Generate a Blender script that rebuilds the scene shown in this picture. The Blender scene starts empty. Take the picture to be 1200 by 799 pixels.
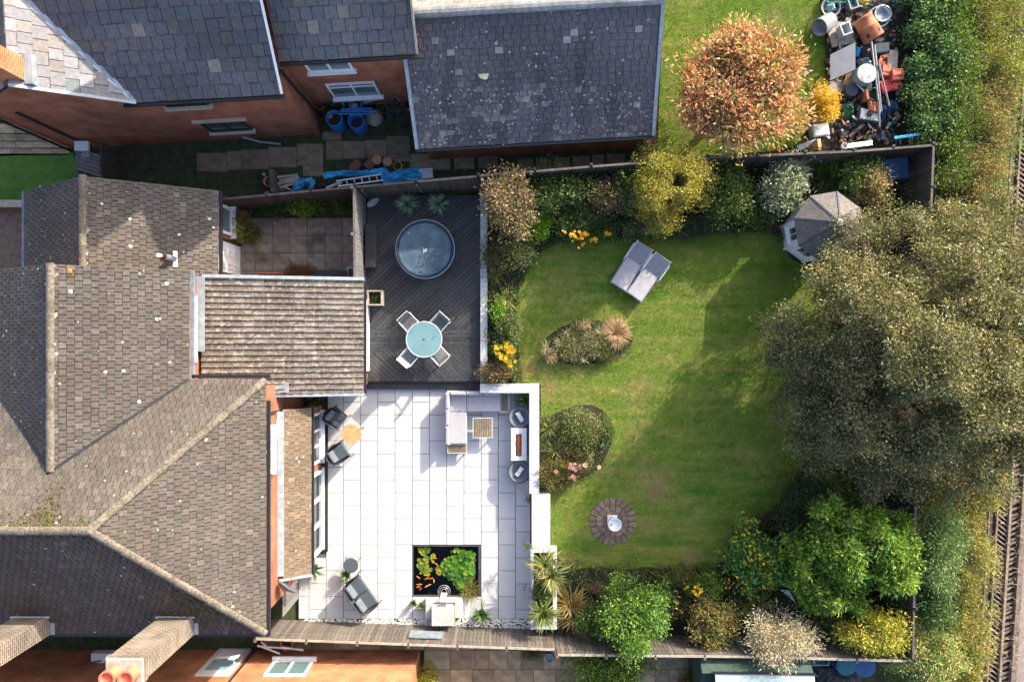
import bpy, math, random, zlib
import numpy as np
from mathutils import Vector, Matrix

# ------------------------------------------------------------------ camera, light, exposure
scene = bpy.context.scene
C = scene.collection
H = 27.0                                   # height of the drone above the patio
cam = bpy.data.cameras.new('drone_camera'); cam.sensor_width = 36.0; cam.lens = 36.0 * H / 40.0
cam.clip_end = 4000; cam.clip_start = 0.1
camo = bpy.data.objects.new('drone_camera', cam); C.objects.link(camo)
camo.location = (0, 0, H); camo.rotation_euler = (0, 0, 0)
scene.camera = camo

SUN_EL = math.radians(22.5); SUN_AZ = math.radians(41.0)      # azimuth clockwise from +Y
sdir = Vector((math.sin(SUN_AZ) * math.cos(SUN_EL), math.cos(SUN_AZ) * math.cos(SUN_EL), math.sin(SUN_EL)))
w = bpy.data.worlds.new("World"); scene.world = w; w.use_nodes = True
nt = w.node_tree
bg = nt.nodes.get('Background') or nt.nodes.new('ShaderNodeBackground')
sky = nt.nodes.new('ShaderNodeTexSky'); sky.sky_type = 'NISHITA'; sky.sun_disc = False
sky.sun_elevation = SUN_EL; sky.sun_rotation = SUN_AZ
sky.air_density = .75; sky.dust_density = 3.0; sky.ozone_density = .6
nt.links.new(sky.outputs[0], bg.inputs[0]); bg.inputs[1].default_value = 0.15
sun = bpy.data.lights.new('sun', 'SUN'); sun.energy = 2.8; sun.angle = math.radians(0.5); sun.color = (1.0, 0.92, 0.78)
suno = bpy.data.objects.new('sun', sun); C.objects.link(suno)
suno.rotation_euler = (-sdir).to_track_quat('-Z', 'Y').to_euler(); suno.location = sdir * 60
scene.view_settings.view_transform = 'Standard'; scene.view_settings.look = 'None'
scene.view_settings.exposure = 1.75; scene.view_settings.gamma = 1.0
scene.view_settings.use_curve_mapping = False
scene.render.engine = 'CYCLES'
scene.cycles.max_bounces = 6; scene.cycles.transparent_max_bounces = 8

rnd = random.Random(11)
rng = np.random.default_rng(5)
PI = math.pi

def P(px, py, h=0.0):
    """world point seen at photo pixel (px, py) when it lies at height h"""
    k = (H - h) / H
    return Vector(((px - 600) / 30.0 * k, (400 - py) / 30.0 * k, h))

# ------------------------------------------------------------------ materials
MATS = {}
def mat(name, col=(.5, .5, .5), rough=.7, var=.18, scale=6.0, bump=0.0, bscale=40.0, metal=0.0, attr=False, orand=0.0,
        spec=.4, stain=None, sscale=1.2, samt=.5, detail=6.0):
    if name in MATS: return MATS[name]
    m = bpy.data.materials.new(name); m.use_nodes = True; MATS[name] = m
    t = m.node_tree; N = t.nodes; L = t.links
    b = N['Principled BSDF']; b.inputs['Roughness'].default_value = rough; b.inputs['Metallic'].default_value = metal
    b.inputs['Specular IOR Level'].default_value = spec
    tc = N.new('ShaderNodeTexCoord')
    nz = N.new('ShaderNodeTexNoise'); nz.inputs['Scale'].default_value = scale; nz.inputs['Detail'].default_value = detail
    L.new(tc.outputs['Object'], nz.inputs['Vector'])
    mr = N.new('ShaderNodeMapRange'); mr.inputs[1].default_value = .3; mr.inputs[2].default_value = .7
    mr.inputs[3].default_value = 1 - var; mr.inputs[4].default_value = 1 + var
    L.new(nz.outputs[0], mr.inputs[0])
    mul = N.new('ShaderNodeMix'); mul.data_type = 'RGBA'; mul.blend_type = 'MULTIPLY'; mul.inputs[0].default_value = 1.0
    if attr:
        at = N.new('ShaderNodeAttribute'); at.attribute_name = 'col'; L.new(at.outputs['Color'], mul.inputs[6])
    else:
        mul.inputs[6].default_value = (*col, 1)
    L.new(mr.outputs[0], mul.inputs[7]); out = mul.outputs[2]
    if orand:
        oi = N.new('ShaderNodeObjectInfo'); m2 = N.new('ShaderNodeMapRange')
        m2.inputs[3].default_value = 1 - orand; m2.inputs[4].default_value = 1 + orand
        L.new(oi.outputs['Random'], m2.inputs[0])
        mu = N.new('ShaderNodeMix'); mu.data_type = 'RGBA'; mu.blend_type = 'MULTIPLY'; mu.inputs[0].default_value = 1.0
        L.new(out, mu.inputs[6]); L.new(m2.outputs[0], mu.inputs[7]); out = mu.outputs[2]
    if stain:
        n2 = N.new('ShaderNodeTexNoise'); n2.inputs['Scale'].default_value = sscale; n2.inputs['Detail'].default_value = 8
        n2.inputs['Roughness'].default_value = .65
        geo = N.new('ShaderNodeNewGeometry'); L.new(geo.outputs['Position'], n2.inputs['Vector'])
        r2 = N.new('ShaderNodeMapRange'); r2.inputs[1].default_value = .52; r2.inputs[2].default_value = .68
        r2.inputs[4].default_value = samt; L.new(n2.outputs[0], r2.inputs[0])
        ms = N.new('ShaderNodeMix'); ms.data_type = 'RGBA'; L.new(r2.outputs[0], ms.inputs[0])
        L.new(out, ms.inputs[6]); ms.inputs[7].default_value = (*stain, 1); out = ms.outputs[2]
    L.new(out, b.inputs['Base Color'])
    if bump:
        nb = N.new('ShaderNodeTexNoise'); nb.inputs['Scale'].default_value = bscale; nb.inputs['Detail'].default_value = 5
        L.new(tc.outputs['Object'], nb.inputs['Vector'])
        bp = N.new('ShaderNodeBump'); bp.inputs['Strength'].default_value = bump; bp.inputs['Distance'].default_value = .02
        L.new(nb.outputs[0], bp.inputs['Height']); L.new(bp.outputs[0], b.inputs['Normal'])
    return m

def brick_mat(name, c1, c2, mortar):
    m = bpy.data.materials.new(name); m.use_nodes = True; t = m.node_tree; N = t.nodes; L = t.links
    b = N['Principled BSDF']; b.inputs['Roughness'].default_value = .85; b.inputs['Specular IOR Level'].default_value = .2
    g = N.new('ShaderNodeNewGeometry'); s = N.new('ShaderNodeSeparateXYZ'); L.new(g.outputs['Position'], s.inputs[0])
    a = N.new('ShaderNodeMath'); a.operation = 'ADD'; L.new(s.outputs[0], a.inputs[0]); L.new(s.outputs[1], a.inputs[1])
    c = N.new('ShaderNodeCombineXYZ'); L.new(a.outputs[0], c.inputs[0]); L.new(s.outputs[2], c.inputs[1])
    br = N.new('ShaderNodeTexBrick'); L.new(c.outputs[0], br.inputs['Vector'])
    br.inputs['Color1'].default_value = (*c1, 1); br.inputs['Color2'].default_value = (*c2, 1); br.inputs['Mortar'].default_value = (*mortar, 1)
    br.inputs['Scale'].default_value = 1.0; br.inputs['Mortar Size'].default_value = .015
    br.inputs['Brick Width'].default_value = .235; br.inputs['Row Height'].default_value = .08; br.inputs['Bias'].default_value = -.1
    nz = N.new('ShaderNodeTexNoise'); nz.inputs['Scale'].default_value = 1.6; nz.inputs['Detail'].default_value = 7
    L.new(g.outputs['Position'], nz.inputs['Vector'])
    mr = N.new('ShaderNodeMapRange'); mr.inputs[1].default_value = .3; mr.inputs[2].default_value = .7; mr.inputs[3].default_value = .68; mr.inputs[4].default_value = 1.3
    L.new(nz.outputs[0], mr.inputs[0])
    mu = N.new('ShaderNodeMix'); mu.data_type = 'RGBA'; mu.blend_type = 'MULTIPLY'; mu.inputs[0].default_value = 1
    L.new(br.outputs['Color'], mu.inputs[6]); L.new(mr.outputs[0], mu.inputs[7]); L.new(mu.outputs[2], b.inputs['Base Color'])
    bp = N.new('ShaderNodeBump'); bp.inputs['Strength'].default_value = .6; bp.inputs['Distance'].default_value = .012; bp.invert = True
    L.new(br.outputs['Fac'], bp.inputs['Height']); L.new(bp.outputs[0], b.inputs['Normal'])
    MATS[name] = m; return m

def leaf_mat(name, trans=.3, rough=.5, spec=.35):
    m = bpy.data.materials.new(name); m.use_nodes = True; t = m.node_tree; N = t.nodes; L = t.links
    b = N['Principled BSDF']; b.inputs['Roughness'].default_value = rough; b.inputs['Specular IOR Level'].default_value = spec
    at = N.new('ShaderNodeAttribute'); at.attribute_name = 'col'; L.new(at.outputs['Color'], b.inputs['Base Color'])
    tr = N.new('ShaderNodeBsdfTranslucent')
    hs = N.new('ShaderNodeMix'); hs.data_type = 'RGBA'; hs.blend_type = 'MULTIPLY'; hs.inputs[0].default_value = 1
    hs.inputs[7].default_value = (1.25, 1.2, .7, 1); L.new(at.outputs['Color'], hs.inputs[6]); L.new(hs.outputs[2], tr.inputs[0])
    mx = N.new('ShaderNodeMixShader'); mx.inputs[0].default_value = trans
    L.new(b.outputs[0], mx.inputs[1]); L.new(tr.outputs[0], mx.inputs[2])
    L.new(mx.outputs[0], N['Material Output'].inputs[0])
    MATS[name] = m; return m

def glass_mat(name, col=(.03, .04, .045), rough=.06):
    return mat(name, col, rough, .05, 2, spec=.8)

def lawn_mat(name, a, b_, dry, bare_pts=(), dryamt=.5):
    """grass: two greens, mowing streaks across, straw coloured dry patches and worn spots"""
    m = bpy.data.materials.new(name); m.use_nodes = True; t = m.node_tree; N = t.nodes; L = t.links
    b = N['Principled BSDF']; b.inputs['Roughness'].default_value = .9; b.inputs['Specular IOR Level'].default_value = .15
    g = N.new('ShaderNodeNewGeometry')
    def noise(scale, det=6, vec=None, rough=.6):
        n = N.new('ShaderNodeTexNoise'); n.inputs['Scale'].default_value = scale; n.inputs['Detail'].default_value = det
        n.inputs['Roughness'].default_value = rough; L.new(vec or g.outputs['Position'], n.inputs['Vector']); return n.outputs[0]
    def rng_(x, lo, hi, a0=0, a1=1):
        r = N.new('ShaderNodeMapRange'); r.inputs[1].default_value = lo; r.inputs[2].default_value = hi
        r.inputs[3].default_value = a0; r.inputs[4].default_value = a1; L.new(x, r.inputs[0]); return r.outputs[0]
    def mix(f, c1, c2, mode='MIX'):
        x = N.new('ShaderNodeMix'); x.data_type = 'RGBA'; x.blend_type = mode
        if isinstance(f, float): x.inputs[0].default_value = f
        else: L.new(f, x.inputs[0])
        for s, c in ((6, c1), (7, c2)):
            if isinstance(c, tuple): x.inputs[s].default_value = (*c, 1)
            else: L.new(c, x.inputs[s])
        return x.outputs[2]
    mp = N.new('ShaderNodeMapping'); mp.inputs['Scale'].default_value = (.22, 1.9, 1); mp.inputs['Rotation'].default_value = (0, 0, .04)
    L.new(g.outputs['Position'], mp.inputs['Vector'])
    streak = noise(1.6, 5, mp.outputs[0])
    c = mix(rng_(noise(.9, 8), .38, .62), a, b_)
    c = mix(rng_(streak, .42, .68, 0, .6), c, dry)
    c = mix(rng_(noise(.55, 9, rough=.7), .54, .7, 0, dryamt), c, dry)
    for (x, y, r, amt) in bare_pts:
        d = N.new('ShaderNodeVectorMath'); d.operation = 'DISTANCE'; L.new(g.outputs['Position'], d.inputs[0]); d.inputs[1].default_value = (x, y, .42)
        ad = N.new('ShaderNodeMath'); ad.operation = 'MULTIPLY_ADD'; L.new(noise(1.7, 6, rough=.7), ad.inputs[0])
        ad.inputs[1].default_value = -2.4 * r; L.new(d.outputs['Value'], ad.inputs[2])
        c = mix(rng_(ad.outputs[0], -.2 * r, -1.15 * r, 0, amt), c, (.27, .195, .085))
    c = mix(1.0, c, rng_(noise(3.2, 9, rough=.8), .3, .7, .66, 1.34), 'MULTIPLY'); c = mix(1.0, c, rng_(noise(14, 6, rough=.8), .3, .7, .7, 1.3), 'MULTIPLY')
    L.new(c, b.inputs['Base Color'])
    bp = N.new('ShaderNodeBump'); bp.inputs['Strength'].default_value = .7; bp.inputs['Distance'].default_value = .04
    L.new(noise(22, 7, rough=.7), bp.inputs['Height']); L.new(bp.outputs[0], b.inputs['Normal'])
    MATS[name] = m; return m

M = {}
M['brick_n'] = brick_mat('brick_north', (.33, .105, .05), (.23, .068, .033), (.30, .17, .11))
M['brick_o'] = brick_mat('brick_house', (.32, .105, .055), (.22, .07, .04), (.27, .15, .105))
M['brick_s'] = brick_mat('brick_south', (.40, .125, .05), (.30, .09, .035), (.44, .24, .14))
M['brick_c'] = brick_mat('brick_chimney', (.15, .108, .08), (.105, .075, .058), (.27, .24, .20))
M['tile'] = mat('roof_tile', attr=True, rough=.9, var=.28, scale=14, bump=.35, bscale=60, spec=.2)
M['slate'] = mat('roof_slate', attr=True, rough=.62, var=.22, scale=9, bump=.25, bscale=30, spec=.4)
M['ridge'] = mat('ridge_tile', (.15, .127, .10), .95, .5, 14, .6, 40, stain=(.08, .08, .03), sscale=1.1, samt=.75, orand=.2)
M['ridge_s'] = mat('stone_ridge', (.23, .235, .235), .9, .25, 8, .4, 40, stain=(.12, .13, .10), sscale=2, samt=.5, orand=.1)
M['lead'] = mat('lead_sheet', (.30, .335, .365), .45, .2, 5, .1, 12, metal=.2)
M['leadd'] = mat('lead_dark', (.20, .23, .26), .5, .25, 5, .1, 12, metal=.2)
M['gutter'] = mat('black_gutter', (.022, .022, .024), .4, .2, 5)
M['white'] = mat('white_upvc', (.78, .79, .8), .35, .05, 3)
M['glass'] = glass_mat('window_glass')
M['glassg'] = glass_mat('window_glass_green', (.10, .16, .16), .12)
M['stone'] = mat('sandstone', (.42, .36, .27), .85, .15, 8, .3, 40)
M['slab'] = mat('porcelain_slab', (.49, .492, .488), .55, .06, 1.3, .06, 30, orand=.05, stain=(.46, .46, .46), sscale=.9, samt=.35)
M['joint'] = mat('joint_grout', (.10, .10, .105), .9, .1, 20)
M['wallw'] = mat('white_render', (.54, .555, .57), .7, .05, 2, .1, 40, stain=(.5, .52, .5), sscale=1.6, samt=.35)
M['deck'] = mat('deck_board', (.042, .042, .044), .55, .3, 9, .35, 50, orand=.28, stain=(.115, .10, .08), sscale=.8, samt=.4)
M['flag'] = mat('flagstone', (.22, .19, .155), .9, .3, 3, .35, 25, orand=.16, stain=(.05, .055, .025), sscale=1.1, samt=.75)
M['flagn'] = mat('flagstone_grey', (.185, .14, .095), .9, .3, 3, .35, 25, orand=.2, stain=(.06, .07, .03), sscale=1.1, samt=.7)
M['flags'] = mat('flagstone_sand', (.28, .215, .13), .9, .3, 3, .35, 25, orand=.28, stain=(.09, .085, .04), sscale=.9, samt=.6)
M['soil'] = mat('soil', (.034, .026, .017), .95, .4, 9, .9, 30, stain=(.02, .028, .01), sscale=1.4, samt=.6)
M['ground'] = mat('rough_ground', (.045, .055, .02), .95, .4, 3, .7, 12, stain=(.09, .075, .035), sscale=.4, samt=.6)
M['moss'] = mat('mossy_ground', (.035, .045, .016), .95, .45, 4, .8, 16, stain=(.06, .045, .03), sscale=.9, samt=.6)
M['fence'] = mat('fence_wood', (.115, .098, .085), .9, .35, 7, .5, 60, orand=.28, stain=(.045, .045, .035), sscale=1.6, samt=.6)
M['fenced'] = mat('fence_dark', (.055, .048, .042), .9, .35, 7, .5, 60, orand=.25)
M['rail'] = mat('fence_rail', (.36, .31, .25), .9, .3, 8, .4, 50)
M['gatew'] = mat('grey_gate_wood', (.15, .145, .14), .85, .25, 8, .3, 50, orand=.15)
M['bark'] = mat('bark', (.10, .075, .055), .95, .35, 12, .8, 30)
M['leaf'] = leaf_mat('leaves'); M['strap'] = leaf_mat('strap_leaves', .15, .4, .45)
M['dryleaf'] = leaf_mat('dry_leaves', .2, .8, .1)
M['terra'] = mat('terracotta', (.45, .16, .075), .8, .22, 6, .2, 30)
M['pebble'] = mat('pebbles', attr=True, rough=.7, var=.1, scale=20)
M['black'] = mat('black_metal', (.02, .02, .022), .45, .2, 8)
M['dgrey'] = mat('charcoal_rope', (.042, .05, .06), .75, .25, 30, .5, 120)
M['dcush'] = mat('charcoal_cushion', (.06, .075, .092), .9, .12, 6, .2, 80)
M['mcush'] = mat('grey_cushion', (.10, .12, .14), .9, .12, 6, .2, 80)
M['lcush'] = mat('pale_cushion', (.365, .35, .37), .92, .06, 5, .25, 60)
M['alu'] = mat('pale_aluminium', (.62, .63, .64), .4, .08, 8, metal=.2)
M['teak'] = mat('brown_slats', (.17, .125, .075), .7, .3, 12, .3, 60, orand=.15)
M['wood'] = mat('light_wood', (.50, .31, .15), .55, .3, 10, .2, 60)
M['sling'] = mat('grey_sling', (.16, .165, .17), .85, .12, 20, .2, 120)
M['slingl'] = mat('pale_sling', (.36, .36, .355), .85, .12, 20, .2, 120)
M['lounger'] = mat('lounger_fabric', (.38, .36, .37), .9, .12, 3, .15, 90)
M['loungerd'] = mat('lounger_back_fabric', (.245, .24, .262), .9, .08, 6, .15, 90)
M['tubcov'] = mat('spa_cover', (.082, .122, .155), 1.0, .3, 2.2, .3, 9, spec=.0)
M['tubside'] = mat('spa_wall', (.018, .03, .045), .45, .2, 6)
M['plast_w'] = mat('white_plastic', (.5, .52, .54), .4, .1, 4)
M['blue'] = mat('blue_plastic', (.02, .16, .42), .4, .2, 6)
M['tarp'] = mat('blue_tarpaulin', (.05, .40, .72), .45, .3, 3, .9, 9)
M['tarpd'] = mat('dark_blue_sheet', (.03, .10, .22), .4, .3, 3, .9, 9)
M['red'] = mat('red_plastic', (.55, .02, .015), .4, .15, 6)
M['green'] = mat('green_plastic', (.015, .22, .13), .4, .15, 6)
M['galv'] = mat('galvanised_metal', (.24, .275, .295), .4, .25, 9, metal=.4)
M['aqua'] = mat('pale_blue_plastic', (.20, .32, .38), .4, .15, 6)
M['conc'] = mat('concrete', (.34, .30, .25), .9, .25, 6, .4, 30, stain=(.16, .15, .09), sscale=2, samt=.5)
M['dark'] = mat('dark_rubbish', (.025, .025, .028), .5, .4, 8, .5, 12)
M['orange'] = mat('orange_plastic', (.7, .18, .02), .5, .15, 6)
M['shedg'] = mat('shed_green', (.022, .052, .036), .7, .25, 5, .3, 40)
M['shedr'] = mat('shed_roof_sheet', (.35, .43, .42), .5, .15, 2, .1, 20)
M['felt'] = mat('felt_shingle', attr=True, rough=.9, var=.25, scale=20, bump=.4, bscale=90)
M['whitepaint'] = mat('white_paint', (.62, .64, .64), .5, .06, 4)
M['gravel'] = mat('ballast', (.26, .21, .19), .95, .5, 30, .9, 60, stain=(.12, .09, .07), sscale=3, samt=.5)
M['timber'] = mat('track_timber', (.21, .16, .125), .9, .35, 9, .5, 50, orand=.2)
M['cobble'] = mat('setts', (.17, .125, .095), .9, .3, 8, .4, 40, orand=.22)
M['lime'] = mat('limestone', (.44, .41, .38), .8, .2, 5, .2, 30)
M['chrome'] = mat('steel', (.34, .36, .37), .4, .1, 8, metal=.9)
M['block'] = mat('block_paving', (.16, .12, .09), .9, .3, 5, .4, 30)

M['whiteboard'] = mat('grey_board', (.42, .42, .41), .7, .1, 3)
M['lidw'] = mat('splashed_lid', (.36, .37, .38), .6, .2, 7, stain=(.08, .09, .1), sscale=5, samt=.8)
M['bag_g'] = mat('green_bag', (.03, .13, .06), .3, .4, 5, .8, 8)
M['tarp_d2'] = mat('teal_lid', (.02, .12, .16), .4, .2, 6)

# ------------------------------------------------------------------ mesh builder
def tag(o, label=None, cat=None, group=None, kind=None):
    if label: o['label'] = label
    if cat: o['category'] = cat
    if group: o['group'] = group
    if kind: o['kind'] = kind
    return o
ORG = {}
def thing(name, label, cat, loc, group=None):
    o = bpy.data.objects.new(name, None); C.objects.link(o); o.location = loc; o.empty_display_size = .2
    ORG[o.name] = Vector(loc); return tag(o, label, cat, group)
def link(o, parent=None):
    C.objects.link(o)
    if parent is not None:
        o.parent = parent; ORG[o.name] = ORG.get(parent.name, Vector((0, 0, 0)))
    return o

class MB:
    def __init__(s): s.v = []; s.f = []; s.c = []
    def add(s, vs, fs, col=None):
        n = len(s.v); s.v += [tuple(v) for v in vs]
        for f in fs: s.f.append([i + n for i in f]); s.c.append(col)
        return s
    def box(s, c, d, rz=0, col=None, Mx=None):
        x, y, z = d[0] / 2, d[1] / 2, d[2] / 2
        vs = [Vector((a, b, e)) for e in (-z, z) for a, b in ((-x, -y), (x, -y), (x, y), (-x, y))]
        R = Mx if Mx is not None else Matrix.Rotation(rz, 3, 'Z')
        c = Vector(c); vs = [R @ v + c for v in vs]
        return s.add(vs, [(3, 2, 1, 0), (4, 5, 6, 7), (0, 1, 5, 4), (1, 2, 6, 5), (2, 3, 7, 6), (3, 0, 4, 7)], col)
    def rbox(s, c, d, rz=0, r=.02, col=None, Mx=None):
        """box with chamfered upper edges"""
        x, y, z = d[0] / 2, d[1] / 2, d[2] / 2
        R = Mx if Mx is not None else Matrix.Rotation(rz, 3, 'Z'); c = Vector(c)
        def ring(ix, zz): return [Vector((a * (x - ix), b * (y - ix), zz)) for a, b in ((-1, -1), (1, -1), (1, 1), (-1, 1))]
        vs = ring(r, -z) + ring(0, -z + r) + ring(0, z - r) + ring(r * .35, z - r * .35) + ring(r, z)
        vs = [R @ v + c for v in vs]; fs = [(3, 2, 1, 0), (16, 17, 18, 19)]
        for k in range(4):
            for i in range(4): j = (i + 1) % 4; fs.append((k * 4 + i, k * 4 + j, k * 4 + 4 + j, k * 4 + 4 + i))
        return s.add(vs, fs, col)
    def beam(s, a, b, wd, ht, col=None, up=(0, 0, 1)):
        a, b = Vector(a), Vector(b); d = (b - a); l = d.length; d.normalize(); u = Vector(up)
        sd = d.cross(u)
        if sd.length < 1e-4: sd = d.cross(Vector((1, 0, 0)))
        sd.normalize(); u = sd.cross(d)
        Rm = Matrix((d, sd, u)).transposed()
        return s.box((a + b) / 2, (l, wd, ht), Mx=Rm, col=col)
    def tube(s, pts, r, n=8, col=None, cap=True):
        pts = [Vector(p) for p in pts]; rs = r if isinstance(r, (list, tuple)) else [r] * len(pts)
        vs = []; prev = None
        for i, p in enumerate(pts):
            d = (pts[min(i + 1, len(pts) - 1)] - pts[max(i - 1, 0)]).normalized()
            if prev is None:
                q = Vector((0, 0, 1)) if abs(d.z) < .9 else Vector((1, 0, 0)); a = d.cross(q).normalized()
            else:
                a = (prev - d * prev.dot(d)); a = a.normalized() if a.length > 1e-5 else d.cross(Vector((0, 0, 1))).normalized()
            prev = a; b = d.cross(a)
            for k in range(n):
                t = 2 * PI * k / n; vs.append(p + (a * math.cos(t) + b * math.sin(t)) * rs[i])
        fs = []
        for i in range(len(pts) - 1):
            for k in range(n): j = (k + 1) % n; fs.append((i * n + k, i * n + j, i * n + n + j, i * n + n + k))
        if cap: fs.append(tuple(range(n - 1, -1, -1))); fs.append(tuple(range((len(pts) - 1) * n, len(pts) * n)))
        return s.add(vs, fs, col)
    def ring(s, c, R, r, n=28, m=6, col=None, Mx=None):
        c = Vector(c); Mx = Mx or Matrix.Identity(3); vs = []; fs = []
        for i in range(n):
            t = 2 * PI * i / n
            for k in range(m):
                q = 2 * PI * k / m; rr = R + r * math.cos(q)
                vs.append(Mx @ Vector((rr * math.cos(t), rr * math.sin(t), r * math.sin(q))) + c)
        for i in range(n):
            for k in range(m): fs.append((i * m + k, ((i + 1) % n) * m + k, ((i + 1) % n) * m + (k + 1) % m, i * m + (k + 1) % m))
        return s.add(vs, fs, col)
    def lathe(s, prof, c, n=24, col=None, Mx=None, jit=0):
        c = Vector(c); Mx = Mx or Matrix.Identity(3); vs = []; fs = []
        for (r, z) in prof:
            for k in range(n):
                t = 2 * PI * k / n; rr = r * (1 + (rnd.uniform(-jit, jit) if jit else 0))
                vs.append(Mx @ Vector((rr * math.cos(t), rr * math.sin(t), z)) + c)
        for i in range(len(prof) - 1):
            for k in range(n): j = (k + 1) % n; fs.append((i * n + k, i * n + j, i * n + n + j, i * n + n + k))
        fs.append(tuple(range(n - 1, -1, -1))); fs.append(tuple(range((len(prof) - 1) * n, len(prof) * n)))
        return s.add(vs, fs, col)
    def prism(s, poly, z0, z1, col=None):
        n = len(poly); ar = sum(poly[i][0] * poly[(i + 1) % n][1] - poly[(i + 1) % n][0] * poly[i][1] for i in range(n))
        if ar < 0: poly = poly[::-1]
        vs = [(p[0], p[1], z0) for p in poly] + [(p[0], p[1], z1) for p in poly]
        fs = [tuple(range(n - 1, -1, -1)), tuple(range(n, 2 * n))] + [(i, (i + 1) % n, n + (i + 1) % n, n + i) for i in range(n)]
        return s.add(vs, fs, col)
    def slab(s, poly, t, col=None):
        """planar 3D polygon given thickness t below"""
        poly = [Vector(p) for p in poly]; n = len(poly); nr = Vector((0, 0, 0))
        for i in range(n): nr += (poly[i] - poly[0]).cross(poly[(i + 1) % n] - poly[0])
        if nr.z < 0: poly = poly[::-1]; nr = -nr
        nr.normalize(); vs = [p - nr * t for p in poly] + poly
        fs = [tuple(range(n - 1, -1, -1)), tuple(range(n, 2 * n))] + [(i, (i + 1) % n, n + (i + 1) % n, n + i) for i in range(n)]
        return s.add(vs, fs, col)
    def mesh(s, name, m, off=Vector((0, 0, 0)), smooth=False):
        me = bpy.data.meshes.new(name)
        me.from_pydata([(v[0] - off[0], v[1] - off[1], v[2] - off[2]) for v in s.v], [], s.f)
        if any(c is not None for c in s.c):
            at = me.attributes.new('col', 'FLOAT_COLOR', 'FACE')
            arr = np.array([(*(c if c is not None else (.3, .3, .3)), 1.0) for c in s.c], dtype=np.float32); at.data.foreach_set('color', arr.ravel())
        if smooth: me.polygons.foreach_set('use_smooth', [True] * len(me.polygons))
        me.materials.append(m); return me
    def build(s, name, m, parent=None, smooth=False):
        off = ORG.get(parent.name, Vector((0, 0, 0))) if parent is not None else Vector((0, 0, 0))
        return link(bpy.data.objects.new(name, s.mesh(name, m, off, smooth)), parent)

def fast_mesh(name, V, F, cols, m, parent=None, smooth=False):
    """V (n,3), F (m,4) quads, cols (m,3)"""
    off = ORG.get(parent.name, Vector((0, 0, 0))) if parent is not None else Vector((0, 0, 0))
    me = bpy.data.meshes.new(name); V = np.asarray(V, np.float32) - np.array(off, np.float32)
    nv, nf = len(V), len(F); k = F.shape[1]
    me.vertices.add(nv); me.vertices.foreach_set('co', V.ravel())
    me.loops.add(nf * k); me.loops.foreach_set('vertex_index', F.astype(np.int32).ravel())
    me.polygons.add(nf); me.polygons.foreach_set('loop_start', np.arange(0, nf * k, k, dtype=np.int32))
    if smooth: me.polygons.foreach_set('use_smooth', np.ones(nf, bool))
    me.update(calc_edges=True)
    if m.name in ('leaves', 'strap_leaves'): cols = np.asarray(cols) * np.array([1.10, .97, .80])
    at = me.attributes.new('col', 'FLOAT_COLOR', 'FACE')
    at.data.foreach_set('color', np.concatenate([np.clip(cols, 0, 1), np.ones((nf, 1))], 1).astype(np.float32).ravel())
    me.materials.append(m)
    return link(bpy.data.objects.new(name, me), parent)

def copy_tree(o, parent=None):
    c = o.copy(); C.objects.link(c)
    if parent is not None: c.parent = parent
    for ch in list(o.children): copy_tree(ch, c)
    return c

def structure(o): o['kind'] = 'structure'; return o
def stuff(o): o['kind'] = 'stuff'; return o
# ------------------------------------------------------------------ roof tiling
def clip_poly(sub, clip):
    """Sutherland-Hodgman: clip polygon sub by convex polygon clip (both ccw 2D lists)"""
    out = sub
    for i in range(len(clip)):
        a, b = clip[i], clip[(i + 1) % len(clip)]; inp = out; out = []
        if not inp: return []
        def side(p): return (b[0] - a[0]) * (p[1] - a[1]) - (b[1] - a[1]) * (p[0] - a[0])
        for j in range(len(inp)):
            p, q = inp[j], inp[(j + 1) % len(inp)]; sp, sq = side(p), side(q)
            if sp >= 0: out.append(p)
            if (sp >= 0) != (sq >= 0):
                t = sp / (sp - sq); out.append((p[0] + (q[0] - p[0]) * t, p[1] + (q[1] - p[1]) * t))
    return out
def area2(p): return sum(p[i][0] * p[(i + 1) % len(p)][1] - p[(i + 1) % len(p)][0] * p[i][1] for i in range(len(p))) / 2
def plane_frame(poly):
    poly = [Vector(p) for p in poly]; nr = Vector((0, 0, 0))
    for i in range(len(poly)): nr += (poly[i] - poly[0]).cross(poly[(i + 1) % len(poly)] - poly[0])
    if nr.z < 0: nr = -nr
    nr.normalize(); up = (Vector((0, 0, 1)) - nr * nr.z).normalized(); sd = up.cross(nr)
    return nr, up, sd
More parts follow.
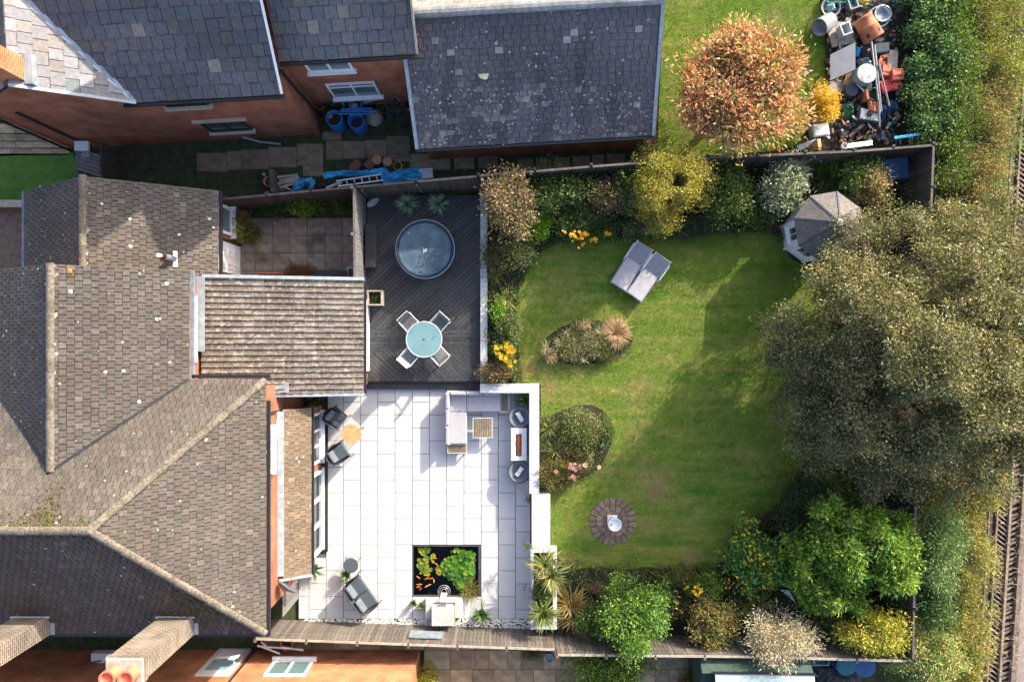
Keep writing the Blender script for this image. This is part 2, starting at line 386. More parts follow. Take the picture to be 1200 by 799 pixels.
def tiles(poly, wd, gauge, th, colf, mb=None, gap=.006, jit=.01, each=None, wjit=0.0, org=None, lift=.012):
    """rows of single overlapping tiles, each clipped to the roof polygon; each(mb) receives every tile when they are separate objects"""
    poly = [Vector(p) for p in poly]; nr, up, sd = plane_frame(poly)
    o = Vector(org) if org else poly[0]
    p2 = [((p - o).dot(sd), (p - o).dot(up)) for p in poly]
    if area2(p2) < 0: p2 = p2[::-1]
    s0, s1 = min(p[0] for p in p2), max(p[0] for p in p2); t0, t1 = min(p[1] for p in p2), max(p[1] for p in p2)
    j0, j1 = math.floor(t0 / gauge), math.ceil(t1 / gauge)
    for j in range(j0, j1 + 1):
        cuts = []
        x = math.floor(s0 / wd) * wd - wd * (1.5 if j % 2 else 1.0) + (rnd.uniform(-.06, .06) * wd)
        while x < s1 + wd:
            cuts.append(x); x += wd * (1 + rnd.uniform(-wjit, wjit))
        for a, b in zip(cuts, cuts[1:]):
            dz = rnd.uniform(-jit, jit)
            rect = [(a + gap, j * gauge + dz + gap), (b - gap, j * gauge + dz + gap), (b - gap, (j + 1) * gauge + .004), (a + gap, (j + 1) * gauge + .004)]
            c = clip_poly(rect, p2)
            if len(c) < 3 or abs(area2(c)) < .04 * wd * gauge: continue
            l2 = lift + rnd.uniform(0, .5) * lift; tw = rnd.uniform(-.25, .25) * lift
            top = []; bot = []
            for (x_, y_) in c:
                f = 1 - (y_ - j * gauge) / gauge; q = o + sd * x_ + up * y_
                top.append(q + nr * (th * .35 + l2 + (th * .65) * f + tw * (x_ - a) / wd)); bot.append(q + nr * (lift * .3))
            m_ = MB() if each else mb; n = len(c)
            mid = o + sd * (sum(q[0] for q in c) / n) + up * (sum(q[1] for q in c) / n)
            m_.add(bot + top, [tuple(range(n, 2 * n))] + [(i, (i + 1) % n, n + (i + 1) % n, n + i) for i in range(n)], colf(mid))
            if each: each(m_)
def ridge_line(a, b, parent, rad=.13, seg=.42, m='ridge', name='ridge_tile'):
    a, b = Vector(a), Vector(b); d = b - a; n = max(1, round(d.length / seg)); d.normalize(); st = (b - a).length / n
    sd = d.cross(Vector((0, 0, 1))).normalized(); u = sd.cross(d)
    for i in range(n):
        mb = MB(); p0 = a + d * (st * i + .004); p1 = a + d * (st * (i + 1) + .03); vs = []
        lf = rnd.uniform(-.006, .006)
        for p, e in ((p0, .0), (p1, .014)):
            for k in range(7):
                t = PI * k / 6; vs.append(p + sd * math.cos(t) * (rad + e * .6) + u * (math.sin(t) * rad * .75 - rad * .25 + e + lf))
        fs = [(k, k + 1, 8 + k, 7 + k) for k in range(6)] + [(6, 0, 7, 13), tuple(range(6, -1, -1)), tuple(range(7, 14))]
        mb.add(vs, fs); mb.build(name, M[m], parent)
def jc(c, j=.15): k = 1 + rnd.uniform(-j, j); return tuple(max(0, x * k * (1 + rnd.uniform(-.015, .015))) for x in c)
def pick(pal, j=.15): return jc(rnd.choice(pal), j)

def blobs(polys, n, rr, pal, parent, name, keep=None, dome=.0, m='tile', lift=.045):
    """small irregular lichen or moss growths on the roof planes"""
    mb = MB(); ar = []
    for q in polys:
        q = [Vector(p) for p in q]; nr, up, sd = plane_frame(q); p2 = [((p - q[0]).dot(sd), (p - q[0]).dot(up)) for p in q]
        if area2(p2) < 0: p2 = p2[::-1]
        ar.append((abs(area2(p2)), q[0], nr, up, sd, p2))
    tot = sum(a[0] for a in ar)
    for a, o, nr, up, sd, p2 in ar:
        pts = scatter_in(p2, max(1, int(n * a / tot)))
        for s, t in pts:
            c = o + sd * s + up * t
            if keep and rnd.random() > keep(c): continue
            r = rnd.uniform(*rr); r = r * r / rr[1] + rr[0] * .5; a0 = rnd.uniform(0, 6); k = rnd.choice((5, 6, 7)); cc = c + nr * lift
            ring = [cc + (sd * math.cos(a0 + 6.2832 * i / k) + up * math.sin(a0 + 6.2832 * i / k)) * r * rnd.uniform(.6, 1.25) for i in range(k)]
            mb.add([cc + nr * (r * dome + .004)] + ring, [(0, 1 + i, 1 + (i + 1) % k) for i in range(k)], pick(pal, .25))
    return stuff(mb.build(name, M[m], parent))

# ------------------------------------------------------------------ foliage
def unit(a): return a / np.maximum(np.linalg.norm(a, axis=1, keepdims=True), 1e-6)
def leaf_quads(pts, dirs, L, W, cols, droop=.25):
    n = len(pts); a = unit(dirs); r = rng.normal(size=(n, 3)); r[:, 2] += .0
    sd = unit(np.cross(a, r)); nm = np.cross(sd, a); flip = np.where(nm[:, 2:3] < 0, -1, 1); nm *= flip
    L = (L * rng.uniform(.65, 1.3, n))[:, None]; W_ = W / 1.0 * rng.uniform(.7, 1.25, n)[:, None]
    V = np.stack([pts, pts + a * L * .45 + sd * W_ * .5, pts + a * L - nm * L * droop, pts + a * L * .45 - sd * W_ * .5], 1).reshape(-1, 3)
    F = np.arange(n * 4).reshape(n, 4)
    return V, F, cols
def auto_lobes(c, rx, ry, rz, n, frac=(.32, .5), inner=.62, mod=1.0):
    out = []
    k1, p1, p2 = rng.integers(2, 4), rng.uniform(0, 6.28), rng.uniform(0, 6.28)
    for i in range(n):
        d = rng.normal(size=3); d /= np.linalg.norm(d)
        if d[2] < -.35: d[2] *= -1
        az = math.atan2(d[1], d[0]); f = rng.uniform(*frac); r = rng.uniform(.45, 1.12) * inner * (1 + mod * (.2 * math.sin(k1 * az + p1) + .1 * math.sin(5 * az + p2)))
        out.append((c[0] + d[0] * rx * r, c[1] + d[1] * ry * r, c[2] + d[2] * rz * r, rx * f, ry * f, max(rz * f, .5 * min(rx, ry) * f)))
    return out
def crown(lobes, n, per, sigma, pal, jit=.2, out=.7, up=.25, shell=.45, ljit=.18, rand=.8, strayp=.13):
    lb = np.array(lobes); wgt = (lb[:, 3] * lb[:, 4]) ; wgt = wgt / wgt.sum()
    nc = max(8, n // per); k = rng.choice(len(lb), nc, p=wgt); d = unit(rng.normal(size=(nc, 3)))
    f = (rng.random(nc) < .75) & (d[:, 2] < 0); d[f, 2] *= -1
    r = rng.random(nc) ** shell; stray = rng.random(nc) < strayp; r = np.where(stray, rng.uniform(.95, 1.42, nc), r); cc = lb[k, :3] + d * r[:, None] * lb[k, 3:6]
    pal = np.array(pal); cl = pal[rng.integers(0, len(pal), nc)] * (1 + rng.uniform(-jit, jit, (nc, 1)))
    idx = np.repeat(np.arange(nc), per)
    pts = cc[idx] + rng.normal(size=(nc * per, 3)) * sigma
    dirs = d[idx] * out + rng.normal(size=(nc * per, 3)) * rand + np.array([0, 0, up])
    cols = cl[idx] * (1 + rng.uniform(-ljit, ljit, (nc * per, 1)))
    return pts, dirs, cols
def trunk(root, base, lobes, r, name='trunk', limbs=6, stems=1):
    mb = MB(); b = Vector(base); lb = sorted(lobes, key=lambda l: rnd.random())[:limbs]
    cz = sum(l[2] for l in lobes) / len(lobes); cx = sum(l[0] for l in lobes) / len(lobes); cy = sum(l[1] for l in lobes) / len(lobes)
    fork = Vector((b.x + (cx - b.x) * .6, b.y + (cy - b.y) * .6, b.z + (cz - b.z) * .55))
    mb.tube([b - Vector((0, 0, .05)), b.lerp(fork, .5) + Vector((rnd.uniform(-.3, .3) * r, rnd.uniform(-.3, .3) * r, 0)), fork], [r * 1.15, r * .9, r * .7], 9)
    for l in lb:
        q = Vector(l[:3]); m_ = fork.lerp(q, .55) + Vector((rnd.uniform(-1, 1) * r, rnd.uniform(-1, 1) * r, r * rnd.uniform(.3, 1.5)))
        mb.tube([fork, m_, q], [r * .5, r * .32, r * .1], 6)
        for e in range(2):
            q2 = q + Vector((rnd.uniform(-1, 1) * l[3], rnd.uniform(-1, 1) * l[4], rnd.uniform(.1, .8) * l[5])); mb.tube([m_, q2], [r * .22, r * .05], 5)
    return mb.build(name, M['bark'], root, True)
CRN = {'mat': 'leaf'}
def bush(name, label, cat, px, py, h, rpx, rpy, pal, n=2600, L=.09, W=.05, g=.4, rz=None, nl=9, per=9, sigma=None, group=None, m='leaf',
         jit=.25, out=.7, up=.25, shell=.4, frac=(.34, .52), rand=.8, droop=.25, extra=None, tr=None, hz=None, part='foliage', ljit=.18):
    """one shrub or small tree: crown of leaves in lobes over a branching trunk. h: top above ground, rpx/rpy: radii in photo pixels"""
    global rng
    rng = np.random.default_rng(zlib.crc32(label.encode())); rnd.seed(label)
    if rz is None: rz = h * .52
    cz = g + h - rz if hz is None else hz
    c = P(px, py, cz); k = (H - cz) / H / 30 * 1.36; rx, ry = rpx * k, rpy * k; n = int(n * 1.25); pal = [tuple(x * 1.12 for x in q) for q in pal]
    root = thing(name, label, cat, (c.x, c.y, g), group)
    lb = auto_lobes(c, rx, ry, rz, nl, frac, mod=.4 if cat == 'tree' else 1.0)
    lb.append((c.x, c.y, c.z, rx * .6, ry * .6, rz * .6))
    if extra: lb += extra(c, rx, ry, rz)
    pts, dirs, cols = crown(lb, n, per, sigma or L * 1.1, pal, jit, out, up, shell, ljit, rand)
    pts[:, 2] = np.maximum(pts[:, 2], g + .02)
    V, F, cc = leaf_quads(pts, dirs, L, W, cols, droop)
    fast_mesh(part, V, F, cc, M[m], root)
    trunk(root, (c.x, c.y, g), lb, tr or max(.03, .06 * min(rx, ry)), 'trunk' if h > 2.6 else 'stem', limbs=min(8, nl))
    return root
def blade_arrays(centers, n, L, Wd, elev, droop, pal, seg=4, jit=.2, az=None, sway=.15):
    """long arching strap leaves; returns V,F,cols"""
    V = []; F = []; Cc = []; base = 0; pal = np.array(pal)
    for c in centers:
        az_ = rng.uniform(0, 2 * PI, n) if az is None else rng.normal(az[0], az[1], n)
        el = rng.uniform(elev[0], elev[1], n); l = L * rng.uniform(.65, 1.1, n)
        d = np.stack([np.cos(az_) * np.cos(el), np.sin(az_) * np.cos(el), np.sin(el)], 1)
        sd = np.stack([-np.sin(az_), np.cos(az_), np.zeros(n)], 1); sw = rng.normal(0, sway, n)
        t = np.linspace(0, 1, seg + 1); prof = np.array([.55, 1.0, .85, .5, .04]) if seg == 4 else np.linspace(1, .05, seg + 1)
        pts = np.array(c)[None, None, :] + d[:, None, :] * (l[:, None] * t)[:, :, None]
        pts = pts + sd[:, None, :] * (sw[:, None] * l[:, None] * t ** 2)[:, :, None]
        pts[:, :, 2] -= droop * l[:, None] * t[None, :] ** 2.2
        w2 = Wd * prof
        a = pts + sd[:, None, :] * w2[None, :, None] * .5; b = pts - sd[:, None, :] * w2[None, :, None] * .5
        vv = np.stack([a, b], 2).reshape(n, -1, 3); V.append(vv.reshape(-1, 3))
        for s in range(seg):
            i0 = base + np.arange(n) * (2 * (seg + 1)) + 2 * s; F.append(np.stack([i0, i0 + 1, i0 + 3, i0 + 2], 1))
            cl = pal[rng.integers(0, len(pal), n)] if s == 0 else cl0
            if s == 0: cl0 = cl * (1 + rng.uniform(-jit, jit, (n, 1)))
            Cc.append(cl0)
        base += n * 2 * (seg + 1)
    return np.concatenate(V), np.concatenate(F), np.concatenate(Cc)
def spiky(name, label, cat, p, L, n, pal, Wd=.045, elev=(-.1, 1.45), droop=.12, group=None, pot=None, potm='dgrey', stem=.0, m='strap', heads=None, part='leaves', sway=.06):
    """rosette of sword leaves, in a pot when pot=(radius, height)"""
    p = Vector(p); root = thing(name, label, cat, p, group); z = 0
    if pot:
        r, hh = pot; mb = MB(); mb.lathe([(r * .72, 0), (r * .95, hh * .9), (r * 1.04, hh * .92), (r * 1.04, hh), (r * .9, hh), (r * .88, hh * .86)], p, 20)
        mb.build('pot', M[potm], root, False); MB().lathe([(r * .87, hh * .8), (r * .87, hh * .87)], p, 14).build('soil', M['soil'], root); z = hh * .86
    if stem: MB().tube([p + Vector((0, 0, z)), p + Vector((0, 0, z + stem))], [.05, .04], 8).build('stem', M['bark'], root); z += stem
    hs = heads or [(0, 0, 0)]
    V, F, cc = blade_arrays([(p.x + a, p.y + b, p.z + z + c) for a, b, c in hs], n, L, Wd, elev, droop, pal, sway=sway)
    fast_mesh(part, V, F, cc, M[m], root)
    return root
def scatter_in(poly, n):
    if n < 1: return np.empty((0, 2))
    xs = [q[0] for q in poly]; ys = [q[1] for q in poly]; out = np.empty((0, 2)); p = np.array(poly)
    while len(out) < n:
        q = np.stack([rng.uniform(min(xs), max(xs), n * 2), rng.uniform(min(ys), max(ys), n * 2)], 1)
        ins = np.zeros(len(q), bool); j = len(p) - 1
        for i in range(len(p)):
            cond = ((p[i, 1] > q[:, 1]) != (p[j, 1] > q[:, 1])) & (q[:, 0] < (p[j, 0] - p[i, 0]) * (q[:, 1] - p[i, 1]) / (p[j, 1] - p[i, 1] + 1e-12) + p[i, 0])
            ins ^= cond; j = i
        out = np.concatenate([out, q[ins]])
    return out[:n]
def vnoise(x, y, s, seed):
    r_ = np.random.default_rng(seed); G = r_.random((128, 128)); u, v = x / s + 40, y / s + 40; i, j = np.floor(u).astype(int), np.floor(v).astype(int); fu, fv = u - i, v - j
    fu = fu * fu * (3 - 2 * fu); fv = fv * fv * (3 - 2 * fv); g = lambda a, b: G[a % 128, b % 128]
    return (g(i, j) * (1 - fu) + g(i + 1, j) * fu) * (1 - fv) + (g(i, j + 1) * (1 - fu) + g(i + 1, j + 1) * fu) * fv
def grass_field(name, poly, n, z, pal, L=.06, Wd=.014, label=None, cat='grass', worn=(), dryk=1.0):
    q = scatter_in(poly, n); az = rng.uniform(0, 2 * PI, n); el = rng.uniform(.35, 1.3, n); l = L * rng.uniform(.5, 1.2, n)
    b = np.concatenate([q, np.full((n, 1), z)], 1); sd = np.stack([-np.sin(az), np.cos(az), np.zeros(n)], 1)
    d = np.stack([np.cos(az) * np.cos(el), np.sin(az) * np.cos(el), np.sin(el)], 1) * l[:, None]
    V = np.stack([b + sd * Wd * .5, b - sd * Wd * .5, b + d], 1).reshape(-1, 3); F = np.arange(3 * n).reshape(n, 3)
    pal = np.array(pal); x, y = q[:, 0], q[:, 1]; cl = pal[rng.integers(0, len(pal), n)]
    n1 = vnoise(x, y, 1.1, 1) * .6 + vnoise(x, y, .35, 2) * .4; n2 = vnoise(x, y, 1.7, 3) * .5 + vnoise(x, y, .6, 4) * .3 + vnoise(x, y, .2, 5) * .2; st = vnoise(x * .25, y * 1.9, .55, 6)
    dry = np.clip((n2 - .52) * 4.5, 0, 1) * .6 * dryk + np.clip((st - .62) * 3, 0, 1) * .35
    for (a, b_, r_, k_) in worn: dry = np.maximum(dry, k_ * np.clip(1.5 - np.hypot(x - a, y - b_) / r_ - (vnoise(x, y, .3, 7) - .3) * 1.3, 0, 1))
    dry = np.clip(dry, 0, 1)[:, None]; cl = cl * (.72 + .6 * n1[:, None]); cl = cl * (1 - dry) + np.array([.33, .285, .14]) * dry
    cl = cl * (1 + rng.uniform(-.25, .25, (n, 1)))
    o = fast_mesh(name, V, F, cl, M['leaf']); return tag(stuff(o), label, cat)

# ------------------------------------------------------------------ fences
def fence(name, label, pts, zb, ht, faceside, m='fence', bw=.145, post=1.85, posts=True, toprail=True, gap=.01, tilt=.02, ptop=.08, group=None, every=None):
    """close boarded fence along pts: every board, post and rail its own part. faceside=+1/-1: boards on the left/right of travel"""
    p0 = Vector((*pts[0], zb[0])); root = thing(name, label, 'fence', p0, group)
    bm_ = MB(); bm_.box((0, 0, ht / 2), (bw - gap, .018, ht)); bmesh_ = bm_.mesh('board', M[m])
    pm = MB(); pm.rbox((0, 0, (ht + ptop) / 2), (.1, .1, ht + ptop), r=.012); pmesh = pm.mesh('post', M[m])
    def put(nm, me, loc, rz, tx=0):
        o = bpy.data.objects.new(nm, me); C.objects.link(o); o.parent = root; o.location = loc - p0; o.rotation_euler = (tx, 0, rz); return o
    for i in range(len(pts) - 1):
        a = Vector((*pts[i], zb[i])); b = Vector((*pts[i + 1], zb[i + 1])); d = b - a; l = d.xy.length; dx = Vector((d.x, d.y, 0)) / l
        rz = math.atan2(d.y, d.x); nrm = Vector((-dx.y, dx.x, 0)) * faceside; n = int(l / bw)
        for k in range(n):
            t = (k + .5) / n; q = a + d * t + nrm * .035; q.z += rnd.uniform(-.012, .012)
            put('board', bmesh_, q + nrm * rnd.uniform(-.003, .003), rz, rnd.uniform(-tilt, tilt) * .3)
        if posts:
            npst = max(1, round(l / post))
            for k in range(npst + (1 if i == len(pts) - 2 else 0)): put('post', pmesh, a + d * (k / npst) - nrm * .06, rz)
        for hh in (.35, ht - .25):
            MB().beam(a - nrm * .02 + Vector((0, 0, hh)), b - nrm * .02 + Vector((0, 0, hh)), .04, .08).build('rail', M[m], root)
        if toprail:
            ns = max(1, round(l / post))
            for k in range(ns):
                wob = Vector((0, 0, rnd.uniform(-.01, .012)))
                MB().beam(a + d * ((k + .02) / ns) + nrm * .015 + Vector((0, 0, ht + .03)) + wob, a + d * ((k + .98) / ns) + nrm * .015 + Vector((0, 0, ht + .03)) + wob, .075, .028).build('capping_rail', M['rail' if m == 'fence' else 'fence'], root)
    return root
# ================================================================== SETTING: ground
POND = (-3.92, -1.25, -9.97, -7.95)                        # x0,x1,y0,y1
S_ = 1500
mb = MB(); x0, x1, y0, y1 = POND; zg = -.08
for q in ([(-S_, -S_), (S_, -S_), (S_, y0), (-S_, y0)], [(-S_, y1), (S_, y1), (S_, S_), (-S_, S_)], [(-S_, y0), (x0, y0), (x0, y1), (-S_, y1)], [(x1, y0), (S_, y0), (S_, y1), (x1, y1)]):
    mb.add([(a, b, zg) for a, b in q], [(0, 1, 2, 3)])
structure(mb.build('ground', M['ground']))
TG = .4                                                     # level of the lawns
terr = [(-1.05, -1.75), (.85, -1.75), (.85, -5.95), (1.2, -5.95), (1.2, -7.95), (1.5, -7.95), (1.5, -11.15), (60, -12.6), (60, 60), (5.1, 60), (5.1, 6.42), (-1.05, 5.95)]
structure(MB().prism(terr, zg, TG - .02).build('garden_terrace', M['soil']))
def sheet(name, poly, z, m, th=.03):
    return structure(MB().prism(poly, z - th, z).build(name, m))
def pxpoly(pts, h): return [tuple(P(a, b, h).xy) for a, b in pts]
# main lawn, following the edges of the beds
bare = [(P(770, 570, .4).x, P(770, 570, .4).y, .9, .8), (P(755, 548, .4).x, P(755, 548, .4).y, .5, .5), (P(808, 653, .4).x, P(808, 653, .4).y, .5, .8), (P(640, 455, .4).x, P(640, 455, .4).y, .5, .7),
        (P(662, 662, .4).x, P(662, 662, .4).y, .45, .8), (P(745, 510, .4).x, P(745, 510, .4).y, .5, .5), (P(750, 460, .4).x, P(750, 460, .4).y, .8, .45), (P(625, 430, .4).x, P(625, 430, .4).y, .4, .7),
        (P(760, 617, .4).x, P(760, 617, .4).y, .4, .6), (P(655, 330, .4).x, P(655, 330, .4).y, .7, .4), (P(660, 365, .4).x, P(660, 365, .4).y, .5, .4)]
M['lawn'] = lawn_mat('lawn_grass', (.085, .160, .016), (.145, .205, .024), (.30, .25, .075), bare, .8)
M['lawn2'] = lawn_mat('lawn_grass_north', (.075, .165, .012), (.115, .20, .018), (.26, .24, .08), (), .45)
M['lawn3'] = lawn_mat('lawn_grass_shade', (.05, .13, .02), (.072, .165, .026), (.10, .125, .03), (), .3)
lawn_px = [(634, 452), (634, 470), (634, 582), (644, 590), (646, 640), (655, 655), (668, 668), (700, 664), (728, 668), (756, 664), (800, 668), (842, 664), (850, 645), (872, 628), (896, 606), (914, 586), (926, 566),
           (945, 540), (1000, 500), (1040, 430), (1030, 350), (990, 318), (950, 318), (925, 302), (915, 280), (895, 272), (850, 274), (800, 278), (760, 279), (720, 280), (690, 282), (655, 285), (634, 296), (618, 318), (607, 345), (605, 390), (610, 425), (612, 447)]
LAWN = pxpoly(lawn_px, TG)
sheet('lawn', LAWN, TG, M['lawn'], .05)
NL = pxpoly([(776, 40), (771, -60), (1000, -60), (966, 10), (968, 60), (972, 110), (944, 130), (948, 168), (905, 178), (835, 183), (770, 186)], TG)
sheet('lawn_north', NL, TG, M['lawn2'], .05)
sheet('meadow', [(5.15, 15.3), (17.5, 15.3), (17.5, 58), (5.15, 58)], TG, M['lawn2'], .05)
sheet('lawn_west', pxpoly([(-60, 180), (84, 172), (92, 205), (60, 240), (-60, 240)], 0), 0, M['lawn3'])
sheet('side_ground', [(-17.3, 4.6), (-10.4, 4.9), (-1.1, 5.6), (5.08, 6.2), (5.08, 9.5), (-17.3, 8.2)], -.01, M['moss'])
G1 = [(.065, .16, .014), (.095, .20, .018), (.125, .225, .03), (.16, .17, .05)]
def grow(poly, k):
    cx, cy = sum(p[0] for p in poly) / len(poly), sum(p[1] for p in poly) / len(poly); return [(cx + (p[0] - cx) * k, cy + (p[1] - cy) * k) for p in poly]
grass_field('grass', grow(LAWN, 1.012), 200000, TG - .005, [(.066, .172, .014), (.095, .21, .02), (.13, .25, .035)], .055, .016, 'short green lawn grass growing round the two island beds', worn=bare)
grass_field('grass', NL, 75000, TG - .005, G1[:3], .06, .016, 'bright green grass of the neighbouring lawn beside the russet tree')

def stones(parent, rects, z, th, m, name, g=.012, jz=.004, shared=True):
    """flat paving pieces, each its own object; rects (x0,y0,x1,y1)"""
    cache = {}
    for (a, b, c, d) in rects:
        wx, wy = c - a - g, d - b - g
        if wx < .03 or wy < .03: continue
        key = (round(wx, 2), round(wy, 2))
        if key not in cache:
            cache[key] = MB().rbox((0, 0, -th / 2), (wx, wy, th), r=.005).mesh(name, m)
        o = bpy.data.objects.new(name, cache[key]); o.location = Vector(((a + c) / 2, (b + d) / 2, z + rnd.uniform(-jz, jz))) - ORG.get(parent.name, Vector((0, 0, 0)))
        o.rotation_euler = (rnd.uniform(-1, 1) * jz * .6, rnd.uniform(-1, 1) * jz * .6, 0)
        C.objects.link(o); o.parent = parent
# --- white patio of large slabs
X = lambda px: (px - 600) / 30.0
Y = lambda py: (400 - py) / 30.0
pat = structure(MB().prism([(-8.36, -10.95), (.75, -10.95), (.75, -1.6), (-7.4, -1.6), (-7.4, -8.3), (-8.36, -8.3)], -.06, 0).build('patio_bed', M['joint']))
# leave the pond open: bed is built as four strips instead
bpy.data.objects.remove(pat, do_unlink=True)
mb = MB(); x0, x1, y0, y1 = POND
for a, b, c, d in ((-8.36, -10.9, x0, -8.3), (-7.4, -8.3, x0, -1.6), (x0, y1, x1, -1.6), (x0, -10.9, x1, y0), (x1, -10.9, .72, -1.6)):
    mb.box(((a + c) / 2, (b + d) / 2, -.035), (c - a, d - b, .07))
pat = structure(mb.build('patio', M['joint']))
rects = []
def cut(a, b, c, d):
    """clip a slab to the patio outline and the pond"""
    lo = -8.33 if (b + d) / 2 < -8.3 else -7.3
    a = max(a, lo); c = min(c, .72); b = max(b, Y(725)); d = min(d, Y(456))
    if c - a < .05 or d - b < .05: return
    if c <= x0 + .03 or a >= x1 - .03: rects.append((a, b, c, d)); return
    for q in ((b, min(d, y0)), (max(b, y1), d)):
        if q[1] - q[0] > .05: rects.append((a, q[0], c, q[1]))
cw = .6723; xs0 = X(402.5)
for k in range(-4, 13):
    off = Y(486.3) if (k % 2) else Y(471.2)
    a, c = xs0 + k * cw, xs0 + (k + 1) * cw
    if k == 3 + 0: pass
    for j in range(-3, 12):
        d = off - 1.013 * j; b = d - 1.013; cut(a, b, c, d)
stones(pat, rects, .03, .03, M['slab'], 'slab', .022, .0008)
# yard of square slabs behind the garage door
yard = structure(MB().prism([(-10.68, 2.1), (-5.5, 2.1), (-5.5, 5.2), (-10.68, 5.2)], -.07, 0).build('yard_paving', M['moss']))
rects = []
for i in range(8):
    for j in range(5):
        a = X(401.5 - 20.5 * i) ; d = Y(256 + 20.6 * (j - 1))
        rects.append((max(a, -10.64), d - .687, min(a + .683, -5.62), d))
stones(yard, [r for r in rects if r[3] < 5.0], .03, .04, M['flag'], 'paving_slab', .016, .004)
# paths beside the neighbouring house
path = structure(MB().prism(pxpoly([(225, 208), (232, 178), (378, 165), (384, 208)], 0), -.06, .0).build('side_path', M['moss']))
rects = []
for (a, b, c, d) in ((231, 180, 266, 202), (266, 178, 283, 200), (283, 176, 315, 199), (315, 173, 348, 197), (348, 169, 379, 195), (355, 195, 379, 207), (378, 155, 400, 165), (382, 166, 402, 188), (402, 166, 428, 187), (428, 165, 453, 186), (453, 160, 481, 182), (453, 182, 481, 190), (481, 181, 503, 200), (503, 182, 528, 200), (532, 183, 556, 199), (560, 183, 583, 198), (607, 187, 625, 205), (628, 186, 645, 203), (649, 185, 668, 202), (671, 184, 691, 201), (694, 182, 708, 199), (711, 181, 732, 197)):
    rects.append((X(a), Y(d), X(c), Y(b)))
stones(path, rects, .03, .05, M['flagn'], 'flagstone', .01, .006)
wp = structure(MB().prism(pxpoly([(-40, 148), (84, 168), (80, 182), (-40, 184)], 0), -.05, .0).build('west_path', M['joint']))
rects = []; yy = 150
for (b, d, xs) in ((146, 157, (-20, 0, 18, 32, 55)), (158, 166, (-20, 2, 20, 45, 70)), (167, 174, (-14, 3, 19, 40, 62, 82)), (175, 181, (-16, 12, 38, 61, 82))):
    for a, c in zip(xs, xs[1:]): rects.append((X(a), Y(d), X(c), Y(b)))
stones(wp, rects, .03, .05, M['flags'], 'flagstone', .012, .005)
sheet('block_driveway', [(-27, 1.0), (-17.05, 1.0), (-17.05, 5.2), (-27, 5.2)], 0, M['block'])
lw = thing('low_wall', 'low grey capped wall at the end of the shaded west lawn', 'wall', (-18.8, 5.15, 0))
MB().box((-19.6, 5.25, .25), (5.0, .2, .5)).build('wall', M['brick_n'], lw); MB().rbox((-19.6, 5.25, .54), (5.0, .28, .08)).build('coping', M['conc'], lw)
# passage and sandstone yard of the southern neighbour
sp = structure(MB().prism([(-26, -12.05), (-3.2, -12.05), (-3.2, -16), (8.0, -16), (8.0, -11.5), (-26, -10.4)], -.07, 0).build('south_yard', M['moss']))
rects = []; yy = -11.5; rw = [.55, .75, .5, .8, .6, .7]
for r_ in range(6):
    h_ = rw[r_]; x_ = -9.5 + rnd.uniform(-.3, 0)
    while x_ < 7.6:
        wd = rnd.choice([.55, .7, .85, 1.0]); 
        if x_ > -3.6 or yy > -12.0: rects.append((x_, yy - h_, x_ + wd, yy))
        x_ += wd
    yy -= h_
stones(sp, rects, .03, .05, M['flags'], 'flagstone', .014, .006)
# trackbed beyond the scrub
def trk(off, y): return 19.02 + .062 * (y + 0.0) * 1.0 - .0 + off
structure(MB().prism([(trk(-.25, -18), -18), (40, -18), (40, 24), (trk(-.25, 24), 24)], TG - .02, TG + .0).build('trackbed', M['gravel']))
structure(MB().prism([(trk(-.08, -18), -18), (trk(1.0, -18), -18), (trk(1.0, 24), 24), (trk(-.08, 24), 24)], TG - .02, TG + .006).build('track_shade_strip', M['soil']))  # dark strip standing in for the shadow between the bars
tr = thing('railway_track', 'brown chevron-barred track running along the right edge beyond the scrub', 'track', (trk(.4, -10), -10, TG))
for off, wd, ht in ((0, .07, .12), (.47, .09, .15), (.98, .2, .16)):
    MB().beam((trk(off, -18), -18, TG + ht / 2), (trk(off, 16), 16, TG + ht / 2), wd, ht).build('rail', M['timber'], tr)
mL = MB().beam((.03, .17, .04), (.43, -.13, .05), .05, .05).mesh('bar', M['timber']); mR = MB().beam((.51, -.12, .04), (.9, .05, .03), .07, .04).mesh('bar', M['timber'])
for i in range(148):
    y = -14.0 + .19 * i
    for me in (mL, mR):
        o = bpy.data.objects.new('sleeper', me); C.objects.link(o); o.parent = tr
        o.location = Vector((trk(0, y), y, TG + rnd.uniform(0, .02))) - Vector(tr.location); o.rotation_euler = (0, 0, rnd.uniform(-.06, .06))

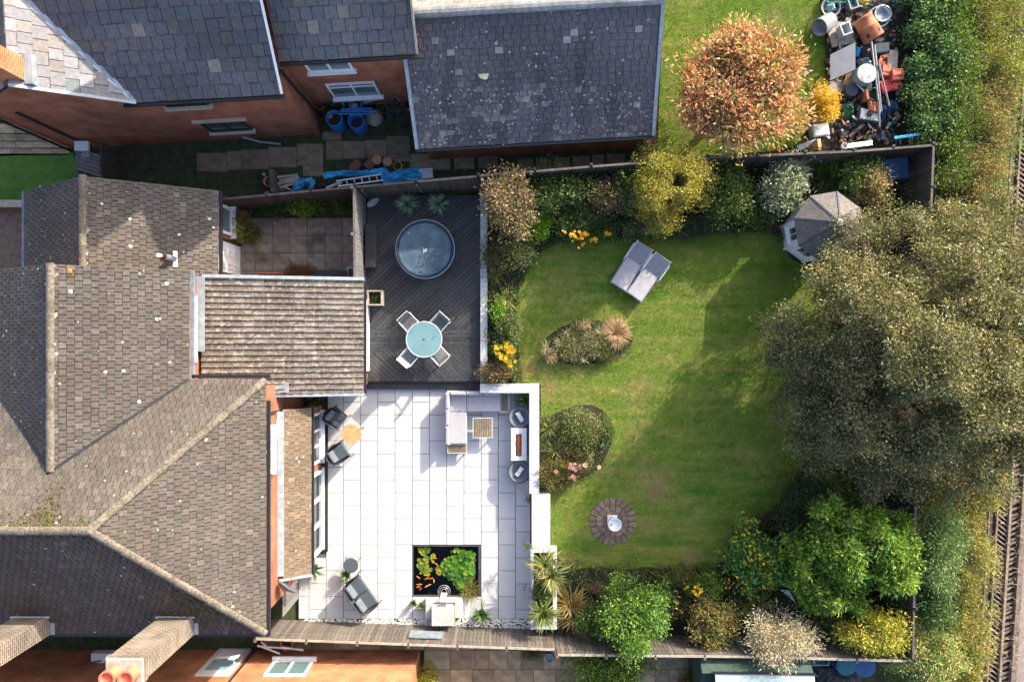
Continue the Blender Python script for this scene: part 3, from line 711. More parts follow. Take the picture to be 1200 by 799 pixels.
# ================================================================== BUILDINGS
def window(parent, p, along, out, wd, ht, cols=2, rows=(1.0,), fr=.07, dep=.07, sill=True, fm='white', gm='glass', sm=None, name='window'):
    """frame, panes and sill on a wall. p: lower left corner on the wall face"""
    p, al, ou = Vector(p), Vector(along).normalized(), Vector(out).normalized(); up = Vector((0, 0, 1))
    Rm = Matrix((al, ou, up)).transposed()
    def bx(mb, a0, a1, z0, z1, d0, d1):
        c = p + al * (a0 + a1) / 2 + up * (z0 + z1) / 2 + ou * (d0 + d1) / 2; mb.box(c, (a1 - a0, d1 - d0, z1 - z0), Mx=Rm)
    f = MB(); bx(f, 0, fr, 0, ht, -.03, dep); bx(f, wd - fr, wd, 0, ht, -.03, dep); bx(f, fr, wd - fr, 0, fr, -.03, dep); bx(f, fr, wd - fr, ht - fr, ht, -.03, dep)
    cw_ = (wd - 2 * fr) / cols; zs = [fr]; tot = sum(rows)
    for r_ in rows: zs.append(zs[-1] + (ht - 2 * fr) * r_ / tot)
    for i in range(1, cols): bx(f, fr + cw_ * i - fr / 2, fr + cw_ * i + fr / 2, fr, ht - fr, -.03, dep - .008)
    for z in zs[1:-1]: bx(f, fr, wd - fr, z - fr / 2, z + fr / 2, -.03, dep - .014)
    w_ = f.build(name, M[fm], parent)
    for i in range(cols):
        for z0, z1 in zip(zs, zs[1:]):
            g = MB(); bx(g, fr + cw_ * i + .01, fr + cw_ * (i + 1) - .01, z0 + .01, z1 - .01, -.01, .022); g.build('pane', M[gm], w_)
    if sill:
        s_ = MB(); bx(s_, -.08, wd + .08, -.1, -.004, -.02, dep + .1); s_.build('sill', M[sm or fm], w_)
    return w_
def TC(a, b, lich=.0):
    def f(p):
        if rnd.random() < .05: return jc(b, .3)
        k = .5 + .5 * math.sin(p.x * 1.7 + 2.1 * math.sin(p.y * .9)) * math.sin(p.y * 1.3 + p.z)
        return jc(tuple(x + (y - x) * min(1, max(0, k * .7 + rnd.random() * .3)) for x, y in zip(a, b)), .14)
    return f

# ---------------- our house
hs = thing('house', 'brown tiled house with hipped main roof, gabled wing, garage and white patio at its side', 'house', (-12, -4, 0))
zE, tp = 5.0, .693
def npl(x, y): return (x, y, zE + (-1.22 - y) * tp)
EV, RX, RY, RZ = -7.82, -11.73, -5.26, 7.8
slopes = {
    'E': [(EV, -9.29, zE), (EV, -1.22, zE), (RX, RY, RZ)],
    'S': [(-26, -9.29, zE), (EV, -9.29, zE), (RX, RY, RZ), (-22.1, RY, RZ)],
    'N1': [npl(EV, -1.22), (RX, RY, RZ), npl(-13.47, RY), npl(-13.47, -3.81), npl(-10.27, -1.22)],
    'N2': [npl(-16.67, -1.22), npl(-13.47, -3.81), npl(-13.47, RY), (-22.1, RY, RZ), npl(-26, -1.22)],
    'W': [(-26, -9.29, zE), (-22.1, RY, RZ), (-26, -1.22, zE)],
    'GE': [(-10.27, -1.22, 5), (-10.27, 2.24, 5), (-13.47, 2.24, 6.8), (-13.47, -3.81, 6.8)],
    'GW': [(-16.67, -1.22, 5), (-13.47, -3.81, 6.8), (-13.47, 2.24, 6.8), (-16.67, 2.24, 5)],
    'gE': [(-10.36, 1.9, 2.6), (-10.36, 5.3, 2.6), (-13.8, 5.3, 4.75), (-13.8, 1.9, 4.75)],
    'gW': [(-17.2, 1.9, 2.6), (-13.8, 1.9, 4.75), (-13.8, 5.3, 4.75), (-17.2, 5.3, 2.6)]}
rf = MB()
for k, q in slopes.items(): rf.slab(q, .09)
roof = rf.build('roof', M['gutter'], hs)
tm = MB(); A, B = (.088, .074, .062), (.114, .098, .083); A2, B2 = (.088, .073, .063), (.112, .096, .083)
base_n = TC(A, B, .03)
def moss_n(p):
    return base_n(p)
def shade_s(p):  # south slope tiles coloured darker to deepen its shade
    return TC((.075, .054, .047), (.105, .078, .068))(p)
for k, cf, o in (('E', TC(A, B, .022), (EV, -9.29, 5)), ('S', shade_s, (-26, -9.29, 5)), ('N1', moss_n, (-7.82, -1.22, 5)), ('N2', moss_n, (-7.82, -1.22, 5)), ('GE', TC((.084, .071, .06), (.108, .093, .08)), (-10.27, -1.22, 5)),
                 ('GW', TC(A2, B2, .006), (-16.67, -1.22, 5)), ('gE', TC((.10, .084, .071), (.14, .119, .10)), (-10.36, 1.9, 2.6)), ('gW', TC(A2, B2, .006), (-17.2, 1.9, 2.6))):
    tiles(slopes[k], .2, .205, .027, cf, tm, gap=.0125, jit=.008, org=o, lift=.012)
stuff(tm.build('roof_tiles', M['tile'], roof))
SLL = list(slopes.values())
blobs([slopes[k] for k in ('E', 'N1', 'N2', 'S')], 260, (.01, .045), [(.32, .30, .27), (.38, .36, .33), (.25, .23, .19)], roof, 'lichen'); blobs([slopes[k] for k in ('GE', 'gE', 'gW', 'GW')], 110, (.015, .06), [(.4, .38, .34), (.5, .49, .46)], roof, 'lichen')
hipl = [((EV, -1.22), (RX, RY)), ((EV, -9.29), (RX, RY)), ((RX, RY), (-22, RY)), ((-13.47, -3.8), (-13.47, 2.24)), ((-13.8, 2.2), (-13.8, 5.3))]
def dseg(p, a, b): a, b, p = Vector(a), Vector(b), Vector((p.x, p.y)); t_ = max(0, min(1, (p - a).dot(b - a) / (b - a).length_squared)); return (p - a - (b - a) * t_).length
blobs([slopes[k] for k in ('E', 'N1', 'N2', 'S', 'GE', 'gE')], 15000, (.02, .07), [(.28, .24, .18), (.34, .30, .24), (.22, .18, .13)], roof, 'ridge_lichen', lambda c: max(0, .66 - min(dseg(c, a, b) for a, b in hipl) * 3.2) ** 2)
def mossk(c):
    q = .5 + .5 * math.sin(c.x * 2.6 + 1.3) * math.sin(c.x * 1.1)
    a = max(0, 1 - abs(c.y - RY) / (.35 + 1.5 * q ** 3)) if c.x < -11.3 and c.y > RY else 0
    return max(a, max(0, 1 - (Vector((c.x, c.y)) - Vector((-9.5, -8.0))).length / 1.25) if c.y < RY else 0, max(0, .6 - abs(c.y - RY)) * (q if c.y < RY and c.x < -11 else 0))
blobs([slopes[k] for k in ('N1', 'N2', 'S')], 60000, (.012, .045), [(.07, .075, .018), (.05, .06, .015), (.10, .085, .025), (.08, .05, .018)], roof, 'moss', lambda c: min(.95, mossk(c) ** 1.4), .5)
up_ = Vector((0, 0, .06))
for a, b in (((EV, -9.29, zE), (RX, RY, RZ)), ((EV, -1.22, zE), (RX, RY, RZ)), ((-22.1, RY, RZ), (RX, RY, RZ)), ((-13.47, -3.81, 6.8), (-13.47, 2.24, 6.8)), ((-13.8, 1.9, 4.75), (-13.8, 5.3, 4.75))):
    ridge_line(Vector(a) + up_, Vector(b) + up_, roof, .115, .36)
MB().lathe([(.07, 0), (.085, .015), (.05, .03)], (-13.05, 2.05, 6.6), 11, jit=.2).build('lichen_patch', mat('orange_lichen', (.34, .19, .03), .95, .3, 20), roof)
# walls
wl = MB()
wl.box((-16.885, -5.25, 2.47), (17.53, 7.5, 4.94)); wl.box((-13.47, .2, 2.47), (5.84, 3.5, 4.94))
wl.box((-13.8, 3.5, 1.28), (6.3, 3.1, 2.56))
wl.add([(-16.39, 1.94, 4.94), (-10.55, 1.94, 4.94), (-13.47, 1.94, 6.6), (-16.39, 1.6, 4.94), (-10.55, 1.6, 4.94), (-13.47, 1.6, 6.6)], [(1, 0, 2), (3, 4, 5), (0, 1, 4, 3), (1, 2, 5, 4), (2, 0, 3, 5)])
wl.add([(-16.95, 5.04, 2.55), (-10.66, 5.04, 2.55), (-13.8, 5.04, 4.55), (-16.95, 4.7, 2.55), (-10.66, 4.7, 2.55), (-13.8, 4.7, 4.55)], [(1, 0, 2), (3, 4, 5), (0, 1, 4, 3), (1, 2, 5, 4), (2, 0, 3, 5)])
wl.build('wall', M['brick_o'], hs)
# gutters
def gutter(a, b, parent, m='gutter', r=.055): return MB().beam(a, b, r * 2, r * 1.6).build('gutter', M[m], parent)
gutter((EV + .05, -9.3, 4.93), (EV + .05, -1.9, 4.93), hs); gutter((-24, -9.36, 4.93), (EV + .1, -9.36, 4.93), hs); gutter((-10.2, -1.2, 4.93), (-10.2, 2.25, 4.93), hs, 'leadd')
gutter((EV + .1, -1.13, 4.93), (-10.2, -1.13, 4.93), hs); gutter((-10.3, 2.2, 2.54), (-10.3, 5.3, 2.54), hs); gutter((-17.26, 1.95, 2.54), (-17.26, 5.3, 2.54), hs, 'leadd')
for a, b in (((-10.27, -1.22, 5.02), (-13.47, -3.81, 6.82)), ((-16.67, -1.22, 5.02), (-13.47, -3.81, 6.82))):
    MB().beam(Vector(a) + Vector((0, 0, .03)), Vector(b) + Vector((0, 0, .03)), .09, .03).build('valley_lining', M['gutter'], roof)
# extension: lean-to of interlocking tiles
ex = [(-5.24, -1.82, 2.62), (-5.24, 2.14, 2.62), (-10.45, 2.14, 3.75), (-10.45, -1.82, 3.75)]
exr = MB().slab(ex, .1).build('extension_roof', M['gutter'], hs)
nr, up, sd = plane_frame([Vector(p) for p in ex]); tm = MB(); nrow, ncol = 16, 20; tl = 5.331 / nrow; tw = 3.96 / ncol; o = Vector(ex[0])
cf = TC((.13, .108, .088), (.18, .15, .12))
for i in range(nrow):
    for j in range(ncol):
        cs = [(0, .012), (.62, .012), (.70, .05), (.84, .058), (.97, .05), (1.0, .012)]; vs = []
        jz = rnd.uniform(0, .004)
        for t, lz in ((tl * i - .012, .036), (tl * (i + 1), 0.0)):
            for (s_, z_) in cs:
                q = o + up * t + nr * (z_ + lz + jz); y_ = -1.82 + (j + s_) * tw; vs.append(Vector((q.x, y_, q.z)))
        c = cf(vs[0]) if rnd.random() > .12 else jc((.22, .19, .16), .2)
        tm.add(vs, [(k, 6 + k, 7 + k, k + 1) for k in range(5)] + [(0, 1, 2, 3, 4, 5)], c)
stuff(tm.build('pantiles', mat('pantile', attr=True, rough=.95, var=.35, scale=16, bump=.5, bscale=50, spec=.15, stain=(.44, .41, .37), sscale=7.5, samt=.85), exr))
MB().beam((-10.4, 2.18, 3.82), (-5.2, 2.18, 2.70), .11, .05).build('verge_flashing', M['lead'], exr)
MB().box((-10.44, .9, 3.86), (.3, 2.5, .03)).build('lead_flashing', M['lead'], exr); MB().box((-10.5, .4, 4.05), (.06, 2.2, .12)).build('white_trim', M['white'], exr)
gutter((-9.9, -1.88, 3.56), (-5.2, -1.88, 2.6), exr, 'lead', .05)
MB().box((-7.95, -1.6, 3.25), (.55, .34, .03)).build('lead_flashing', M['lead'], exr)
ew = MB().box((-7.98, .15, 1.25), (4.82, 3.6, 2.5)).build('extension_wall', M['brick_o'], hs)
MB().box((-5.53, .2, 1.3), (.08, 2.7, 2.4)).build('white_panel', M['white'], ew)
gutter((-5.2, -1.85, 2.58), (-5.2, 2.1, 2.58), exr)
# bay along the patio
bay = [(-7.14, -8.25, 2.42), (-7.14, -2.38, 2.42), (-7.98, -2.38, 2.98), (-7.98, -8.25, 2.98)]
br_ = MB().slab(bay, .08).build('bay_roof', M['gutter'], hs); tm = MB()
tiles(bay, .2, .2, .028, TC((.13, .096, .064), (.18, .135, .095)), tm, gap=.008, jit=.008, lift=.014)
stuff(tm.build('roof_tiles', M['tile'], br_)); blobs([bay], 26, (.012, .045), [(.4, .38, .34)], br_, 'lichen')
MB().box((-8.02, -5.3, 3.03), (.22, 5.7, .03), Mx=Matrix.Rotation(.25, 3, 'Y')).build('lead_flashing', M['lead'], br_)
gutter((-7.1, -8.3, 2.36), (-7.1, -2.3, 2.36), br_, 'gutter', .05); MB().beam((-7.12, -8.3, 2.45), (-8.08, -8.3, 3.04), .09, .06).build('verge', M['lead'], br_)
bw = MB().box((-7.9, -5.3, 1.15), (.96, 5.6, 2.3)).build('bay_wall', M['brick_o'], hs)
window(bw, (-7.42, -4.62, .35), (0, 1, 0), (1, 0, 0), 1.9, 1.85, 3, (1.0,), .08, .08, True)
window(bw, (-7.42, -8.05, .12), (0, 1, 0), (1, 0, 0), 3.1, 2.1, 3, (1.0,), .11, .1, False, name='patio_door')
MB().box((-7.36, -8.05 + 1.55, .07), (.12, 3.2, .1)).build('threshold', M['white'], bw)
MB().box((-7.25, -4.9, .035), (.14, 6.6, .07)).build('drain_channel', M['black'], hs)
# white rod and downpipe on the east wall
MB().tube([(-8.05, -2.4, 3.3), (-8.05, -2.4, 4.8), (-7.9, -2.4, 4.9)], .035, 8).build('downpipe', M['gutter'], hs)
MB().tube([(-8.06, -2.5, 3.2), (-8.07, -4.4, 3.6)], .025, 8).build('white_pipe', M['white'], hs)
window(hs, (-8.12, -4.4, 3.75), (0, 1, 0), (1, 0, 0), 1.5, 1.1, 2, (1.0,), .07, .06, True)
dn = Vector((-.5, -.8, .3)).to_track_quat('Z', 'Y').to_matrix()
dish = MB().lathe([(.0, .06), (.12, .045), (.24, .0), (.34, -.07), (.345, -.06), (.24, .02), (.01, .075)], (-7.72, -8.5, 3.25), 24, Mx=dn).build('satellite_dish', mat('dish_grey', (.09, .105, .12), .5, .15, 6), hs, True)
MB().tube([(-8.35, -8.3, 3.05), (-8.0, -8.4, 3.0), (-7.76, -8.46, 3.2)], .02, 7).build('bracket', M['galv'], dish); MB().tube([(-7.72, -8.5, 3.2), (-7.55, -8.1, 3.32)], .012, 6).build('receiver_arm', M['galv'], dish)
# garage door and window on the yard side
gd = MB().box((-10.63, 3.1, 1.0), (.06, 1.12, 2.0)).build('door', M['white'], hs)
for i in range(2):
    for j in range(3): MB().rbox((-10.59, 2.83 + .5 * i, .4 + .62 * j), (.03, .3, .46), r=.008).build('panel', M['white'], gd)
    for z in (.55, 1.1, 1.6): MB().box((-10.57, 2.83 + .5 * i, z), (.012, .06, .2)).build('moulding', M['alu'], gd)
window(hs, (-10.65, 3.95, .85), (0, 1, 0), (1, 0, 0), 1.05, 1.05, 1, (1.0,), .1, .09, True, gm='glassg')
MB().tube([(-10.3, 3.72, 2.5), (-10.58, 3.74, 2.3), (-10.58, 3.74, .05)], .035, 8).build('downpipe', M['gutter'], hs)
# flue on the garage roof
fl = MB().tube([(-11.55, 2.8, 3.3), (-11.55, 2.8, 4.15)], .1, 14).build('flue', M['leadd'], hs)
MB().box((-11.5, 2.8, 3.4), (.14, .55, .02), Mx=Matrix.Rotation(.55, 3, 'Y')).build('flashing', M['white'], fl); MB().tube([(-11.55, 2.8, 4.15), (-11.55, 2.8, 4.28)], [.14, .1], 14).build('cowl', M['gutter'], fl)
MB().tube([(-11.55, 2.8, 4.3), (-11.55, 2.8, 4.42)], .07, 12).build('cap', M['white'], fl)
# chimneys
def chimney(cx, cy, z0, z1, parent, wd=1.0, dp=.62, pots=2, bm='brick_c', potm='terra'):
    c = MB().box((cx, cy, (z0 + z1) / 2), (wd, dp, z1 - z0)).box((cx, cy, z1 - .06), (wd + .06, dp + .06, .16)).build('chimney', M[bm], parent)
    MB().rbox((cx, cy, z1 + .05), (wd + .02, dp + .02, .08), r=.03).build('mortar_cap', M['conc'], c)
    for i in range(pots):
        px_ = cx + (i - (pots - 1) / 2) * .5
        MB().lathe([(.2, 0), (.18, .3), (.22, .32), (.22, .4), (.17, .4), (.16, .3), (.05, .29)], (px_, cy - .05, z1 + .06), 20).build('pot', M['terra_r'], c)
    MB().box((cx, cy + dp / 2 + .03, z0 + .55), (wd + .22, .14, .03), Mx=Matrix.Rotation(-.6, 3, 'X')).build('flashing', M['lead'], c)
    MB().box((cx + wd / 2 + .05, cy, z0 + .35), (.14, dp, .03), Mx=Matrix.Rotation(.0, 3, 'X')).build('flashing', M['lead'], c)
    return c
M['terra_r'] = mat('red_chimney_pot', (.62, .16, .09), .8, .15, 6, .2, 30)
chimney(-10.45, -8.87, 5.0, 8.3, hs); chimney(-14.95, -8.87, 5.0, 8.3, hs)

# ---------------- neighbour's slate roofed house and outbuilding to the north (turned a few degrees)
AN = math.radians(3.3); NP = Vector((-7.4, 7.85, 0))
def NF(u, v, z=0): return Vector((NP.x + u * math.cos(AN) - v * math.sin(AN), NP.y + u * math.sin(AN) + v * math.cos(AN), z))
UX, UY = NF(1, 0) - NF(0, 0), NF(0, 1) - NF(0, 0)
def nbox(mb, u0, u1, v0, v1, z0, z1): return mb.prism([tuple(NF(*q).xy) for q in ((u0, v0), (u1, v0), (u1, v1), (u0, v1))], z0, z1)
nh = thing('slate_house', 'red brick house under patched slate roofs, two blue barrels standing in its corner', 'house', NF(-4, 3, 0))
SP = [NF(-4.55, 0, 5), NF(.07, 0, 5), NF(.07, 4.5, 7.88), NF(-7.2, 4.5, 7.88), NF(-7.2, 3.08, 6.97)]
SPW = [NF(-7.2, 3.08, 6.97), NF(-7.2, 4.5, 7.88), NF(-9.9, 4.5, 7.88), NF(-9.9, 0, 5)]
GE = [NF(-4.55, 0, 5), NF(-7.2, 3.08, 6.97), NF(-7.2, 0, 6.97)]; GW = [NF(-9.9, 0, 5), NF(-7.2, 0, 6.97), NF(-7.2, 3.08, 6.97)]
WG = [NF(.07, 1.03, 5), NF(4.43, 1.03, 5), NF(4.43, 4.5, 7.22), NF(.07, 4.5, 7.22)]
NB1 = [NF(-9.9, 4.5, 7.88), NF(.07, 4.5, 7.88), NF(.07, 9, 5), NF(-9.9, 9, 5)]; NB2 = [NF(.07, 4.5, 7.22), NF(4.43, 4.5, 7.22), NF(4.43, 8, 5), NF(.07, 8, 5)]
mb = MB()
for q in (SP, SPW, GE, GW, WG, NB1, NB2): mb.slab(q, .09)
nroof = mb.build('roof', M['gutter'], nh)
def pix(p): k = H / (H - p.z) * 30; return 600 + p.x * k, 400 - p.y * k
SL1 = [(.085, .085, .094), (.096, .09, .096), (.10, .09, .088), (.078, .081, .09), (.088, .09, .1), (.098, .088, .086)]
SL_LIT = [(.205, .195, .205), (.24, .23, .235), (.22, .203, .208), (.25, .24, .238), (.225, .205, .19), (.19, .182, .195)]  # paler slates: sunlight painted into the east-facing slope
rest = MB(); meshes = []
def slate_each(m_):
    q = Vector(m_.v[len(m_.v) // 2]); x_, y_ = pix(q)
    if -15 < x_ < 520 and y_ > -14: m_.build('slate', M['slate'], nroof)
    else: rest.add(m_.v, m_.f, m_.c[0])
def slc(pal):
    def f(p):
        r = rnd.random()
        if r < .02: return jc((.13, .15, .14), .1)
        if r < .05: return jc((.20, .175, .15), .15)
        k = 1 + .22 * math.sin(p.x * 1.1 + 2 * math.sin(p.z * 1.3)) * math.sin(p.z * 1.9 + p.y); return tuple(x * k for x in pick(pal, .08))
    return f
for q, pal in ((SP, SL1), (GE, SL_LIT), (WG, [(.10, .10, .107), (.108, .102, .11), (.115, .106, .098), (.09, .094, .10)])):
    tiles(q, .375, .38, .032, slc(pal), each=slate_each, gap=.01, jit=.016, wjit=.13, lift=.012)
for q in (SPW, GW): tiles(q, .375, .38, .02, slc(SL1), rest, gap=.006, jit=.014, wjit=.13)
stuff(rest.build('slates_beyond', M['slate'], nroof))
MB().beam(NF(-4.55, 0, 5.05), NF(-7.2, 3.08, 7.02), .2, .035).build('valley_lead', mat('valley_lead', (.30, .36, .42), .4, .3, 4, metal=.3), nroof)
MB().beam(NF(-4.66, .0, 5.09), NF(-7.31, 3.08, 7.06), .07, .04).build('valley_edge', M['white'], nroof)
MB().beam(NF(.09, -.02, 5.06), NF(.09, 4.5, 7.94), .07, .05).build('verge', M['white'], nroof)
MB().beam(NF(4.45, 1.0, 5.05), NF(4.45, 4.5, 7.27), .07, .06).build('verge', M['conc'], nroof)
MB().beam(NF(-4.55, -.03, 5.04), NF(-7.2, -.03, 7.0), .09, .05).build('verge', M['lead'], nroof)
gutter(NF(-5.0, -.06, 4.93), NF(.15, -.06, 4.93), nh); gutter(NF(.05, .97, 4.93), NF(4.6, .97, 4.93), nh)
mb = MB(); nbox(mb, -9.85, -.1, .22, 8.8, 0, 4.93); nbox(mb, -.3, 4.3, 1.25, 7.8, 0, 4.92)
g0 = [NF(-9.85, .22, 4.9), NF(-4.6, .22, 4.9), NF(-7.2, .22, 6.85), NF(-9.85, .6, 4.9), NF(-4.6, .6, 4.9), NF(-7.2, .6, 6.85)]
mb.add(g0, [(0, 1, 2), (4, 3, 5), (0, 3, 4, 1), (1, 4, 5, 2), (2, 5, 3, 0)]); mb.build('wall', M['brick_n'], nh)
out = -UY
def nwin(u, v, z, wd, ht, cols, rows, fm='white', gm='glassg', sill=True, sm=None): return window(nh, NF(u, v, z), UX, out, wd, ht, cols, rows, .07, .06, sill, fm, gm, sm)
nwin(.62, 1.25, 3.62, 1.5, 1.2, 2, (1, .35)); nwin(.82, 1.25, 1.05, 1.75, 1.35, 2, (1, .3))
nwin(-3.85, .22, 1.12, 1.55, 1.1, 2, (1.0,), 'gutter', 'glass', True, 'stone'); nwin(-4.1, .22, 3.95, 1.4, .95, 2, (1.0,), 'gutter', 'glass', True, 'stone')
for (u, z, wd) in ((-4.2, 3.83, 1.6), (-4.0, 2.28, 1.9)):
    mb = MB(); nbox(mb, u, u + wd, .12, .24, z, z + .12); mb.build('lintel', M['stone'], nh)
MB().tube([NF(-.02, .7, 4.85), NF(-.02, .9, 4.6), NF(-.02, .9, .05)], .045, 8).build('downpipe', M['gutter'], nh)
MB().tube([NF(-9.8, .12, 4.9), NF(-9.8, .12, .05)], .05, 8).build('downpipe', M['gutter'], nh)
MB().tube([NF(-2.9, .1, .6), NF(-2.4, .02, .15), NF(-1.6, -.1, .1)], .05, 8).build('waste_pipe', M['galv'], nh)
mb = MB(); nbox(mb, -9.0, -8.9, .16, .23, .2, 4.2); mb.build('movement_joint', M['dark'], nh)
mb = MB(); nbox(mb, -7.6, -6.85, .15, .8, 6.3, 8.6); nc = mb.build('chimney', M['brick_s'], nh)
mb = MB(); nbox(mb, -6.85, -6.62, .05, .95, 6.52, 6.8); mb.build('flashing', M['lead'], nc)
MB().lathe([(.15, 0), (.13, .5), (.1, .5), (.1, .3)], NF(-7.2, .45, 8.6), 14).build('pot', M['terra'], nc)

mb = MB(); mb.prism([(-8.5, 12.2), (-5.6, 12.2), (-5.6, 13.1), (-8.5, 13.1)], 6.5, 9.5); mb.prism([(-8.56, 12.14), (-5.54, 12.14), (-5.54, 13.16), (-8.56, 13.16)], 9.5, 9.65); shade_stack = mb.build('chimney', M['brick_n'], nh)  # out-of-view stack, added and sized to shade the garage roof
for i in range(5): MB().lathe([(.16, 0), (.13, .45), (.15, .5), (.1, .5), (.1, .3)], (-8.1 + .52 * i, 12.65, 9.65), 14).build('pot', M['terra'], shade_stack)
mb = MB(); a = [(-5.6, 12.4, 6.4), (-5.6, 12.4, 8.25), (-3.05, 12.4, 9.0), (-3.05, 12.4, 6.4)]; mb.add(a + [(x, 16.0, z) for x, y, z in a], [(0, 3, 2, 1), (4, 5, 6, 7), (0, 1, 5, 4), (1, 2, 6, 5), (2, 3, 7, 6), (3, 0, 4, 7)]); mb.build('added_shade_block', M['brick_n'], nh)  # unseen sloping block, added to shape the shadow on the garage roof
bn = thing('outbuilding', 'low brick outbuilding under one wide purple-grey slate roof with pale grey ridge', 'outbuilding', NF(8.2, 3, 0))
BE, BR = -1.23, 2.36
bs = [NF(3.97, BE, 2.32), NF(12.36, BE, 2.32), NF(12.36, BR, 4.95), NF(3.97, BR, 4.95)]; bs2 = [NF(3.97, BR, 4.95), NF(12.36, BR, 4.95), NF(12.36, 2 * BR - BE, 2.32), NF(3.97, 2 * BR - BE, 2.32)]
broof = MB().slab(bs, .1).slab(bs2, .1).build('roof', M['gutter'], bn); tm = MB()
def barnc(p):
    r = rnd.random(); k = math.sin(p.x * 1.9) * math.sin(p.y * 2.3 + p.x)
    if r < .012: return jc((.24, .23, .2), .2)
    if p.y < 8.7 and r < .1 + .2 * k: return jc((.15, .137, .124), .12)
    sk = sum(max(0, 1 - abs(p.x - x_ + .12 * math.sin(p.y * 2 + x_)) / w_) * max(0, min(1, (yt - p.y) / .8 + .3)) for x_, w_, yt in ((-2.1, .35, 9.9), (-1.2, .3, 9.4), (-.3, .45, 10), (.9, .3, 9.6), (1.25, .25, 9), (2.4, .35, 10.2), (3.6, .3, 9.2)))
    kk = max(.55, 1 - .4 * sk) * (1 + .12 * math.sin(p.x * .9 + p.y * 1.7))
    return tuple(x * kk for x in pick([(.09, .08, .09), (.098, .087, .094), (.094, .087, .097), (.084, .081, .086), (.104, .092, .09)], .07))
tiles(bs, .265, .205, .024, barnc, tm, gap=.009, jit=.008, wjit=.1, lift=.01)
tiles(bs2, .265, .205, .016, slc([(.23, .205, .20), (.26, .23, .225), (.245, .225, .21)]), tm, gap=.006, jit=.008, wjit=.1, lift=.01)  # far slope coloured much paler, as the sunlit side
stuff(tm.build('roof_slates', M['slate'], broof)); blobs([bs], 1500, (.012, .05), [(.30, .28, .24), (.24, .22, .19), (.36, .35, .31)], broof, 'lichen', lambda c: .25 + .75 * (c.y < 8.6), lift=.03); ridge_line(bs[3] + Vector((0, 0, .04)), bs[2] + Vector((0, 0, .04)), broof, .19, .62, 'ridge_s')
for u in (3.95, 12.38):
    MB().beam(NF(u, BE - .02, 2.37), NF(u, BR, 5.0), .12, .05).build('verge', M['lead'], broof)
MB().lathe([(.0, 0), (.19, 0), (.17, .03), (.01, .04)], NF(6.5, .75, 3.76), 14, jit=.2).build('lichen_patch', mat('pale_lichen', (.55, .55, .33), .95, .3, 20), broof)
gutter(NF(3.9, BE - .05, 2.26), NF(12.4, BE - .05, 2.26), bn)
mb = MB(); nbox(mb, 4.15, 12.2, -1.03, 2 * BR - BE - .25, 0, 2.3)
for u in (4.15, 11.95):
    q = [NF(u, -1.0, 2.28), NF(u, 2 * BR - BE - .28, 2.28), NF(u, BR, 4.7)]; q2 = [p + UX * .25 for p in q]; mb.add(q + q2, [(0, 2, 1), (3, 4, 5), (0, 1, 4, 3), (1, 2, 5, 4), (2, 0, 3, 5)])
mb.build('wall', M['brick_n'], bn)

# ---------------- southern neighbour: brick wall rising out of the picture
sh = thing('brick_house', 'bright orange brick house wall across the fence at the bottom edge, white door and window', 'house', (-12, -14, 0))
SY = -12.05
MB().box((-14.8, SY - 3.5, 2.45), (22.4, 7.0, 4.9)).build('wall', M['brick_s'], sh)
srf = [[(-26.2, SY + .3, 4.95), (-3.4, SY + .3, 4.95), (-6.5, SY - 3.5, 7.6), (-26.2, SY - 3.5, 7.6)], [(-26.2, SY - 7.3, 4.95), (-3.4, SY - 7.3, 4.95), (-6.5, SY - 3.5, 7.6), (-26.2, SY - 3.5, 7.6)], [(-3.4, SY + .3, 4.95), (-3.4, SY - 7.3, 4.95), (-6.5, SY - 3.5, 7.6)]]
mb = MB()
for q in srf: mb.slab(q, .1)
srr = mb.build('roof', M['gutter'], sh); tm = MB()
for q in srf: tiles(q, .3, .3, .03, TC(A2, B2), tm)
stuff(tm.build('roof_tiles', M['tile'], srr))
sd_ = MB().box((-10.8, SY + .03, 1.07), (1.25, .06, 2.12)).build('door', M['whitepaint'], sh)
for z, h_ in ((.5, .6), (1.4, .8)): MB().rbox((-10.8, SY + .075, z), (.8, .03, h_), r=.01).build('panel', M['aqua'] if z > 1 else M['white'], sd_)
MB().box((-10.35, SY + .09, 1.05), (.05, .06, .12)).build('handle', M['chrome'], sd_)
window(sh, (-7.45, SY, 1.0), (-1, 0, 0), (0, 1, 0), 1.5, 1.15, 2, (1.0,), .08, .07, True, gm='glassg')
MB().tube([(-9.95, SY + .08, .05), (-9.95, SY + .08, 4.8)], .04, 8).build('downpipe', M['gutter'], sh)
MB().box((-15.3, SY + .2, 1.0), (.9, .35, .3)).build('meter_box', M['whitepaint'], sh); MB().tube([(-13.9, SY + .1, .3), (-16.2, SY + .1, 1.6)], .03, 7).build('pipe', M['black'], sh)
# ================================================================== DECK, WALLS, FENCES, POND
DZ = .35
dk = thing('timber_deck', 'dark grey timber deck of diagonal boards with a cross band, below the spa', 'deck', (-3.4, 2, 0))
MB().box((-3.42, 2.05, .14), (4.36, 7.15, .28)).build('deck_base', M['dark'], dk)
def boards(poly, ang, wd, off=0):
    d = (math.cos(ang), math.sin(ang)); n_ = (-d[1], d[0]); ts = [q[0] * n_[0] + q[1] * n_[1] for q in poly]
    k = math.floor(min(ts) / wd)
    while k * wd < max(ts):
        a = k * wd + off; b = a + wd - .011
        q = [(d[0] * s + n_[0] * t, d[1] * s + n_[1] * t) for s, t in ((-40, a), (40, a), (40, b), (-40, b))]
        c = clip_poly(q, poly)
        if len(c) > 2 and abs(area2(c)) > .01: MB().prism(c, DZ - .04, DZ + rnd.uniform(-.002, .002)).build('deck_board', M['deck'], dk)
        k += 1
xa, xb = -5.6, -1.215
ya, yb, yc, yd = 5.62, .462, -.362, -1.545
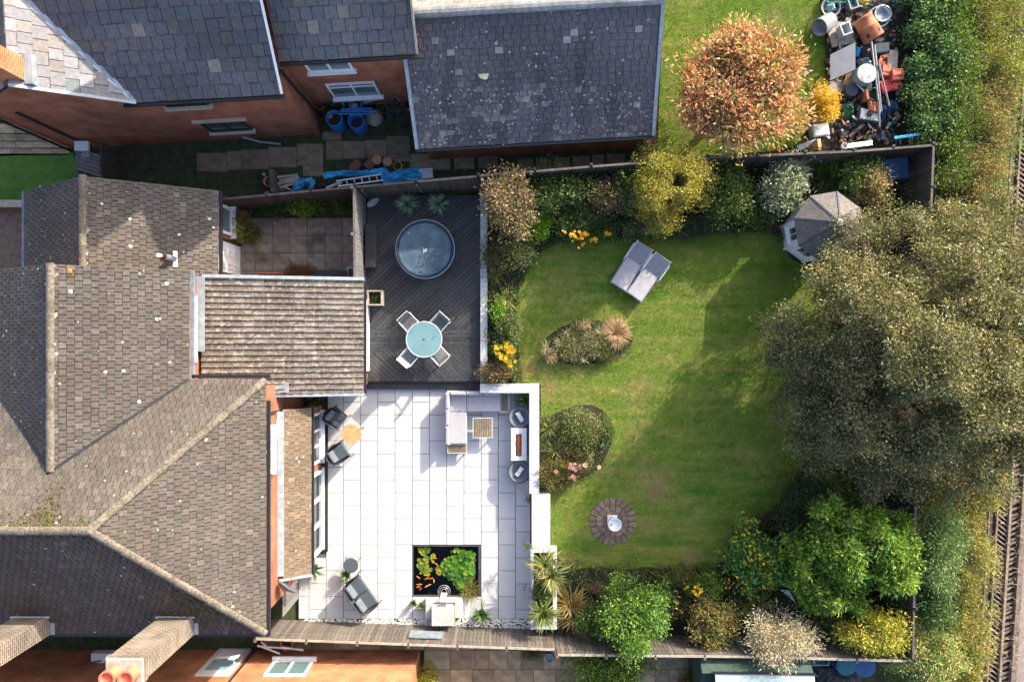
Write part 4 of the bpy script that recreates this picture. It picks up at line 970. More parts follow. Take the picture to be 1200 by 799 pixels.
boards([(xa, yb), (xb, yb), (xb, ya), (xa, ya)], math.radians(43), .142)
boards([(xa, yc), (xb, yc), (xb, yb - .008), (xa, yb - .008)], 0, .1373)
boards([(xa, yd), (xb, yd), (xb, yc - .008), (xa, yc - .008)], math.radians(-43), .142)
MB().box(((xa + xb) / 2, yd - .02, .2), (xb - xa, .03, .3)).build('fascia', M['black'], dk)
MB().rbox(((xa + xb) / 2, yd - .19, .1), (xb - xa, .3, .17), r=.01).build('step', M['deck'], dk)
# white rendered walls with coping slabs
def wall(name, label, pieces, copings, loc, group=None):
    t = thing(name, label, 'wall', loc, group); mb = MB()
    for (a, b, c, d, z0, z1) in pieces: mb.box(((a + c) / 2, (b + d) / 2, (z0 + z1) / 2), (c - a, d - b, z1 - z0))
    mb.build('wall', M['wallw'], t)
    for (a, b, c, d, z0, z1) in copings: MB().rbox(((a + c) / 2, (b + d) / 2, (z0 + z1) / 2), (c - a - .006, d - b - .006, z1 - z0), r=.006).build('coping', M['slab'], t)
    return t
ys = [5.6, 4.3, 3.05, 2.05, 1.0, -.1, -1.6]
wall('retaining_wall', 'long narrow white coped wall between dark deck and flower border', [(-1.19, -1.6, -.96, 5.6, 0, .56)], [(-1.21, b, -.94, a, .56, .6) for a, b in zip(ys, ys[1:])], (-1.08, 2, 0))
pc = [(-1.21, -1.97, .65, -1.61), (.65, -3.1, 1.03, -1.61), (.65, -4.4, 1.03, -3.1), (.65, -5.78, 1.03, -4.4)]
wall('patio_wall', 'white L-shaped patio wall behind the sofa corner and fire table', [(-1.19, -1.95, 1.0, -1.63, 0, .81), (.67, -5.78, 1.0, -1.95, 0, .81)],
     [(a, b, c, d, .81, .85) for a, b, c, d in [(-1.21, -1.97, -.2, -1.61), (-.2, -1.97, .65, -1.61)] + pc[1:]], (.8, -3, 0))
wall('wide_wall', 'broad flat white wall top between the narrow patio wall and the yucca planter', [(.76, -7.84, 1.42, -5.79, 0, .81)], [(.74, -6.9, 1.45, -5.785, .81, .85), (.74, -7.85, 1.45, -6.9, .81, .85)], (1.1, -6.8, 0))
pl = wall('planter', 'white rendered planter holding big yuccas at the patio corner', [(.71, -10.9, .83, -7.86, 0, .85), (1.55, -10.9, 1.7, -7.86, 0, .85), (.83, -10.9, 1.55, -10.72, 0, .85), (.83, -8.0, 1.55, -7.86, 0, .85)], [], (1.2, -9.4, 0))
MB().box((1.19, -9.36, .38), (.72, 2.72, .74)).build('soil', M['soil'], pl)
# white pebble strip along the fence
mb = MB()
for i in range(2300):
    x = rnd.uniform(-8.1, .85); yb_ = Y(735.5) - (.05 if x > -6 else 0); y = rnd.uniform(yb_, Y(725.5)); s = rnd.uniform(.022, .05)
    c = jc(rnd.choice([(.72, .71, .69), (.62, .6, .57), (.8, .79, .78), (.42, .39, .36), (.55, .5, .46)]), .1)
    a = rnd.uniform(0, PI); vs = []
    for z, k in ((0, .8), (s * .45, 1.0), (s * .8, .5)):
        for q in range(5): t = a + 2 * PI * q / 5; vs.append((x + math.cos(t) * s * k, y + math.sin(t) * s * k * .75, z + rnd.uniform(0, .004)))
    mb.add(vs, [(q, (q + 1) % 5, 5 + (q + 1) % 5, 5 + q) for q in range(5)] + [(5 + q, 5 + (q + 1) % 5, 10 + (q + 1) % 5, 10 + q) for q in range(5)] + [(10, 11, 12, 13, 14)], c)
tag(stuff(mb.build('pebbles', M['pebble'])), 'strip of white and grey pebbles between patio slabs and fence', 'pebbles')

# fences
fence('garden_fence', 'weathered grey boarded fence along the bottom, patio and shrubs in front of it', [(-9.4, -10.9), (-3.8, -11.11), (1.6, -11.3)], [0, 0, 0], 1.68, +1)
fence('garden_fence', 'weathered boarded fence behind the big shrubs, from planter to bottom right corner', [(1.62, -11.3), (8.7, -11.37), (14.25, -11.52)], [.38, .38, .38], 1.72, +1)
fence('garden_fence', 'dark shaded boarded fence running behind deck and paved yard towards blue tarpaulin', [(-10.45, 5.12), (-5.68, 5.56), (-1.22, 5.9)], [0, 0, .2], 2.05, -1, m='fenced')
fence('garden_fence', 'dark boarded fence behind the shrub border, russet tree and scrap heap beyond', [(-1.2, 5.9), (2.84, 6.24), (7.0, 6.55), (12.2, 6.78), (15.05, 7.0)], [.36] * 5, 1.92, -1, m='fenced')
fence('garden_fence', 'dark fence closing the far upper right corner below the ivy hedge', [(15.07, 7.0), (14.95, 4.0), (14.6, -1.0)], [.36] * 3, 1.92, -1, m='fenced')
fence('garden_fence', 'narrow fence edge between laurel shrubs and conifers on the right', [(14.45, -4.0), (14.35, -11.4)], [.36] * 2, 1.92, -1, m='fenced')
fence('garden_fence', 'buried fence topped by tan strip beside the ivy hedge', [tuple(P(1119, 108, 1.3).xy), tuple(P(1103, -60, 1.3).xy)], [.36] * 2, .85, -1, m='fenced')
fence('partition_fence', 'pale edged partition fence between paved yard and dark deck', [(-5.66, 2.15), (-5.68, 5.5)], [0, 0], 2.2, -1, m='gatew')
gt = thing('side_gate', 'grey boarded gate standing open beside the house corner and bottom fence', 'gate', (-8.33, -9.6, 0))
for i in range(7): MB().box((-8.33, -9.13 - .137 * i, .98), (.025, .127, 1.84)).build('board', M['gatew'], gt)
for z in (.35, 1.6): MB().box((-8.36, -9.54, z), (.03, .95, .1)).build('rail', M['gatew'], gt)
wg = thing('slatted_gate', 'low dark slatted gate with white post box between the two houses', 'gate', P(102, 188, 0))
for i in range(6): MB().box(P(104, 180 + 4.4 * i, .9), (1.05, .11, .03), rz=-.3).build('slat', M['gatew'], wg)
MB().box(P(127, 190, .5), (.07, 1.2, 1.0)).build('post', M['fenced'], wg); MB().box(P(96, 172, 1.2), (.5, .35, .12)).build('post_box', M['whitepaint'], wg); MB().box(P(101, 182, .9), (.3, .2, .1)).build('latch_box', M['galv'], wg)

# pond
pd = thing('pond', 'square sunken pond with dark lining set into white slabs', 'pond', ((x0 + x1) / 2, (y0 + y1) / 2, -.3))
mb = MB(); zb = -.62
mb.box(((x0 + x1) / 2, (y0 + y1) / 2, zb), (x1 - x0 + .2, y1 - y0 + .2, .06))
for a, b, c, d in ((x0 - .05, y0, x0 + .06, y1), (x1 - .06, y0, x1 + .05, y1), (x0 + .06, y0 - .05, x1 - .06, y0 + .03), (x0 + .06, y1 - .06, x1 - .06, y1 + .05)): mb.box(((a + c) / 2, (b + d) / 2, -.3), (c - a, d - b, .64))
mb.build('lining', mat('pond_liner', (.05, .055, .055), .6, .3, 4), pd)
wm = bpy.data.materials.new('pond_water'); wm.use_nodes = True; t = wm.node_tree; N_ = t.nodes
tr_ = N_.new('ShaderNodeBsdfTransparent'); tr_.inputs[0].default_value = (.28, .32, .26, 1)
gl = N_.new('ShaderNodeBsdfGlossy'); gl.inputs['Roughness'].default_value = .05; gl.inputs[0].default_value = (.9, .9, .9, 1)
fr = N_.new('ShaderNodeFresnel'); fr.inputs[0].default_value = 1.33; bpn = N_.new('ShaderNodeBump'); nzn = N_.new('ShaderNodeTexNoise'); nzn.inputs['Scale'].default_value = 7
bpn.inputs['Strength'].default_value = .15; bpn.inputs['Distance'].default_value = .02
tcn = N_.new('ShaderNodeTexCoord'); t.links.new(tcn.outputs['Object'], nzn.inputs['Vector']); t.links.new(nzn.outputs[0], bpn.inputs['Height']); t.links.new(bpn.outputs[0], gl.inputs['Normal']); t.links.new(bpn.outputs[0], fr.inputs['Normal'])
mxs = N_.new('ShaderNodeMixShader'); t.links.new(fr.outputs[0], mxs.inputs[0]); t.links.new(tr_.outputs[0], mxs.inputs[1]); t.links.new(gl.outputs[0], mxs.inputs[2]); t.links.new(mxs.outputs[0], N_['Material Output'].inputs[0])
MB().add([(x0 + .055, y0 + .025, -.1), (x1 - .055, y0 + .025, -.1), (x1 - .055, y1 - .055, -.1), (x0 + .055, y1 - .055, -.1)], [(0, 1, 2, 3)]).build('water', wm, pd)
# goldfish
fm_ = mat('goldfish_skin', (.5, .11, .012), .35, .25, 20); fm2 = mat('goldfish_skin_pale', (.58, .30, .09), .35, .25, 20)
def goldfish(px, py, ang, s, m, lab):
    p = P(px, py, -.105); t = thing('goldfish', lab, 'goldfish', p, 'goldfish in the pond')
    d = Vector((math.cos(ang), math.sin(ang), 0)); n_ = Vector((-d.y, d.x, 0)); mb = MB(); vs = []; prof = [(-.5, .03), (-.36, .12), (-.1, .2), (.15, .19), (.34, .12), (.48, .03)]
    for a, r in prof:
        for k in range(8): q = 2 * PI * k / 8; vs.append(p + d * a * s - n_ * 0 + n_ * math.cos(q) * r * s * .62 + Vector((0, 0, math.sin(q) * r * s * .8)))
    mb.add(vs, [(i * 8 + k, i * 8 + (k + 1) % 8, i * 8 + 8 + (k + 1) % 8, i * 8 + 8 + k) for i in range(5) for k in range(8)] + [tuple(range(7, -1, -1)), tuple(range(40, 48))])
    mb.build('body', m, t, True)
    b = p - d * .48 * s
    MB().add([b, b - d * .3 * s + n_ * .14 * s, b - d * .2 * s, b - d * .3 * s - n_ * .14 * s, b - Vector((0, 0, .01)), b - d * .2 * s - Vector((0, 0, .008))], [(0, 1, 2), (0, 2, 3), (4, 5, 1), (4, 3, 5)]).build('tail', m, t)
    q = p + d * .1 * s
    MB().add([q + n_ * .1 * s, q + n_ * .26 * s - d * .14 * s, q - d * .05 * s + n_ * .1 * s, q - n_ * .1 * s, q - n_ * .26 * s - d * .14 * s, q - d * .05 * s - n_ * .1 * s], [(0, 1, 2), (3, 5, 4)]).build('fin', m, t)
FISH = [(490, 676.5, 2.5, .3, 'uppermost orange goldfish at the left edge below yellowish lily pads'), (500, 678, .45, .34, 'orange goldfish in the middle of the shoal, upper row'), (505, 678, .3, .3, 'orange goldfish right of the upper row of the shoal'),
        (491, 685, .1, .38, 'deep orange goldfish lying level at the left of the lower row'), (490, 688, .2, .3, 'small orange goldfish just under the level deep orange one'), (492.5, 690.5, .8, .24, 'lowest goldfish, tilted, nearest the fountain corner'),
        (500, 687, .5, .32, 'pale orange goldfish heading up and right in the lower row'), (503, 685.5, .35, .26, 'slim orange goldfish ahead of the pale orange one'), (508.5, 681, 1.6, .26, 'pale goldfish pointing up, apart at the right of the shoal'),
        (510, 654.5, .1, .24, 'orange goldfish in the dark gap between the two lily patches, topmost'), (511, 661, 2.6, .3, 'red goldfish half under the left lily patch in the gap'), (514, 664, .2, .3, 'orange goldfish in the gap nearest the yellow lily pads')]
for i, (a, b, g_, s, lab) in enumerate(FISH): goldfish(a, b, g_, s * .68, fm2 if 'pale' in lab else fm_, lab)
# lilies
def lily(label, blobs, pal, n, Rr, zmax, extra=None):
    cx, cy = sum(b[0] for b in blobs) / len(blobs), sum(b[1] for b in blobs) / len(blobs); p = P(cx, cy, -.1); t = thing('water_lily', label, 'water lily', p, 'water lilies in the pond')
    placed = []; k = 0
    for i in range(n * 6):
        b = rnd.choice(blobs); r = math.sqrt(rnd.random()); a = rnd.uniform(0, 2 * PI); q = P(b[0] + math.cos(a) * r * b[2], b[1] + math.sin(a) * r * b[3], -.09)
        R_ = Rr * rnd.uniform(.65, 1.2)
        if any((q - z).length < R_ * .75 for z in placed): continue
        placed.append(q); k += 1
        edge = 1 - r; z = -.092 + .002 * (k % 5) + zmax * edge * rnd.random(); ti = rnd.uniform(-.3, .3) * (1 if zmax > .1 else .15); ta = rnd.uniform(0, 2 * PI); vs = [(q.x, q.y, z - .01)]
        for s in range(13):
            w_ = ta + .25 + (2 * PI - .5) * s / 12; vs.append((q.x + math.cos(w_) * R_, q.y + math.sin(w_) * R_, z + math.sin(w_ - ta) * R_ * ti + rnd.uniform(0, .012)))
        MB().add(vs, [(0, s, s + 1) for s in range(1, 13)], pick(pal, .15)).build('lily_pad', M['leaf'], t)
        if k >= n: break
    if extra: extra(t)
lily('yellowish green lily pads floating over the goldfish', [(500, 650, 9, 7), (494, 660, 7, 7), (505, 662, 8, 9), (499, 668, 8, 6), (497, 645, 6, 3), (516, 669, 4, 4)], [(.20, .25, .02), (.13, .21, .02), (.30, .27, .02), (.10, .18, .03), (.45, .36, .01)], 46, .085, .02)
lily('large clump of bright green lily leaves crowding the right half of the pond', [(540, 655, 15, 12), (533, 668, 13, 11), (547, 668, 9, 13), (527, 662, 8, 8), (540, 683, 7, 8), (548, 650, 9, 5)], [(.06, .20, .015), (.09, .25, .02), (.14, .28, .03), (.05, .15, .02), (.20, .30, .04)], 120, .115, .32)
V, F, cc = blade_arrays([tuple(P(548, 687, -.1)), tuple(P(553, 690, -.1)), tuple(P(545, 692, -.1)), tuple(P(552, 696, 0))], 60, .75, .014, (.5, 1.4), .55, [(.10, .13, .02), (.20, .15, .05), (.12, .17, .03), (.25, .2, .08)], sway=.2)
rt = thing('pond_rush', 'fine arching brownish rush spilling over the lower right pond corner', 'plant', P(549, 690, -.1)); fast_mesh('blades', V, F, cc, M['strap'], rt)
# stone fountain
ft = thing('fountain', 'pale stone block fountain with steel spout pouring into the pond', 'fountain', (-2.65, -10.25, 0))
MB().rbox((-2.64, -10.5, .36), (.84, .66, .72), r=.012).build('tall_block', M['lime'], ft)
MB().rbox((-3.2, -10.38, .2), (.26, .6, .4), r=.012).build('low_block', M['lime'], ft); MB().rbox((-2.06, -10.36, .2), (.29, .58, .4), r=.012).build('low_block', M['lime'], ft)
MB().rbox((-2.64, -10.06, .12), (1.42, .14, .24), r=.01).build('ledge', M['lime'], ft)
MB().box((-2.66, -10.07, .52), (.27, .16, .06)).build('spout', M['chrome'], ft)
mb = MB()
for i in range(7):
    a = -2.76 + .034 * i; mb.tube([(a, -10.0, .52), (a, -9.93, .48), (a + .004, -9.88, .3), (a + .006, -9.86, -.1)], [.006, .008, .01, .012], 5)
mb.build('falling_water', mat('running_water', (.75, .8, .82), .1, .1, 10), ft)
mb = MB()
for i in range(3): mb.ring((-2.66, -9.8, -.098), .1 + .07 * i, .007, 22, 4)
mb.build('ripple', mat('ripple_foam', (.4, .42, .4), .2, .1, 10), ft)

# ================================================================== GARDEN FURNITURE
sf = thing('corner_sofa', 'L-shaped outdoor sofa with pale grey cushions and brown slatted end tables', 'sofa', (-1.6, -2.9, .03))
MB().rbox((-2.13, -2.95, .17), (.78, 2.04, .18), r=.01).rbox((-1.1, -2.33, .17), (1.24, .78, .18), r=.01).build('frame', M['alu'], sf)
for a, b, c, d in ((-2.38, -2.72, -1.75, -2.08), (-2.38, -3.96, -1.75, -2.73), (-1.74, -2.72, -.47, -2.08)): MB().rbox(((a + c) / 2, (b + d) / 2, .36), (c - a, d - b, .17), r=.035).build('seat_cushion', M['lcush'], sf)
for b, d in ((-2.6, -1.98), (-3.22, -2.62), (-3.96, -3.24)): MB().rbox((-2.45, (b + d) / 2, .5), (.15, d - b, .44), r=.045, Mx=Matrix.Rotation(-.1, 3, 'Y')).build('back_cushion', M['lcush'], sf)
for a, c in ((-2.36, -1.76), (-1.74, -1.12), (-1.1, -.47)): MB().rbox(((a + c) / 2, -2.01, .5), (c - a, .15, .44), r=.045, Mx=Matrix.Rotation(-.1, 3, 'X')).build('back_cushion', M['lcush'], sf)
def slat_table(parent, x, y, wx, wy, z, along, leg=True, n=None, top='table_top'):
    """slatted top in a pale metal frame on four legs"""
    f = MB()
    for s in (-1, 1): f.box((x + s * (wx / 2 - .012), y, z - .02), (.024, wy, .04)).box((x, y + s * (wy / 2 - .012), z - .02), (wx - .05, .024, .04))
    f.build('frame', M['alu'], parent)
    L_, Wd_ = (wx - .06, wy - .06) if along == 'x' else (wy - .06, wx - .06); n = n or max(4, round(Wd_ / .08)); st = Wd_ / n
    for i in range(n):
        o = -Wd_ / 2 + st * (i + .5)
        MB().box((x, y + o, z - .012) if along == 'x' else (x + o, y, z - .012), (L_, st - .012, .018) if along == 'x' else (st - .012, L_, .018)).build('slat', M['teak'], parent)
    if leg:
        for sx in (-1, 1):
            for sy in (-1, 1): MB().box((x + sx * (wx / 2 - .025), y + sy * (wy / 2 - .025), z / 2), (.04, .04, z - .05)).build('leg', M['alu'], parent)
slat_table(sf, -2.12, -4.16, .74, .36, .33, 'x'); slat_table(sf, -.28, -2.37, .34, .74, .33, 'y')
ct = thing('coffee_table', 'square brown slatted coffee table inside the sofa corner', 'table', (-1.13, -3.35, .03)); slat_table(ct, -1.13, -3.34, .76, .78, .4, 'y', n=8)
fp = thing('fire_table', 'white rectangular fire table with long red-brown burner bed, between two round chairs', 'table', (.26, -3.95, .03))
MB().rbox((.26, -3.95, .28), (.5, 1.1, .5), r=.01).build('body', M['whitepaint'], fp); MB().rbox((.26, -3.95, .56), (.6, 1.24, .06), r=.01).build('table_top', M['whitepaint'], fp)
MB().box((.26, -3.97, .592), (.22, .84, .006)).build('burner_tray', M['black'], fp)
mb = MB()
for i in range(150):
    s = rnd.uniform(.018, .03); mb.rbox((.26 + rnd.uniform(-.085, .085), -3.97 + rnd.uniform(-.39, .39), .597 + s * .5), (s * 1.6, s * 1.3, s), rz=rnd.uniform(0, 3), r=s * .25)
stuff(mb.build('lava_stones', mat('lava_stone', (.17, .05, .03), .95, .4, 30), fp))
def round_chair():
    t = thing('round_chair', '', 'chair', (0, 0, 0), 'round wire chairs at the fire table')
    MB().ring((0, 0, .52), .42, .018, 36, 6).build('rim', M['black'], t); MB().ring((0, 0, .1), .22, .014, 24, 6).build('base_ring', M['black'], t)
    for i in range(10):
        a = 2 * PI * i / 10; MB().tube([(math.cos(a) * .42, math.sin(a) * .42, .52), (math.cos(a) * .3, math.sin(a) * .3, .36), (math.cos(a) * .08, math.sin(a) * .08, .3)], .009, 5).build('spoke', M['black'], t)
    for i in range(4):
        a = 2 * PI * (i + .5) / 4; MB().tube([(math.cos(a) * .22, math.sin(a) * .22, .1), (math.cos(a) * .12, math.sin(a) * .12, .31)], .012, 5).build('strut', M['black'], t)
        MB().tube([(math.cos(a) * .22, math.sin(a) * .22, .1), (math.cos(a) * .25, math.sin(a) * .25, 0)], .014, 5).build('foot', M['black'], t)
    MB().lathe([(.01, .3), (.2, .315), (.33, .39), (.41, .51), (.4, .515), (.31, .42), (.18, .345), (.01, .33)], (0, 0, 0), 28).build('seat_shell', mat('grey_wire_mesh', (.12, .145, .165), .7, .15, 40), t, True)
    cm = mat('patterned_cushion', (.55, .55, .56), .9, .35, 22)
    MB().rbox((.0, 0, .47), (.17, .4, .12), rz=0, r=.04).build('cushion', cm, t)
    return t
for i, (px_, py_, rz, lab) in enumerate(((609, 489, .55, 'black round wire chair between potted plant and fire table, cushion tilted left'), (608.5, 553, -.62, 'black round wire chair beyond the fire table, nearest the wide white wall'))):
    if i == 0: rc = round_chair(); o = rc
    else: o = copy_tree(rc)
    q = P(px_, py_, .5); o.location = (q.x, q.y, .03); o.rotation_euler = (0, 0, rz); o['label'] = lab
# rope armchair, built facing +Y
def armchair(name, wd, label, cat, seats=1, group=None):
    t = thing(name, label, cat, (0, 0, 0), group); h2 = wd / 2
    MB().rbox((0, 0, .3), (wd, .62, .06), r=.01).build('seat_frame', M['black'], t)
    for i in range(seats):
        sw = (wd - .1) / seats; cx = -wd / 2 + .05 + sw * (i + .5)
        MB().rbox((cx, .04, .4), (sw - .01, .6, .13), r=.035).build('seat_cushion', M['dcush'], t)
        MB().rbox((cx, -.2, .56), (sw * .8, .13, .34), r=.045, Mx=Matrix.Rotation(.42, 3, 'X')).build('scatter_cushion', M['mcush'], t)
    pts = [(-h2, .33, .6), (-h2 - .03, 0, .63), (-h2 + .04, -.32, .72), (0, -.42, .76), (h2 - .04, -.32, .72), (h2 + .03, 0, .63), (h2, .33, .6)]
    MB().tube(pts, .018, 7).build('arm_rail', M['black'], t)
    low = [(-h2, .3, .32), (-h2, 0, .32), (-h2 + .06, -.29, .32), (0, -.34, .32), (h2 - .06, -.29, .32), (h2, 0, .32), (h2, .3, .32)]
    def at(ps, f): k = min(int(f * 6), 5); return Vector(ps[k]).lerp(Vector(ps[k + 1]), f * 6 - k)
    n = int(34 * wd / .6); mb = MB()
    for i in range(n): mb.tube([at(low, (i + .5) / n), at(pts, (i + .5) / n)], .011, 5)
    mb.build('rope_weave', M['dgrey'], t)
    MB().add([at(low, i / 24) + Vector((0, 0, .02)) for i in range(4, 21)] + [at(pts, i / 24) for i in range(4, 21)], [(k, k + 1, 18 + k, 17 + k) for k in range(16)]).build('back_panel', M['dgrey'], t)
    for sx in (-1, 1):
        for sy, z in ((.32, .6), (-.26, .32)): MB().tube([(sx * h2, sy, z), (sx * (h2 + .03), sy * 1.15, 0)], .016, 6).build('leg', M['black'], t)
    return t
ac = armchair('rope_armchair', .66, 'charcoal rope armchair in the corner by the bay wall, above the round wooden table', 'armchair', 1, 'charcoal armchairs at the wooden table')
q = P(392.5, 490, .5); ac.location = (q.x, q.y, .03); ac.rotation_euler = (0, 0, math.radians(-128))
a2 = copy_tree(ac); q = P(396, 532, .5); a2.location = (q.x, q.y, .03); a2.rotation_euler = (0, 0, math.radians(-57)); a2['label'] = 'charcoal rope armchair below the round wooden table, grey cushion towards the house'
def round_table(name, label, px_, py_, r, h_, m, g0=.03):
    q = P(px_, py_, h_); t = thing(name, label, 'table', (q.x, q.y, g0)); b = Vector((q.x, q.y, g0))
    MB().lathe([(r * .96, h_ - .03 - g0), (r, h_ - .02 - g0), (r, h_ - .006 - g0), (r * .985, h_ - g0)], b, 32).build('table_top', M[m], t)
    for k in range(3): a = 2 * PI * k / 3 + .5; MB().tube([b + Vector((math.cos(a) * r * .8, math.sin(a) * r * .8, h_ - .03 - g0)), b + Vector((math.cos(a) * r * 1.12, math.sin(a) * r * 1.12, 0))], .014, 6).build('leg', M['black'], t)
    return t
round_table('side_table', 'round light wooden table between two charcoal armchairs', 412, 509, .385, .5, 'wood')
round_table('side_table', 'small round charcoal side table beside the loveseat', 411, 663, .285, .5, 'dcush')
lv = armchair('loveseat', 1.36, 'charcoal two-seat rope sofa set askew near the bottom fence', 'sofa', 2)
q = P(423, 697, .5); lv.location = (q.x, q.y, .03); lv.rotation_euler = (0, 0, math.radians(35 - 90))
# glass dining table and four chairs on the deck
dt = thing('dining_table', 'round frosted glass dining table on the dark deck', 'table', (-3.3, .06, DZ)); b = Vector((-3.3, .06, DZ))
MB().lathe([(.62, .715), (.655, .72), (.655, .735), (.62, .738)], b, 40).build('glass_top', mat('frosted_glass', (.15, .27, .285), .2, .12, 1.5, spec=.6), dt)
MB().ring(b + Vector((0, 0, .727)), .665, .018, 40, 8).build('rim', M['alu'], dt); MB().lathe([(.03, .735), (.03, .75), (.015, .752)], b, 14).build('parasol_hole', M['black'], dt)
for k in range(4): a = PI / 2 * k; MB().tube([b + Vector((math.cos(a) * .58, math.sin(a) * .58, .71)), b + Vector((math.cos(a) * .5, math.sin(a) * .5, 0))], .02, 7).build('leg', M['alu'], dt)
def dining_chair():
    t = thing('dining_chair', '', 'chair', (0, 0, 0), 'sling chairs round the glass table')   # faces +Y
    MB().rbox((0, 0, .43), (.46, .5, .025), r=.006).build('seat_sling', M['sling'], t)
    MB().rbox((0, -.32, .66), (.46, .03, .5), r=.006, Mx=Matrix.Rotation(.33, 3, 'X')).build('back_sling', M['sling'], t)
    for s in (-1, 1):
        MB().tube([(s * .25, .27, .0), (s * .25, .25, .43), (s * .25, -.25, .42), (s * .25, -.4, .92)], .016, 7).build('side_frame', M['alu'], t)
        MB().tube([(s * .25, -.2, .42), (s * .26, -.36, 0)], .016, 7).build('leg', M['alu'], t)
        MB().tube([(s * .27, .27, .43), (s * .28, .2, .64), (s * .275, -.33, .66)], [.016, .02, .018], 7).build('armrest', M['alu'], t)
    MB().tube([(-.25, -.4, .92), (.25, -.4, .92)], .016, 7).build('top_bar', M['alu'], t)
    return t
for i, (px_, py_, lab) in enumerate(((481, 380, 'grey sling chair at the glass table, on the side nearest house and spa'), (514, 380, 'grey sling chair at the glass table, on the side nearest spa and border'), (481, 417, 'pale backed sling chair at the glass table, nearest the house and deck step'), (513.5, 415, 'grey sling chair at the glass table, nearest sofa and white wall'))):
    if i == 0: dc = dining_chair(); o = dc
    else: o = copy_tree(dc)
    q = P(px_, py_, DZ + .5); o.location = (q.x, q.y, DZ); v = Vector((-3.3 - q.x, .06 - q.y)); o.rotation_euler = (0, 0, math.atan2(v.y, v.x) - PI / 2); o['label'] = lab
    if i == 2:
        for ch in o.children:
            if ch.name.startswith('back_sling'): ch.data = ch.data.copy(); ch.data.materials[0] = M['slingl']; ch['label'] = 'pale back sling'
# spa with its cover
sx_, sy_ = -3.26, 3.44
sp_ = thing('hot_tub', 'round blue-grey covered hot tub on the dark deck', 'hot tub', (sx_, sy_, DZ)); b = Vector((sx_, sy_, DZ))
MB().lathe([(1.0, 0), (1.07, .12), (1.09, .35), (1.08, .58), (1.0, .62)], b, 48).build('wall', M['tubside'], sp_, True)
prof = [(1.09, .6), (1.105, .66), (1.085, .72), (1.04, .73), (.99, .715), (.93, .702), (.87, .704), (.8, .707), (.72, .71), (.64, .713), (.55, .716), (.46, .718), (.37, .72), (.28, .722), (.18, .723), (.09, .724), (.01, .724)]
mb = MB(); n = 72; vs = []; fs = []
for i, (r, z) in enumerate(prof):
    for k in range(n):
        t = 2 * PI * k / n; wob = 0
        if 0 < r < 1.0: wob = (.0012 * math.sin(t * 3 + r * 5)) * min(1, r * 2.5)
        vs.append(b + Vector((r * math.cos(t), r * math.sin(t), z + wob)))
for i in range(len(prof) - 1):
    for k in range(n): j = (k + 1) % n; fs.append((i * n + k, i * n + j, i * n + n + j, i * n + n + k))
mb.add(vs, fs); cov = mb.build('cover', M['tubcov'], sp_, True)
MB().ring(b + Vector((0, 0, .728)), 1.1, .009, 64, 6).build('piping', M['alu'], cov)
MB().lathe([(1.095, .655), (1.112, .69), (1.09, .742), (1.05, .752), (1.0, .742), (.975, .71), (.974, .70)], b, 64).build('rim', mat('spa_rim', (.022, .04, .06), .8, .2, 6, spec=.1), cov, True)
mb = MB()
for i in range(9):
    a = rnd.uniform(0, 2 * PI); r0 = rnd.uniform(.08, .3); r1 = r0 + rnd.uniform(.3, .55); da = rnd.uniform(-.3, .3); pts = []
    for k in range(7): f = k / 6; r_ = r0 + (r1 - r0) * f; pts.append(b + Vector((math.cos(a + da * f) * r_, math.sin(a + da * f) * r_, .722)))
    mb.tube(pts, [.001, .006, .008, .009, .008, .005, .001], 6)
mb.build('fabric_crease', M['tubcov'], cov, True)
mb = MB(); c = b + Vector((0, -.06, .735))
for i in range(3): mb.box(c + Vector((-.05 + .05 * i, .012 * i - .02, 0)), (.022, .12, .006), rz=-.35)
mb.box(c + Vector((.0, .05, .001)), (.15, .022, .006), rz=.35 - .1); mb.box(c + Vector((-.09, .1, 0)), (.012, .1, .006), rz=.8); mb.build('logo', M['plast_w'], cov)
MB().box(b + Vector((-.62, .6, .722)), (.1, .07, .008), rz=.8).build('tag', M['galv'], cov)
for k in range(6): a = 2 * PI * (k + .5) / 6; MB().box(b + Vector((math.cos(a) * 1.1, math.sin(a) * 1.1, .5)), (.03, .05, .3), rz=a).build('strap', M['black'], cov)
sb = thing('deck_bench', 'long dark plank bench box against the partition fence on the deck', 'bench', (-5.35, 3.55, DZ))
MB().box((-5.36, 3.6, DZ + .28), (.36, 1.6, .54)).build('box', M['fenced'], sb)
for i in range(3): MB().rbox((-5.48 + .125 * i, 3.6, DZ + .57), (.115, 1.64, .03), r=.004).build('plank', M['gutter'], sb)
mi = thing('oval_panel', 'pale grey oval panel leaning at the shaded deck fence corner', 'panel', P(436.5, 238, DZ))
MB().lathe([(.0, .0), (.26, 0), (.27, .015), (.26, .03), (.0, .03)], P(437, 238, 1.0), 28, Mx=Matrix.Rotation(.7, 3, 'Z') @ Matrix.Diagonal((1, .45, 1)) @ Matrix.Rotation(.3, 3, 'Y')).build('panel', M['galv'], mi); MB().tube([P(437, 238, 1.0), P(434, 236, DZ)], .02, 6).build('stand', M['black'], mi)
for nm, a, b_ in (('left', (424, 223), (430, 232)), ('right', (488, 217), (496, 227))):
    t = thing('fence_brace', 'thin grey timber brace leaning on dark deck fence, ' + ('behind the oval panel' if nm == 'left' else 'above the spiky pots'), 'brace', P(*b_, DZ)); MB().beam(P(*b_, DZ), P(*a, 2.1), .07, .05).build('brace', M['fence'], t)
pb = thing('square_planter', 'square dark planter with pale rim at the end of the extension', 'planter', P(439, 349.5, DZ)); c = P(439.2, 349.5, DZ + .45)
for s in (-1, 1): MB().box((c.x + s * .26, c.y, DZ + .24), (.05, .57, .48)).build('side', M['conc'], pb); MB().box((c.x, c.y + s * .26, DZ + .24), (.47, .05, .48)).build('side', M['conc'], pb)
